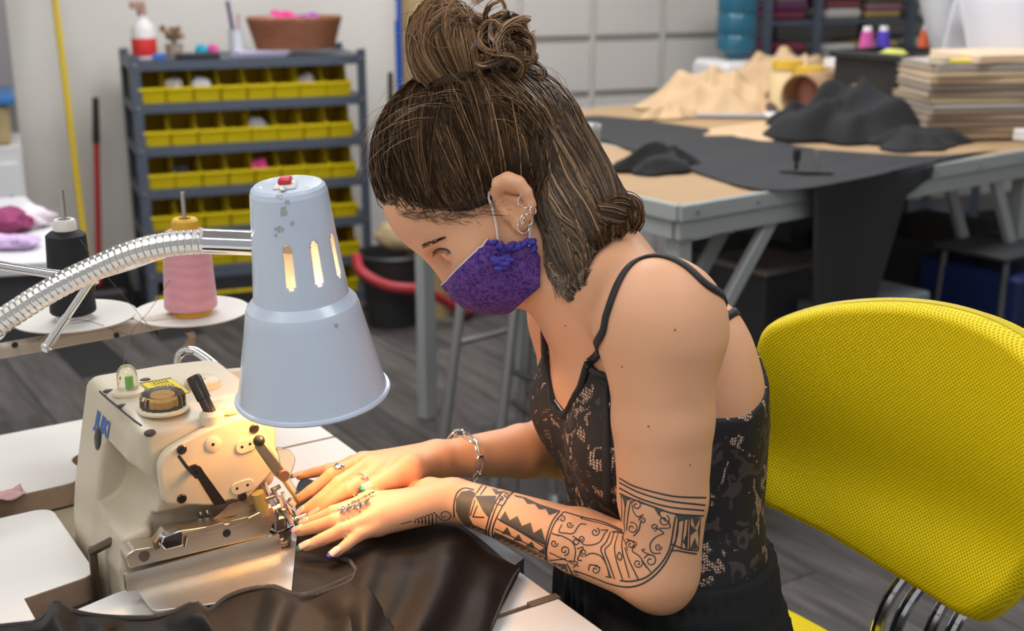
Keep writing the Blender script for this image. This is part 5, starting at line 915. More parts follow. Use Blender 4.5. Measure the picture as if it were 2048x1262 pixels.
HAND_N = dict(w=WR_N, f=[
    [hz(735, 1003, .826), hz(667, 1026, .820), hz(641, 1037, .812), hz(613, 1046, .805)],
    [hz(748, 1014, .829), hz(670, 1042, .823), hz(636, 1053, .814), hz(599, 1062, .805)],
    [hz(752, 1034, .826), hz(684, 1061, .820), hz(645, 1079, .812), hz(613, 1093, .805)],
    [hz(752, 1053, .818), hz(717, 1071, .815), hz(693, 1090, .809), hz(671, 1106, .804)]],
    th=[hz(860, 985, .825), hz(800, 990, .810), hz(752, 1000, .803), hz(722, 1010, .802)])
HAND_F = dict(w=WR_F, f=[
    [hz(755, 945, .838), hz(700, 980, .835), hz(663, 1003, .822), hz(634, 1024, .811)],
    [hz(738, 931, .841), hz(678, 967, .838), hz(640, 1000, .823), hz(606, 1024, .809)],
    [hz(724, 923, .838), hz(662, 951, .834), hz(625, 980, .820), hz(594, 1001, .808)],
    [hz(706, 929, .828), hz(657, 939, .823), hz(628, 945, .814), hz(599, 952, .808)]],
    th=[hz(818, 938, .842), hz(785, 957, .838), hz(757, 969, .836), hz(736, 978, .834)])
FR = [(.0098, .0083, .0074, .0062), (.0098, .0084, .0075, .0062), (.0094, .0080, .0071, .0059), (.0088, .0070, .0062, .0053)]
def sd_hand(P, H):
    w = H['w']; palm = None
    for i, f in enumerate(H['f']):
        m = w+(f[0]-w)*.12+(0 if i in (1, 2) else 0)
        e = sd_cone(P, m, f[0]*.97+w*.03, .0165, .0112); palm = e if palm is None else smin(palm, e, .012)
    th = H['th']; palm = smin(palm, sd_cone(P, w+(th[0]-w)*.35, th[0], .016, .015), .012)
    palm = smin(palm, sd_cone(P, th[0], th[1], .015, .0112), .01)
    out = palm
    for f, r in zip(H['f'], FR):
        d = chain(P, f, r, .0012)
        d = smin(d, np.linalg.norm(P-(f[1]+V(0, 0, .0012)), axis=1)-r[1]*.92, .002)
        out = np.minimum(out, smin(palm, d, .008))
    d = chain(P, th[1:], (.0112, .0098, .0075), .003); out = np.minimum(out, smin(palm, d, .008))
    return out
EAR = [(1003, 412), (993, 385), (999, 368), (1016, 361), (1036, 367), (1052, 384), (1061, 408), (1057, 430), (1047, 448), (1037, 455)]
EARY = [1.262, 1.256, 1.250, 1.246, 1.244, 1.243, 1.244, 1.247, 1.252, 1.257]
EARR = [.0045, .006, .0078, .0085, .0075, .0062, .0055, .005, .0055, .0058]
def sd_ear(P):
    d = chain(P, [at(x, y, Y) for (x, y), Y in zip(EAR, EARY)], EARR, .004)
    d = smin(d, chain(P, [at(1018, 392, 1.257), at(1036, 398, 1.252), at(1046, 418, 1.252), at(1040, 438, 1.256)], (.004, .0045, .0045, .004), .003), .004)
    d = smin(d, sd_ell(P, at(1033, 412, 1.262), HAX, (.018, .022, .006)), .008)
    d = smin(d, np.linalg.norm(P-at(1017, 428, 1.257), axis=1)-.0055, .006)
    return d
def sd_head(P):
    Q = (P-HE)@HAX.T; A = np.stack([Q[:, 0], Q[:, 1], np.abs(Q[:, 2])], 1); I = np.eye(3)
    d = sd_ell(A, (.008, .048, 0), I, (.101, .095, .077))
    d = smin(d, sd_ell(A, (.055, .068, 0), I, (.056, .058, .062)), .03)
    d = smin(d, sd_ell(A, (.045, -.012, 0), I, (.058, .062, .058)), .03)
    d = smin(d, chain(A, [V(.018, -.04, .046), V(.045, -.056, .036), V(.074, -.058, .010)], (.019, .016, .017), .01), .02)
    d = smin(d, sd_ell(A, (.083, -.058, 0), I, (.013, .012, .018)), .015)
    d = smin(d, sd_ell(A, (.068, -.008, .036), I, (.024, .024, .020)), .02)
    d = smin(d, chain(A, [V(.097, .034, .006), V(.094, .037, .025), V(.078, .036, .043)], (.009, .009, .008), .01), .012)
    d = smax(d, -sd_ell(A, (.104, .013, .031), I, (.0165, .0125, .018)), .012)
    d = smin(d, sd_ell(A, (.0835, .0135, .031), I, (.0130, .0128, .0145)), .003)
    d = smin(d, sd_cone(A, V(.101, .024, 0), V(.1105, -.011, 0), .0072, .0075), .012)
    d = smin(d, sd_ell(A, (.104, -.013, .009), I, (.0080, .0070, .0062)), .006)
    d = smin(d, sd_ell(A, (.097, -.036, 0), I, (.012, .012, .022)), .012)
    return d
NECK0 = hd(-.030, -.030); NECK1 = V(.098, 1.308, 1.055)
def box_grp(P, pts, mg, f):
    q = np.array(pts); lo = q.min(0)-mg; hi = q.max(0)+mg; m = ((P > lo) & (P < hi)).all(1); o = np.full(len(P), 1.0)
    if m.any(): o[m] = f(P[m])
    return o
BR_N = tpt(.064, .068, .895); BR_F = tpt(.064, -.070, .895)
def sd_trunk(P):
    d = sd_torso(P)
    for b, sg in ((BR_N, 1), (BR_F, -1)):
        ax = np.array([nrm(TF*.94+TL*.25*sg-V(0, 0, .2)), nrm(TL-TF*.25*sg), V(0, 0, 1)]); d = smin(d, sd_ell(P, b, ax, (.054, .058, .056)), .045)
    d = smin(d, sd_ell(P, tpt(-.038, .072, .965), np.array([TF, TL, V(0, 0, 1)]), (.042, .065, .09)), .04)
    d = smin(d, sd_ell(P, tpt(-.038, -.072, .965), np.array([TF, TL, V(0, 0, 1)]), (.042, .065, .09)), .04)
    return d
def sd_arms(P):
    # near arm
    a = chain(P, [SH_N, SH_N*.62+EL_N*.38+V(0, -.002, 0), SH_N*.3+EL_N*.7, EL_N], (.051, .0485, .0435, .0355), .006)
    a = smin(a, sd_ell(P, SH_N+V(-.004, -.002, -.010), np.eye(3), (.046, .046, .060)), .03)
    a = smin(a, np.linalg.norm(P-at(1326, 1182, 1.120), axis=1)-.0185, .025)
    m = EL_N*.62+WR_N*.38
    fa = sd_cone(P, EL_N+V(-.010, .0, -.002), m, .035, .0345); fa = smin(fa, sd_flat(P, m, WR_N, .0345, .0245, V(0, .35, .94), .93), .006)
    a = smin(a, fa, .022)
    f = sd_cone(P, SH_F, EL_F, .047, .043); f = smin(f, sd_ell(P, SH_F, np.eye(3), (.052, .05, .058)), .03)
    m = EL_F*.6+WR_F*.4
    g = sd_cone(P, EL_F, m, .036, .034); g = smin(g, sd_flat(P, m, WR_F, .034, .0225, V(0, .35, .94), .95), .006)
    return a, smin(f, g, .02)
def sd_body(P):
    T = box_grp(P, [(-.02, 1.05, .58), (.36, 1.46, 1.13)], .09, sd_trunk)
    N = box_grp(P, [SH_N, EL_N, WR_N], .12, lambda Q: sd_arms(Q)[0])
    Fm = box_grp(P, [SH_F, EL_F, WR_F], .12, lambda Q: sd_arms(Q)[1])
    kk = np.interp(P[:, 2], (.93, .99, 1.05), (.006, .035, .085)); d = smin(T, N, kk); d = smin(d, Fm, kk)
    d = smin(d, box_grp(P, [SH_N, NECK1, SH_F], .12, lambda Q: smin(sd_cone(Q, NECK1+V(.01, 0, -.01), SH_N+V(0.005, .01, .0), .048, .038), sd_cone(Q, NECK1, SH_F, .046, .036), .02)), .04)
    H = box_grp(P, [HE], .18, sd_head)
    H = smin(H, box_grp(P, [NECK0, NECK1], .12, lambda Q: smin(sd_cone(Q, NECK0, NECK1, .046, .050), sd_cone(Q, hd(.02, -.045), NECK1+V(-.025, -.005, -.02), .036, .04), .03)), .03)
    H = np.minimum(H, smin(H, box_grp(P, [at(1030, 405, 1.25)], .06, sd_ear), .006))
    d = smin(d, H, .04)
    d = smin(d, box_grp(P, HAND_N['f'][1]+HAND_N['f'][3]+[WR_N], .06, lambda Q: sd_hand(Q, HAND_N)), .012)
    d2 = box_grp(P, HAND_F['f'][1]+HAND_F['f'][3]+[WR_F], .06, lambda Q: sd_hand(Q, HAND_F))
    return np.where(d2 < .5, np.minimum(d, smin(smin(Fm, d2, .012), 1.0, .001)), d)
import time as _t; _t0 = _t.time()
BV, BQ = surface(sd_body, (-.30, 1.0, .57), (.37, 1.57, 1.36), .0026)
BV = relax(BV, BQ, 2, .4)
print('body', len(BV), len(BQ), _t.time()-_t0)
person = thing('person', (.2, 1.25, 0), 'seated woman in black lace camisole and purple face mask, sewing, hair in a bun', 'person')
# ------------------------------------------------------------------ skin, body
skin = mat('skin', (.77, .405, .225), .5, sub=.12, var=.06, vscale=14, bump=.08, bscale=900)
body = mesh_np('body', BV, BQ, skin, person)
BB = BVHTree.FromPolygons(BV.tolist(), BQ.tolist())
# ------------------------------------------------------------------ camisole
ZT = [(0, .926), (14, .934), (26, .964), (36, 1.0), (44, .992), (58, .965), (80, .952), (105, .953), (122, .968), (136, 1.0), (146, 1.03), (156, 1.022), (180, 1.0)]
def ztop(ang): return np.interp(np.abs(ang), [a for a, _ in ZT], [b for _, b in ZT])
def sd_top(P):
    d = sd_trunk(P)-.0035; cx, cy, _, _ = interp(np.clip(P[:, 2], .6, 1.12), TORSO)
    dx = P[:, 0]-cx; dy = P[:, 1]-cy; a = np.degrees(np.arctan2(dx*TL[0]+dy*TL[1], dx*TF[0]+dy*TF[1]))
    return smax(d, np.maximum((P[:, 2]-ztop(a))*.75, .735-P[:, 2]), .003)
tv, tq = surface(sd_top, (-.02, 1.10, .72), (.33, 1.48, 1.05), .0035)
tv = relax(tv, tq, 1, .4)
def lace_mat():
    m = mat('black_lace', (.02, .018, .018), .7); nt = m.node_tree; N = nt.nodes.new; L = nt.links.new; b = nt.nodes['Principled BSDF']
    tc = N('ShaderNodeTexCoord')
    n1 = N('ShaderNodeTexNoise'); n1.inputs['Scale'].default_value = 34; n1.inputs['Detail'].default_value = 2; n1.inputs['Distortion'].default_value = 1.2; L(tc.outputs['Object'], n1.inputs['Vector'])
    vo = N('ShaderNodeTexVoronoi'); vo.feature = 'DISTANCE_TO_EDGE'; vo.inputs['Scale'].default_value = 330; vo.inputs['Randomness'].default_value = .35; L(tc.outputs['Object'], vo.inputs['Vector'])
    net = N('ShaderNodeMath'); net.operation = 'LESS_THAN'; net.inputs[1].default_value = .13; L(vo.outputs['Distance'], net.inputs[0])
    fl = N('ShaderNodeTexVoronoi'); fl.inputs['Scale'].default_value = 62; L(tc.outputs['Object'], fl.inputs['Vector'])
    flm = N('ShaderNodeMath'); flm.operation = 'LESS_THAN'; flm.inputs[1].default_value = .34; L(fl.outputs['Distance'], flm.inputs[0])
    wv = N('ShaderNodeTexWave'); wv.wave_type = 'BANDS'; wv.bands_direction = 'DIAGONAL'; wv.inputs['Scale'].default_value = 190; wv.inputs['Distortion'].default_value = .6; L(tc.outputs['Object'], wv.inputs['Vector'])
    def thr(src, v, op='GREATER_THAN'):
        q = N('ShaderNodeMath'); q.operation = op; q.inputs[1].default_value = v; L(src, q.inputs[0]); return q.outputs[0]
    def mix(f, a, c):
        q = N('ShaderNodeMix'); q.data_type = 'RGBA'
        L(f, q.inputs[0])
        for k, x in ((6, a), (7, c)):
            if isinstance(x, tuple): q.inputs[k].default_value = x
            else: L(x, q.inputs[k])
        return q.outputs[2]
    black = (.012, .011, .012, 1); nude = (.60, .40, .30, 1); hz_ = (.10, .075, .065, 1)
    hatch = mix(wv.outputs['Fac'], black, (.11, .08, .07, 1)); netc = mix(net.outputs[0], nude, black)
    c1 = mix(thr(n1.outputs['Fac'], .415), netc, black); c1 = mix(thr(n1.outputs['Fac'], .60), c1, hatch); c1 = mix(flm.outputs[0], c1, black)
    L(c1, b.inputs['Base Color']); bp = N('ShaderNodeBump'); bp.inputs['Strength'].default_value = .5; bp.inputs['Distance'].default_value = .001
    L(n1.outputs['Fac'], bp.inputs['Height']); L(bp.outputs[0], b.inputs['Normal']); return m
black_cloth = mat('black_trim', (.012, .012, .014), .65)
white_trim = mat('white_lining', (.75, .68, .62), .8)
cami = mesh_np('camisole', tv, tq, lace_mat(), person)
TT = BVHTree.FromPolygons(tv.tolist(), tq.tolist())
def edge_pts(angs, dz=0, off=.002):
    out = []; nn = []
    for a in angs:
        z = float(ztop(a))+dz; cx, cy, rd, rw = [float(q) for q in interp(z, TORSO)]; r = math.radians(a); d = TF*math.cos(r)+TL*math.sin(r)
        h = BB.ray_cast(Vector(V(cx, cy, z)+d*.4), Vector(-d), .4) if False else TT.find_nearest(Vector(V(cx, cy, z)+d*.115))
        out.append(np.array(h[0])+np.array(h[1])*off); nn.append(np.array(h[1]))
    return np.array(out), np.array(nn)
mb = MB(); lin = MB()
for a0, a1 in ((-38, 38), (40, 146), (-146, -40), (146, 214)):
    aa = np.linspace(a0, a1, 40); aw = (aa+180) % 360-180
    P_, N_ = edge_pts(aw, -.004, .0015); mb.tube(P_, .0042, 6, flat=(V(0, 0, 1), 1))
    P_, N_ = edge_pts(aw, .0005, -.001); lin.tube(P_, .0022, 6)
obj('neckline_trim', mb, black_cloth, cami); obj('lining_edge', lin, white_trim, cami)
def surf_path(keys, n=10, off=.0016, tree=None):
    S = spline(keys, n); r = [near(p, off, tree) for p in S]; A = np.array([a for a, _ in r]); B = np.array([b for _, b in r])
    for _ in range(12):
        A[1:-1] = .5*A[1:-1]+.25*(A[:-2]+A[2:]); B[1:-1] = .5*B[1:-1]+.25*(B[:-2]+B[2:])
    r = [near(p, off, tree) for p in A]; return np.array([a for a, _ in r]), np.array([nrm(b) for b in B])
def strap(keys, w=.0085, name='strap'):
    P_, N_ = surf_path(keys); m = MB(); ribbon(m, P_, N_, w); return obj(name, m, black_cloth, cami, solid=.0018)
fr, _ = edge_pts([37]); bk, _ = edge_pts([147])
s1 = [fr[0]]
for q in ((1200, 682), (1213, 635)):
    h = hit(*q, .001); s1.append(h[0])
s1 += [hit(1226, 598, .001)[0], hit(1246, 553, .001)[0], hit(1275, 522, .001)[0], hit(1310, 513, .001)[0], hit(1370, 533, .001)[0], hit(1430, 586, .001)[0], hit(1462, 632, .001)[0], bk[0]]
strap(s1)
fr, _ = edge_pts([-37]); bk, _ = edge_pts([-147])
strap([fr[0], tpt(.075, -.09, 1.03), tpt(.045, -.09, 1.085), tpt(-.02, -.085, 1.10), tpt(-.06, -.082, 1.06), bk[0]])
m = MB(); P_ = []; N_ = []
for y in np.linspace(770, 1010, 18):
    h = hit(1209+(y-770)*.03, y, .0012, TT)
    if h: P_.append(h[0]); N_.append(h[1])
if len(P_) > 3: ribbon(m, P_, N_, .009); obj('side_band', m, black_cloth, cami, solid=.001)
# ------------------------------------------------------------------ trousers and shoes
HIPN = tpt(-.01, .085, .60)-V(0, 0, .05); HIPF = tpt(-.01, -.085, .60)-V(0, 0, .05); LD = nrm(V(-.86, -.50, -.03))
KN = HIPN+LD*.40+TL*.03; KF = HIPF+LD*.40-TL*.03; AN = KN+V(.05, .03, -.47); AF = KF+V(.04, .03, -.47)
def sd_pants(P):
    d = smax(sd_torso(P)-.012, P[:, 2]-.772, .004)
    d = smin(d, sd_ell(P, tpt(-.01, .0, .59), np.array([TF, TL, V(0, 0, 1)]), (.112, .178, .11)), .04)
    for h_, k_, a_ in ((HIPN, KN, AN), (HIPF, KF, AF)):
        e = smin(sd_cone(P, h_, k_, .088, .076), sd_cone(P, k_, a_, .072, .062), .03); d = smin(d, e, .03)
    d = smax(d, P[:, 2]-.772, .004)
    cx, cy, _, _ = interp(np.clip(P[:, 2], .6, 1.12), TORSO); an = np.arctan2(P[:, 1]-cy, P[:, 0]-cx)
    band = np.exp(-((P[:, 2]-.752)/.016)**2); low = np.clip((.74-P[:, 2])/.05, 0, 1)*np.clip((P[:, 2]-.5)/.1, 0, 1)
    d = d-.0022*np.sin(an*62+2*np.sin(an*9))*band-.005*np.sin(an*23+3*np.sin(an*5+P[:, 2]*20))*low-.006*np.exp(-((P[:, 2]-.726)/.006)**2)*-1*.5
    return np.maximum(d, .07-P[:, 2])
pv, pq = surface(sd_pants, (-.40, .86, .05), (.40, 1.62, .80), .006)
pants = mesh_np('trousers', relax(pv, pq, 1, .4), pq, mat('black_crepe', (.012, .0125, .014), .8, bump=.3, bscale=700, spec=.3), person)
for a_ in (AN, AF):
    m = MB(); f = nrm(V(-.86, -.5, 0)); side = V(-f[1], f[0], 0); rr = []
    for u, w, hh in ((-.06, .022, .05), (-.05, .032, .075), (-.01, .036, .078), (.05, .038, .06), (.11, .044, .045), (.16, .038, .035), (.185, .02, .022)):
        c0 = V(a_[0], a_[1], .012)+f*u; rr.append([c0+side*w*math.cos(t)+V(0, 0, 1)*max(-.011, hh*math.sin(t)) for t in np.linspace(0, 2*math.pi, 16, endpoint=False)])
    m.rings(rr); sh = obj('shoe', m, mat('black_leather', (.02, .02, .02), .4), person)
    m = MB(); m.rings([[V(a_[0], a_[1], z)+f*(.065+math.cos(t)*.128)+side*.043*math.sin(t) for t in np.linspace(0, 2*math.pi, 20, endpoint=False)] for z in (0, .012)]); obj('shoe_sole', m, mat('sole', (.04, .04, .04), .7), sh)
# ------------------------------------------------------------------ nails
nail_base = mat('nail', (.80, .45, .36), .22, coat=.6); nail_green = mat('nail_green', (.02, .25, .16), .25, metal=.3, coat=.5); nail_purple = mat('nail_purple', (.10, .05, .28), .25, metal=.3, coat=.5)
def nail(f, r, tipm, th=False):
    d = nrm(f[-1]-f[-2]); up = V(0, -.25, .97) if not th else nrm(V(.1, -.55, .8)); up = nrm(up-d*(up@d)); sd = np.cross(d, up); tip = f[-1]
    L = .0125; w = r*.86; G = []; 
    for i in range(9):
        s_ = i/8; row = []
        x = -.0065+s_*(L+.0045); ww = w*(1-.55*max(0, (s_-.6)/.4)**2)*min(1, .55+s_*3)
        for k in np.linspace(-1, 1, 7): row.append(tip+d*x+sd*ww*math.sin(k*1.1)/math.sin(1.1)+up*(r*1.03*math.cos(k*.95)-.0005-.0016*s_*s_))
        G.append(row)
    a = MB(); a.m = 0; a.grid(G[:7]); a.m = 1; a.grid(G[6:])
    obj('fingernail', a, [nail_base, tipm], person, solid=.0007)
for H_, cols in ((HAND_N, 'gpgp'), (HAND_F, 'bgpg')):
    for f, r, c_ in zip(H_['f'], FR, cols): nail(f, r[3]+.0004, {'g': nail_green, 'p': nail_purple, 'b': nail_base}[c_])
nail(HAND_F['th'], .0079, nail_green, True)
# ------------------------------------------------------------------ face details
brow_m = mat('brow_hair', (.035, .02, .012), .6)
m = MB()
for i in range(70):
    s_ = random.random(); x = 843+s_*44; y = 493-s_*17+random.uniform(-4.5, 4.5)*(1-.55*s_)
    a = hit(x, y, .0004); b = hit(x+random.uniform(5, 9), y-random.uniform(1, 5), .0009)
    if a and b: m.tube([a[0], (a[0]+b[0])/2+a[1]*.0004, b[0]], [.00035, .00032, .0001], 3)
obj('eyebrow', m, brow_m, person)
m = MB(); P_ = [hit(x, y, .0005) for x, y in ((866, 505), (872, 500), (880, 497), (889, 497.5), (897, 501), (902, 507))]
P_ = [q for q in P_ if q]; S_ = spline([q[0] for q in P_], 5); m.tube(S_, np.interp(np.linspace(0, 1, len(S_)), (0, .4, 1), (.0008, .0013, .0005)), 6)
for i in range(0, len(S_)-4, 1):
    o_ = nrm(HF*.8-HU*.75+HL*.25+V(random.uniform(-.1, .1), 0, random.uniform(-.1, .1))); m.tube([S_[i], S_[i]+o_*.003, S_[i]+o_*.0062+HU*.001], [.0003, .00025, .0001], 3)
obj('eyelashes', m, brow_m, person)
for q in ((1244, 734), (1297, 853), (1380, 930), (1350, 660), (1131, 652)):
    h = hit(*q, 0); m = MB()
    if h: m.ell(h[0], (.0012, .0012, .0005), [np.cross(h[1], HU), HU, h[1]], 8, 5); obj('mole', m, mat('mole', (.2, .09, .05), .6), person)
# ------------------------------------------------------------------ face mask
MC = [(.1130, -.0070), (.1205, -.0205), (.1190, -.040), (.1050, -.062), (.0850, -.078)]
ME = [(.0500, -.0090, .066), (.0445, -.0260, .068), (.0365, -.0360, .067), (.0230, -.0440, .065), (.0430, -.0800, .048)]
ns, nr = 30, 61; tC = np.linspace(0, 1, 5); G = np.zeros((ns, nr, 3))
ME2 = np.array([(.0500, -.0090, .0665), (.0445, -.0270, .068), (.0190, -.0400, .066), (.0235, -.0580, .062), (.0430, -.0800, .050)])
for i, s_ in enumerate(np.linspace(0, 1, ns)):
    cf = [np.interp(s_, tC, [q[k] for q in MC]) for k in (0, 1)]; ef = [np.interp(s_, [0, .12, .45, .7, 1], ME2[:, k]) for k in (0, 1, 2)]
    for j, r_ in enumerate(np.linspace(-1, 1, nr)):
        q = abs(r_)*math.pi/2; k = math.cos(q)**.85
        f_ = ef[0]+(cf[0]-ef[0])*k; u_ = ef[1]+(cf[1]-ef[1])*k; l_ = ef[2]*math.sin(q)*(1 if r_ > 0 else -1)
        ruf = max(0, abs(r_)-.86)/.14*max(0, 1-s_*1.25)
        p = hd(f_, u_, l_)+HL*(1 if r_ > 0 else -1)*ruf*.0035*math.sin(i*2.2+j)+HU*ruf*.002*math.cos(i*1.7+j*2)
        c_, n_ = near(p); dd = (p-c_)@n_
        if dd < .0025: p = c_+n_*.0025
        G[i, j] = p
m = MB(); m.grid(G)
def mask_mat():
    m_ = mat('purple_print_cotton', (.07, .022, .19), .85); nt = m_.node_tree; N = nt.nodes.new; L = nt.links.new; b = nt.nodes['Principled BSDF']
    tc = N('ShaderNodeTexCoord'); nz = N('ShaderNodeTexNoise'); nz.inputs['Scale'].default_value = 60; nz.inputs['Detail'].default_value = 3; L(tc.outputs['Object'], nz.inputs['Vector'])
    ad = N('ShaderNodeMixRGB'); ad.blend_type = 'ADD'; ad.inputs[0].default_value = .035; L(tc.outputs['Object'], ad.inputs[1]); L(nz.outputs['Color'], ad.inputs[2])
    vo = N('ShaderNodeTexVoronoi'); vo.feature = 'DISTANCE_TO_EDGE'; vo.inputs['Scale'].default_value = 135; L(ad.outputs[0], vo.inputs['Vector'])
    cr = N('ShaderNodeValToRGB'); e = cr.color_ramp.elements; e[0].position = .0; e[0].color = (.16, .075, .30, 1); e[1].position = .13; e[1].color = (.075, .024, .20, 1)
    q = cr.color_ramp.elements.new(.5); q.color = (.035, .010, .12, 1); L(vo.outputs['Distance'], cr.inputs[0]); L(cr.outputs[0], b.inputs['Base Color']); return m_
maskm = mask_mat(); mask = obj('face_mask', m, maskm, person, solid=.0016, angle=80, recalc=False)
m = MB(); m.tube(G[0]+HU*.0006, .0009, 5); obj('piping', m, mat('piping_white', (.75, .7, .72), .7), mask)
m = MB(); bl = mat('violet_ruffle', (.055, .04, .33), .7)
for i in range(26):
    r_ = i/25; p = G[int(1+r_*15), -1]+HL*.002; d = nrm(np.array([random.gauss(0, 1) for _ in range(3)])); m.ell(p+d*.0022, (.0052, .0028, .0036), [nrm(HF+d*.6), nrm(np.cross(HF+d*.6, HL)), HL], 8, 6)
for i in range(16):
    p = G[5+i % 4, -3]+HL*.002; m.ell(p+HF*(random.random()*.012)-HU*random.random()*.012, (.005, .003, .003), None, 8, 6)
obj('ruffle', m, bl, mask)
el = mat('white_elastic', (.78, .72, .68), .8)
ya = [at(x, y, Y) for x, y, Y in ((996, 490, 1.262), (992, 450, 1.262), (988, 412, 1.262), (986, 388, 1.258), (992, 366, 1.258))]; m = MB()
m.tube(spline([near(q, .0028)[0] for q in ya[:4]]+[ya[4]], 5), .0014, 6); obj('ear_loop', m, el, mask)
yb = [at(x, y, Y) for x, y, Y in ((1059, 490, 1.262), (1059, 470, 1.262), (1060, 440, 1.262), (1056, 405, 1.264))]; m = MB(); m.tube(spline([near(q, .0028)[0] for q in yb], 5), .0014, 6); obj('ear_loop', m, el, mask)
# ------------------------------------------------------------------ jewellery
silver = mat('silver', (.82, .80, .78), .18, 1); gold = mat('ring_bright', (.9, .88, .86), .15, 1)
def torus(mb, c, nn, R, r, n=28, k=8, sx=1, u0=None):
    nn = nrm(nn); u = nrm(np.cross(nn, V(0, 0, 1) if u0 is None else u0)); v = np.cross(nn, u)
    mb.tube([c+u*R*sx*math.cos(a)+v*R*math.sin(a) for a in np.linspace(0, 2*math.pi, n, endpoint=False)], r, k, closed=True)
for (x, y, R, Y, nn) in ((1049, 403, .0068, 1.237, (.35, -.93, .1)), (1066, 421, .0045, 1.239, (.75, -.6, .2)), (1056, 441, .0062, 1.241, (.6, -.8, .1)), (1053, 440, .0058, 1.243, (.2, -.95, .2)), (1047, 454, .0064, 1.246, (.3, -.9, .3))):
    m = MB(); torus(m, at(x, y, Y), V(*nn), R, .0008); e = obj('hoop_earring', m, silver, person)
ax_ = nrm(EL_F-WR_F); c0 = WR_F+ax_*.030; u = nrm(np.cross(ax_, V(0, 0, 1))); v = np.cross(ax_, u); brace = MB(); nl = 10
bracelet = thing('bracelet', WR_F+V(0, 0, -.02), 'chunky silver chain-link bracelet around the wrist of the bare arm', 'bracelet')
for i in range(nl):
    a = 2*math.pi*i/nl; d = u*math.cos(a)+v*math.sin(a); ta = -u*math.sin(a)+v*math.cos(a); R = .0285*(1.0 if d[2] > -.3 else 1.06)
    cc = c0+d*R+ax_*.004*math.sin(a*1+1); pr = nrm(d if i % 2 == 0 else ax_+d*.35); m = MB(); wv = np.cross(pr, ta)
    pts = []
    for b_ in np.linspace(0, 2*math.pi, 20, endpoint=False):
        x = .0105*(abs(math.cos(b_))**.7)*np.sign(math.cos(b_)); y = .0042*(abs(math.sin(b_))**.7)*np.sign(math.sin(b_)); pts.append(cc+ta*x+wv*y)
    m.tube(pts, .0013, 8, closed=True); obj('link', m, silver, bracelet)
def ring_on(f, i, s_, R, r, name, label, flat=1.0):
    c_ = f[i]*(1-s_)+f[i+1]*s_; d = nrm(f[i+1]-f[i]); m = MB(); torus(m, c_, d, R, r, 24, 8); root = obj(name, m, silver); return tag(root, label, 'ring'), c_, d
o, c_, d = ring_on(HAND_F['f'][2], 0, .72, .0092, .0013, 'ring', 'silver signet ring on the far hand above the machine plate')
m = MB(); m.ell(c_+V(0, -.004, .0088), (.0065, .005, .0018), [d, np.cross(d, V(0, 0, 1)), V(0, 0, 1)], 12, 8); obj('ring_face', m, silver, o)
o, c_, d = ring_on(HAND_F['f'][0], 0, .55, .0098, .0013, 'ring', 'thin pale band ring on the index finger of the far hand')
m = MB(); m.box(c_+V(-.001, -.006, .0074), (.003, .017, .0018), [d, nrm(np.cross(d, V(0, .5, .8))), nrm(V(0, -.5, .8))], .0006); obj('ring_bar', m, mat('ring_rose', (.85, .7, .66), .3, .8), o)
o, c_, d = ring_on(HAND_N['f'][1], 0, .42, .0100, .0014, 'ring', 'large silver star cluster ring on the tattooed hand')
for i in range(11):
    fx = (i % 6)/5-.5; fy = (i//6)-.5; p = c_+nrm(V(.9, .42, .08))*fx*.034+V(.15, -.9, .1)*fy*.010; p, nn = near(p+V(0, 0, .01), .0028)
    m = MB(); u = nrm(np.cross(nn, V(math.cos(i*1.3), math.sin(i*1.3), .2))); v = np.cross(nn, u); ri = []
    for k in range(10): a = math.pi*2*k/10; rr = .0062 if k % 2 == 0 else .0024; ri.append(p+(u*math.cos(a)+v*math.sin(a))*rr)
    n_ = len(ri); m.add(ri+[p+nn*.0022, p-nn*.001], [(k, (k+1) % n_, n_) for k in range(n_)]+[((k+1) % n_, k, n_+1) for k in range(n_)]); obj('star', m, silver, o, smooth=False)
# ------------------------------------------------------------------ hair
HD = np.array([.078, .046, .023]); hair_d = mat('hair_dark', HD*.45, .42, spec=.35, var=.25, vscale=30); hair_m = mat('hair_mid', HD*1.2, .42, spec=.4); hair_h = mat('hair_honey', HD*2.8, .42, spec=.4); hair_g = mat('hair_gold', HD*5.4, .45, spec=.4)
HLINE = [(-.14, -.03), (-.1, -.015), (-.063, .012), (-.040, .030), (-.011, .036), (.0176, .024), (.045, .033), (.072, .052), (.090, .074), (.1005, .105), (.104, .13)]
def hl(f): return np.interp(f, [a for a, _ in HLINE], [b for _, b in HLINE])
HC = (.000, .058, 0); HR = (.112, .112, .0895)
def sd_cap(P):
    Q = (P-HE)@HAX.T; d = sd_ell(Q, HC, np.eye(3), HR)
    lim = (hl(Q[:, 0])-.016-Q[:, 1])*.75
    return smax(d, np.maximum(lim, (Q[:, 0]-.110)), .028)
HYC = 1.33
def lh(P, pts, rs, k=.02):
    Q = P.copy(); Q[:, 1] = HYC+(Q[:, 1]-HYC)*.62; pts = [V(p[0], HYC+(p[1]-HYC)*.62, p[2]) for p in pts]; return chain(Q, pts, rs, k)
def sd_fall(P):
    d = lh(P, [at(1068, 255, 1.33), at(1100, 330, 1.33), at(1140, 415, 1.305), at(1160, 500, 1.275), at(1162, 560, 1.245)], (.036, .033, .033, .026, .012))
    d = np.minimum(d, lh(P, [at(1100, 330, 1.36), at(1140, 415, 1.37), at(1160, 500, 1.375)], (.03, .03, .02)))
    return smin(d, lh(P, [at(1110, 300, 1.33), at(1160, 365, 1.33), at(1215, 415, 1.325), at(1246, 440, 1.325)], (.030, .028, .023, .014)), .02)
BUNC = at(893, 98, 1.335); BX = nrm(V(.93, 0, .22)); BZ = nrm(V(-.25, .25, .93)); BYv = np.cross(BZ, BX)
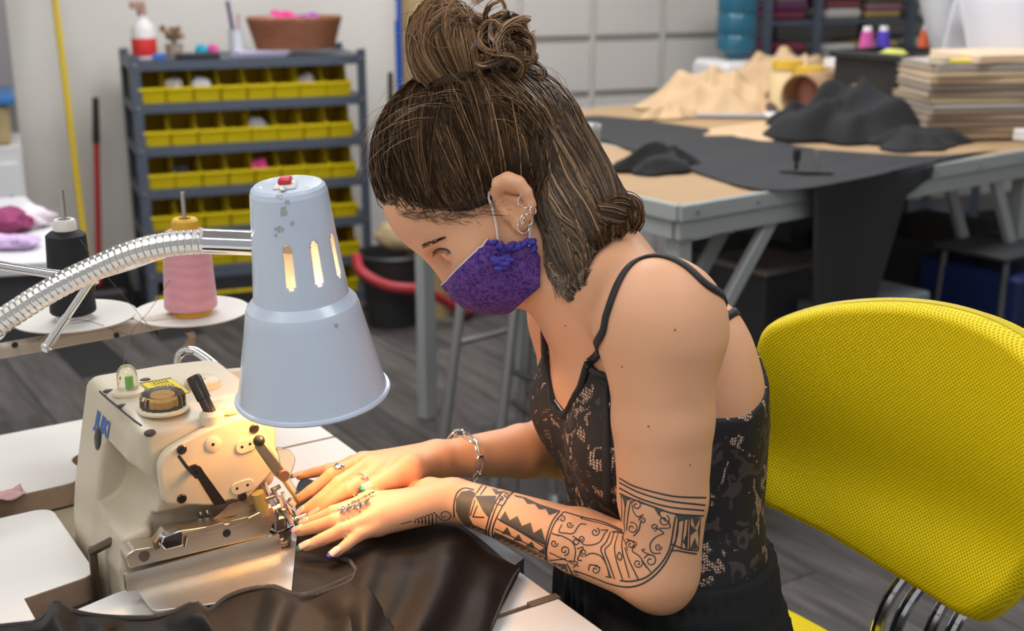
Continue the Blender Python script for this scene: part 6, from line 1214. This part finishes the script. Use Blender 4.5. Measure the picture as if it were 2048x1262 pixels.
BAX = np.array([BX, BYv, BZ]); BR_ = (.037, .040, .050)
def sd_bun(P):
    d = sd_ell(P, BUNC, BAX, BR_); d = smin(d, sd_cone(P, at(915, 150, 1.335), at(935, 200, 1.34), .026, .030), .02)
    return d
def sd_hair(P): return smin(box_grp(P, [HE+HU*.06], .19, sd_cap), smin(box_grp(P, [at(1068, 255, 1.33), at(1250, 560, 1.33)], .14, sd_fall), 1., .001), .03)
hv, hq = surface(sd_hair, (-.22, 1.18, .98), (.20, 1.50, 1.42), .004); hv = relax(hv, hq, 2, .5)
hair = mesh_np('hair', hv, hq, hair_d, person); HT = BVHTree.FromPolygons(hv.tolist(), hq.tolist())
bv, bq = surface(sd_bun, (-.16, 1.25, 1.20), (.05, 1.43, 1.42), .004)
bun = mesh_np('hair_bun', bv, bq, hair_m, person); BT = BVHTree.FromPolygons(bv.tolist(), bq.tolist())
def strand(mb, P, r, taper=.25):
    P = np.asarray(P); n = len(P); T = np.gradient(P, axis=0); T /= np.linalg.norm(T, axis=1)[:, None]+1e-9
    ref = V(.3, -.8, .5); u = np.cross(T, ref); u /= np.linalg.norm(u, axis=1)[:, None]+1e-9; w = np.cross(T, u)
    R = r*np.minimum(1, np.minimum(np.linspace(.5, 4, n), np.linspace(4, taper, n)))[:, None]
    rs = [P+R*(math.cos(a)*u+math.sin(a)*w) for a in (0, 2.094, 4.189)]
    o = len(mb.v)//1; vs = np.stack(rs, 1).reshape(-1, 3); mb.v.extend(map(tuple, vs.tolist()))
    for i in range(n-1):
        for j in range(3):
            k = (j+1) % 3; mb.f.append((o+i*3+j, o+i*3+k, o+i*3+3+k, o+i*3+3+j)); mb.mi.append(mb.m)
def settle(P, tree, off):
    out = []
    for p, o_ in zip(P, off):
        c_, n_, i_, d_ = tree.find_nearest(Vector(p)); out.append(np.array(c_)+np.array(n_)*o_)
    return np.array(out)
def strands_obj(name, mb, parent):
    o = obj(name, mb, [hair_d, hair_m, hair_h, hair_g], parent, recalc=False); o['kind'] = 'stuff'; return o
def pick(p): return int(np.searchsorted(np.cumsum(p), random.random()))
KB = np.array([-.044, .140, .0])      # where the bun grows out of the head (F, U, L)
up = MB(); n_up = 4600
for i in range(n_up):
    # root along the hair line, or anywhere on the cap
    side = 1 if random.random() < .72 else -1
    f = random.uniform(-.115, .102)
    u0 = hl(f)+.004+(random.random()**2.0)*.085*(0 if i % 3 else 1)
    q = 1-((f-HC[0])/HR[0])**2-((u0-HC[1])/HR[1])**2
    if q <= 0:
        f *= .93; q = max(.02, 1-((f-HC[0])/HR[0])**2-((u0-HC[1])/HR[1])**2)
    l = math.sqrt(q)*HR[2]*side*(1 if random.random() < .8 else random.uniform(0, 1))
    a = (np.array([f, u0, l])-np.array(HC))/np.array(HR); a = nrm(a); kb = KB+np.array([random.gauss(0, .009), 0, random.gauss(0, .012)]); b = nrm((kb-np.array(HC))/np.array(HR))
    om = math.acos(np.clip(a@b, -1, 1)); n = 11; P = []
    sw = random.gauss(0, .06)+.10*math.sin(f*60+u0*25+side); cr = nrm(np.cross(a, b))
    for k in range(n):
        s_ = k/(n-1); v = (math.sin((1-s_)*om)*a+math.sin(s_*om)*b)/max(math.sin(om), .05); v = v+cr*sw*math.sin(math.pi*s_); v = nrm(v)*np.array(HR)+np.array(HC); P.append(hd(*v))
    lump = .0035+.0030*math.sin(f*95+side*1.3)+.0022*math.sin(f*210+1)
    s_ = np.linspace(0, 1, n); off = .0004+(.0006+max(0, lump)*1.0+random.random()*.0014)*np.sin(np.pi*np.clip(s_*1.05+.0, 0, 1))**.8
    up.m = pick((.36, .37, .21, .06)) if f < .05 else pick((.46, .38, .13, .03))
    strand(up, settle(P, HT, off), random.uniform(.0004, .0008), .6)
for i in range(150):  # baby hairs at the temple and nape
    x = random.uniform(790, 985); y = 432+random.gauss(0, 9)-max(0, 860-x)*.28-max(0, x-930)*.35; h = hit(x, y, .0006)
    if not h: continue
    e = hit(x+random.uniform(10, 45), y+random.uniform(-22, 14), .0012); 
    if e: up.m = pick((.3, .5, .2)); strand(up, [h[0], (h[0]+e[0])/2+h[1]*.0015, e[0]], .0003, .3)
strands_obj('combed_up_strands', up, hair)
fall = MB()
fa = [(1078, 325), (1086, 400), (1096, 470), (1112, 540), (1142, 588)]; fb = [(1100, 215), (1130, 275), (1175, 345), (1225, 390), (1262, 425)]
fm = [(1090, 270), (1110, 340), (1145, 410), (1178, 480), (1190, 545)]
for i in range(3300):
    w = random.random()**.9; lat = random.uniform(-1, 1) if random.random() < .45 else random.uniform(-1, -.1); P = []
    r0 = random.uniform(0, .35)
    for k in range(12):
        s_ = r0+(1-r0)*k/11; q = []
        for c_ in (0, 1):
            A = np.interp(s_*4, range(5), [p[c_] for p in fa]); M = np.interp(s_*4, range(5), [p[c_] for p in fm]); B = np.interp(s_*4, range(5), [p[c_] for p in fb])
            q.append(A*(1-2*w)+M*2*w if w < .5 else M*(2-2*w)+B*(2*w-1))
        wid = np.interp(s_, (0, .3, .8, 1), (.070, .066, .055, .03)); P.append(at(q[0]+4*math.sin(s_*9+w*20), q[1]+5*math.sin(s_*7+w*31), (np.interp(s_, (0, .4, .8, 1), (1.33, 1.315, 1.285, 1.27))-(.02*s_ if w < .5 else 0) if lat < .3 else 1.35)+lat*wid))
    s_ = np.linspace(r0, 1, 12); off = .0006+random.random()*.003+.0035*max(0, math.sin(w*26+lat*3))*np.sin(np.pi*s_)
    P = np.array(P); S = settle(P, HT, off)
    m_ = np.clip((s_-.80)/.2, 0, 1)[:, None]; S = S*(1-m_)+(P+np.array([0, (S[8]-P[8])[1], 0]))*m_
    for k in range(12):
        c_, n_ = near(S[k]); g_ = (S[k]-c_)@n_
        if g_ < .003: S[k] = c_+n_*(.003+random.random()*.003)
    if random.random() < .30:
        e = S[-1]; d = nrm(S[-1]-S[-3]); cu = nrm(V(-.2, -.2, 1)) if w > .5 else V(.8, -.1, .25); S = np.vstack([S, [e+d*.008+cu*.006, e+d*.008+cu*.016]])
    fall.m = pick((.38, .37, .20, .05)); strand(fall, S, random.uniform(.0004, .0008), .35)
# flipped-out ends at the back
for i in range(420):
    a = random.random(); R = random.uniform(.006, .020); c_ = at(1235+random.gauss(0, 6), 432+random.gauss(0, 8), 1.33+random.uniform(-.06, .05)); st = 2.2+random.gauss(0, .25); pts = []
    for k in range(12):
        t = st-k*.40*(.8+.25*a); pts.append(c_+V(math.cos(t)*R*1.25, (k-6)*.001*a, math.sin(t)*R))
    pts = [at(1165+30*a, 365+40*a, 1.33+(c_[1]-1.33)*1.1), ]+pts; pts = spline(pts, 2); fall.m = pick((.35, .4, .2, .05)); strand(fall, pts, random.uniform(.0005, .0009), .3)
strands_obj('loose_back_strands', fall, hair)
bs = MB()
base = at(940, 195, 1.335)
for i in range(1500):
    ph = random.uniform(0, 2*math.pi); tl = random.gauss(0, .35); P = []
    # arcs from the base up one side of the bun and over its top
    a = nrm(V(math.cos(ph)*.8, math.sin(ph), -.75)); b = nrm(V(.85+random.gauss(0, .25), random.gauss(0, .45), .65+random.gauss(0, .3)))
    mid = nrm(V(math.cos(ph)*.9-.35, math.sin(ph)*.9, .35)); tri = [a, mid, b]
    for k in range(10):
        s_ = k/9; v = (1-s_)**2*a+2*s_*(1-s_)*mid*1.5+s_*s_*b; v = nrm(v)*np.array(BR_); P.append(BUNC+BAX.T@v)
    S = settle(P, BT, np.full(10, .0008)+random.random()*.003+.003*max(0, math.sin(ph*9))); bs.m = pick((.06, .26, .44, .24)); strand(bs, S, random.uniform(.0006, .0011), .5)
for i in range(260):  # wrap at the root
    t0 = random.uniform(0, 6.28); c_ = at(930, 182, 1.335)+BZ*random.gauss(0, .006); pts = [c_+BX*math.cos(t0+k*.3)*.034+BYv*math.sin(t0+k*.3)*.034+BZ*(.002*k) for k in range(8)]; bs.m = pick((.4, .4, .2)); strand(bs, pts, .0008, .5)
strands_obj('wound_strands', bs, bun)
for i in range(46):
    m = MB(); a = random.uniform(0, 6.28); u = random.random(); ctr = at(1000+random.gauss(0, 24), 92+random.gauss(0, 34), 1.335+random.gauss(0, .02)); R = random.uniform(.010, .021)
    n1 = nrm(V(random.gauss(0, .5), -1, random.gauss(0, .6))); x = nrm(np.cross(n1, V(0, 0, 1))); y = np.cross(n1, x); st = at(950+random.gauss(0, 8), 110+random.gauss(0, 40), 1.335+random.gauss(0, .015)); tt = random.uniform(3.2, 5.4); dr = random.choice((-1, 1))
    loop = [ctr+x*math.cos(a+dr*k/11*tt)*R+y*math.sin(a+dr*k/11*tt)*R*random.uniform(.9, 1.05)+n1*.0012*k for k in range(12)]; pa = spline([st, (st+loop[0])/2+V(0, 0, .006)]+loop[1:], 2)
    for q in range(13):
        o_ = np.array([random.gauss(0, .0016) for _ in range(3)]); o2 = np.array([random.gauss(0, .0022) for _ in range(3)]); ww = np.linspace(0, 1, len(pa))[:, None]; m.m = pick((.05, .22, .43, .30)); strand(m, pa+o_*(1-ww)+o2*ww, random.uniform(.0006, .0010), .25)
    obj('curl', m, [hair_d, hair_m, hair_h, hair_g], bun, recalc=False)['kind'] = 'stuff'
fly = MB()
for i in range(170):
    if i < 100:
        x = random.uniform(760, 1110); s_ = at(x, 190+abs(x-930)*.25+random.uniform(-10, 60), 1.33+random.uniform(-.06, .05)); c_, n_ = near(s_, .003, HT); d = nrm(np.cross(n_, V(.2, 1, .1))+n_*random.uniform(.1, .5)); P = [c_+d*.012*k+n_*.004*math.sin(k*.8)+V(0, 0, -.0008*k*k) for k in range(5)]
    else:
        c_, n_ = near(BUNC+np.array([random.gauss(0, .05) for _ in range(3)]), .001, BT); d = nrm(np.cross(n_, np.array([random.gauss(0, 1) for _ in range(3)]))); P = [c_+d*.010*k+n_*(.005*math.sin(k*.9)) for k in range(5)]
    fly.m = random.choice((1, 2, 2, 3)); strand(fly, P, .00022, .4)
strands_obj('flyaway_strands', fly, hair)
# ------------------------------------------------------------------ tattoos: ink lying on the skin of the near arm and hand
ink = mat('tattoo_ink', (.030, .032, .034), .55); ink2 = mat('tattoo_shade', (.075, .066, .055), .55)
def za(x, y): return 880+x*.2869, 900+y*.2869
def zb(x, y): return 500+x*.2615, 820+y*.2615
lines = MB(); fills = MB()
def line(pts, w=.0014, conv=za, n=8, mbx=None):
    S = spline([np.array([*conv(*p), 0]) for p in pts], n); A = []; B = []
    for q in S:
        h = hit(q[0], q[1], .0003)
        if h is None or np.linalg.norm(h[0]-((EL_N+WR_N)/2)) > .34: continue
        if A and np.linalg.norm(h[0]-A[-1]) > .03: continue
        A.append(h[0]); B.append(h[1])
    if len(A) > 2: ribbon(mbx or lines, A, B, w)
def spiral(cx, cy, r, a0=0, turns=1.35, d=1, w=.0012, tail=None):
    pts = []; n = 14
    for i in range(n+1):
        t = i/n; a = math.radians(a0)+d*t*turns*2*math.pi; rr = r*(1-.8*t); pts.append((cx+rr*math.cos(a), cy+rr*math.sin(a)))
    if tail: pts = list(tail)+pts
    line(pts, w, n=4)
def fill(poly, conv=za, mbx=None):
    P = [conv(*p) for p in poly]; xs = [p[0] for p in P]; ys = [p[1] for p in P]; st = 2.6
    bm = bmesh.new(); vs = [bm.verts.new((x, y, 0)) for x, y in P]; bm.faces.new(vs)
    for ax, lo, hi in ((0, min(xs), max(xs)), (1, min(ys), max(ys))):
        for c_ in np.arange(lo+st, hi, st*2):
            co = (c_, 0, 0) if ax == 0 else (0, c_, 0); no = (1, 0, 0) if ax == 0 else (0, 1, 0)
            bmesh.ops.bisect_plane(bm, geom=bm.verts[:]+bm.edges[:]+bm.faces[:], plane_co=co, plane_no=no)
    bm.verts.ensure_lookup_table(); out = []; ok = []
    for v in bm.verts:
        h = hit(v.co.x, v.co.y, .00025); ok.append(h is not None); out.append(h[0] if h is not None else V(0, 0, 0))
    F = [[v.index for v in f.verts] for f in bm.faces]; bm.verts.index_update(); F = [[v.index for v in f.verts] for f in bm.faces]
    F = [f for f in F if all(ok[i] for i in f) and max(np.linalg.norm(out[f[0]]-out[i]) for i in f) < .03]
    (mbx or fills).add(out, F); bm.free()
for p in ([(1250, 195), (1350, 250), (1500, 295), (1650, 325), (1855, 333)], [(1250, 227), (1400, 300), (1600, 355), (1848, 385)], [(1250, 265), (1400, 340), (1600, 397), (1842, 422)], [(1252, 302), (1330, 337), (1500, 400), (1640, 445), (1838, 460)]): line(p, .0017)
line([(1302, 345), (1290, 420), (1284, 500), (1290, 570)]); line([(1332, 350), (1312, 450), (1302, 560)]); line([(1262, 320), (1268, 420), (1262, 500)])
fill([(1256, 300), (1330, 337), (1318, 352), (1296, 350), (1290, 410), (1278, 350)]); fill([(1635, 446), (1835, 462), (1720, 485), (1668, 500)]); fill([(1490, 400), (1580, 430), (1540, 430), (1525, 460)])
line([(1640, 465), (1625, 560), (1602, 680), (1560, 765), (1500, 835), (1430, 890), (1335, 915), (1255, 910)], .0017)
line([(1662, 480), (1650, 600), (1612, 705), (1562, 800), (1490, 880), (1400, 937), (1300, 955), (1180, 932), (1050, 880), (930, 838)], .0018)
line([(1605, 705), (1650, 700), (1710, 712), (1790, 725)], .0016); line([(1615, 655), (1700, 690), (1800, 702)], .0016)
for a, b in (((1702, 490), (1680, 690)), ((1730, 480), (1712, 690)), ((1745, 478), (1738, 700)), ((1815, 470), (1800, 700)), ((1660, 500), (1640, 650))): line([a, ((a[0]+b[0])/2, (a[1]+b[1])/2), b], .0015)
for t in ([(1757, 474), (1812, 472), (1778, 545)], [(1745, 520), (1790, 560), (1742, 600)], [(1742, 690), (1775, 610), (1800, 690)], [(1690, 640), (1730, 560), (1726, 690)], [(1795, 560), (1812, 500), (1806, 640)]): fill(t)
for a in ((1370, 385, 38, 200, 1), (1560, 490, 42, 300, 1), (1412, 492, 26, 180, 1), (1340, 545, 42, 250, 1), (1492, 537, 27, 90, -1), (1380, 790, 32, 0, 1), (1468, 772, 48, 200, 1), (1522, 675, 26, 0, 1), (1330, 660, 33, 180, 1), (1082, 572, 32, 300, 1), (1085, 835, 34, 250, 1), (868, 700, 36, 90, -1), (797, 650, 27, 0, 1), (852, 482, 28, 160, 1), (905, 522, 24, 0, 1), (985, 620, 24, 90, -1), (1000, 715, 28, 90, 1)): spiral(a[0], a[1], a[2], a[3], 1.3, a[4])
for p in ([(1385, 350), (1410, 372), (1440, 378)], [(1340, 380), (1350, 430), (1380, 465), (1420, 450)], [(1400, 500), (1385, 560), (1350, 600)], [(1525, 430), (1545, 470), (1590, 500), (1600, 540), (1530, 545)], [(1500, 540), (1540, 560), (1562, 585)], [(1560, 580), (1500, 610), (1465, 660), (1480, 715), (1540, 720)], [(1300, 620), (1370, 650), (1340, 700), (1390, 740), (1430, 800), (1470, 850)], [(1310, 700), (1290, 640), (1270, 600)], [(1430, 690), (1410, 700), (1440, 720), (1500, 740)], [(1405, 770), (1440, 820)]): line(p, .0013)
line([(865, 430), (805, 500), (765, 600), (742, 720), (762, 832)], .0018); line([(836, 425), (782, 500), (747, 600), (736, 700), (750, 815)], .0018)
line([(870, 432), (1000, 470), (1130, 500), (1275, 560)], .0016); line([(1000, 470), (990, 480), (1150, 520), (1278, 575)], .0012); line([(1200, 570), (1240, 572), (1285, 580)], .0018)
for p in ([(1190, 570), (1160, 640), (1122, 690), (1150, 770), (1190, 885)], [(1215, 570), (1190, 650), (1150, 700), (1180, 790), (1218, 900)], [(1242, 580), (1217, 680), (1237, 790), (1275, 905)], [(1280, 580), (1270, 690), (1320, 890)], [(1290, 680), (1320, 770), (1382, 900)], [(1250, 712), (1270, 740), (1257, 768), (1236, 742), (1250, 712)], [(1155, 882), (1200, 888)]): line(p, .0015)
for p in ([(925, 600), (975, 632), (1005, 660), (1060, 662), (1115, 640), (1150, 580), (1170, 560), (1120, 560)], [(850, 520), (830, 570), (880, 580), (930, 580), (975, 520), (1020, 520)], [(800, 590), (850, 600), (920, 640), (945, 700), (935, 780)], [(945, 620), (970, 640), (950, 660), (930, 640), (945, 620)], [(955, 690), (1000, 680), (960, 760), (990, 770)], [(1010, 740), (1060, 720), (1120, 740), (1160, 800), (1180, 880)], [(1035, 840), (1050, 800), (1120, 820)], [(765, 715), (860, 760), (970, 812)], [(780, 580), (830, 600)], [(900, 770), (960, 785), (930, 820)]): line(p, .0013)
fill([(380, 575), (432, 590), (560, 662), (742, 752), (757, 832), (640, 762), (500, 690), (395, 632), (372, 610)])
fill([(415, 488), (455, 425), (487, 490), (540, 460), (572, 530), (632, 505), (652, 580), (708, 545), (735, 640), (735, 662)]); fill([(510, 312), (590, 330), (700, 380), (832, 422), (812, 438), (760, 455), (738, 412), (690, 415), (660, 377), (610, 377), (580, 338), (530, 328)])
for t in ([(430, 582), (470, 535), (497, 592)], [(510, 628), (550, 587), (578, 638)], [(598, 668), (642, 637), (667, 692)], [(685, 708), (728, 680), (730, 728)]): fill(t)
line([(400, 478), (560, 565), (735, 662)], .0016); line([(415, 490), (560, 570), (735, 680)], .0016); line([(385, 548), (550, 625), (738, 722)], .0014); line([(380, 573), (550, 650), (742, 742)], .0014)
for p in ([(330, 622), (320, 560), (360, 420), (412, 320), (445, 288)], [(347, 628), (340, 560), (385, 415), (432, 330)], [(375, 632), (368, 545), (420, 420), (480, 325), (512, 295)], [(445, 288), (470, 300), (512, 295)]): line(p, .0016)
spiral(425, 340, 22, 180, 1.2); spiral(460, 320, 18, 0, 1.2, -1); line([(380, 370), (440, 385), (470, 330)], .0012)
fill([(110, 425), (112, 340), (150, 290), (215, 280), (252, 305), (228, 350), (212, 410), (203, 465), (232, 520), (328, 560), (330, 612), (250, 580), (170, 520), (130, 470)])
line([(100, 470), (97, 380), (120, 300), (170, 266), (240, 278)], .0016); line([(245, 190), (255, 230), (282, 250)], .0014)
fill([(245, 320), (392, 320), (372, 420), (335, 470), (300, 425)]); fill([(240, 190), (330, 220), (480, 280), (432, 300), (390, 312), (335, 235), (285, 248)])
line([(255, 300), (300, 240), (330, 235)], .0014); line([(280, 315), (330, 245)], .0014); line([(210, 460), (245, 350)], .0014); line([(230, 465), (262, 385)], .0014); line([(225, 465), (310, 470)], .0014); line([(200, 500), (240, 560)], .0013)
fill([(780, 785), (880, 795), (902, 882), (842, 842)]); line([(765, 770), (880, 758)], .0014); line([(885, 790), (915, 850), (930, 912)], .0018); line([(762, 832), (800, 850), (840, 880)], .0012)
for k in range(4): line([(925, 850+k*18), (950, 852+k*18), (972, 850+k*20)], .0011)
# hand: fine coil of loops ending in a curl
line([(1150, 872), (1195, 860), (1240, 848)], .0010, zb); coil = []
for i in range(66):
    t = i/65; a = t*6.2*2*math.pi; r = 10+34*t; coil.append((1255+t*165+9*math.cos(a), 850-t*22+r*math.sin(a)*1.15))
line(coil, .0009, zb, 3); line([(1425, 800), (1470, 840), (1520, 835), (1535, 800), (1500, 775), (1462, 790), (1470, 818), (1500, 812)], .0010, zb); line([(1128, 880), (1129, 882), (1131, 884), (1133, 884)], .0014, zb)
tat = obj('tattoo', fills, ink2, person, recalc=False, smooth=True); tat['label'] = 'dark filled patterns inked on the forearm'
tl = obj('tattoo_linework', lines, ink, tat, recalc=False); tl['kind'] = 'stuff'; tat['kind'] = 'stuff'
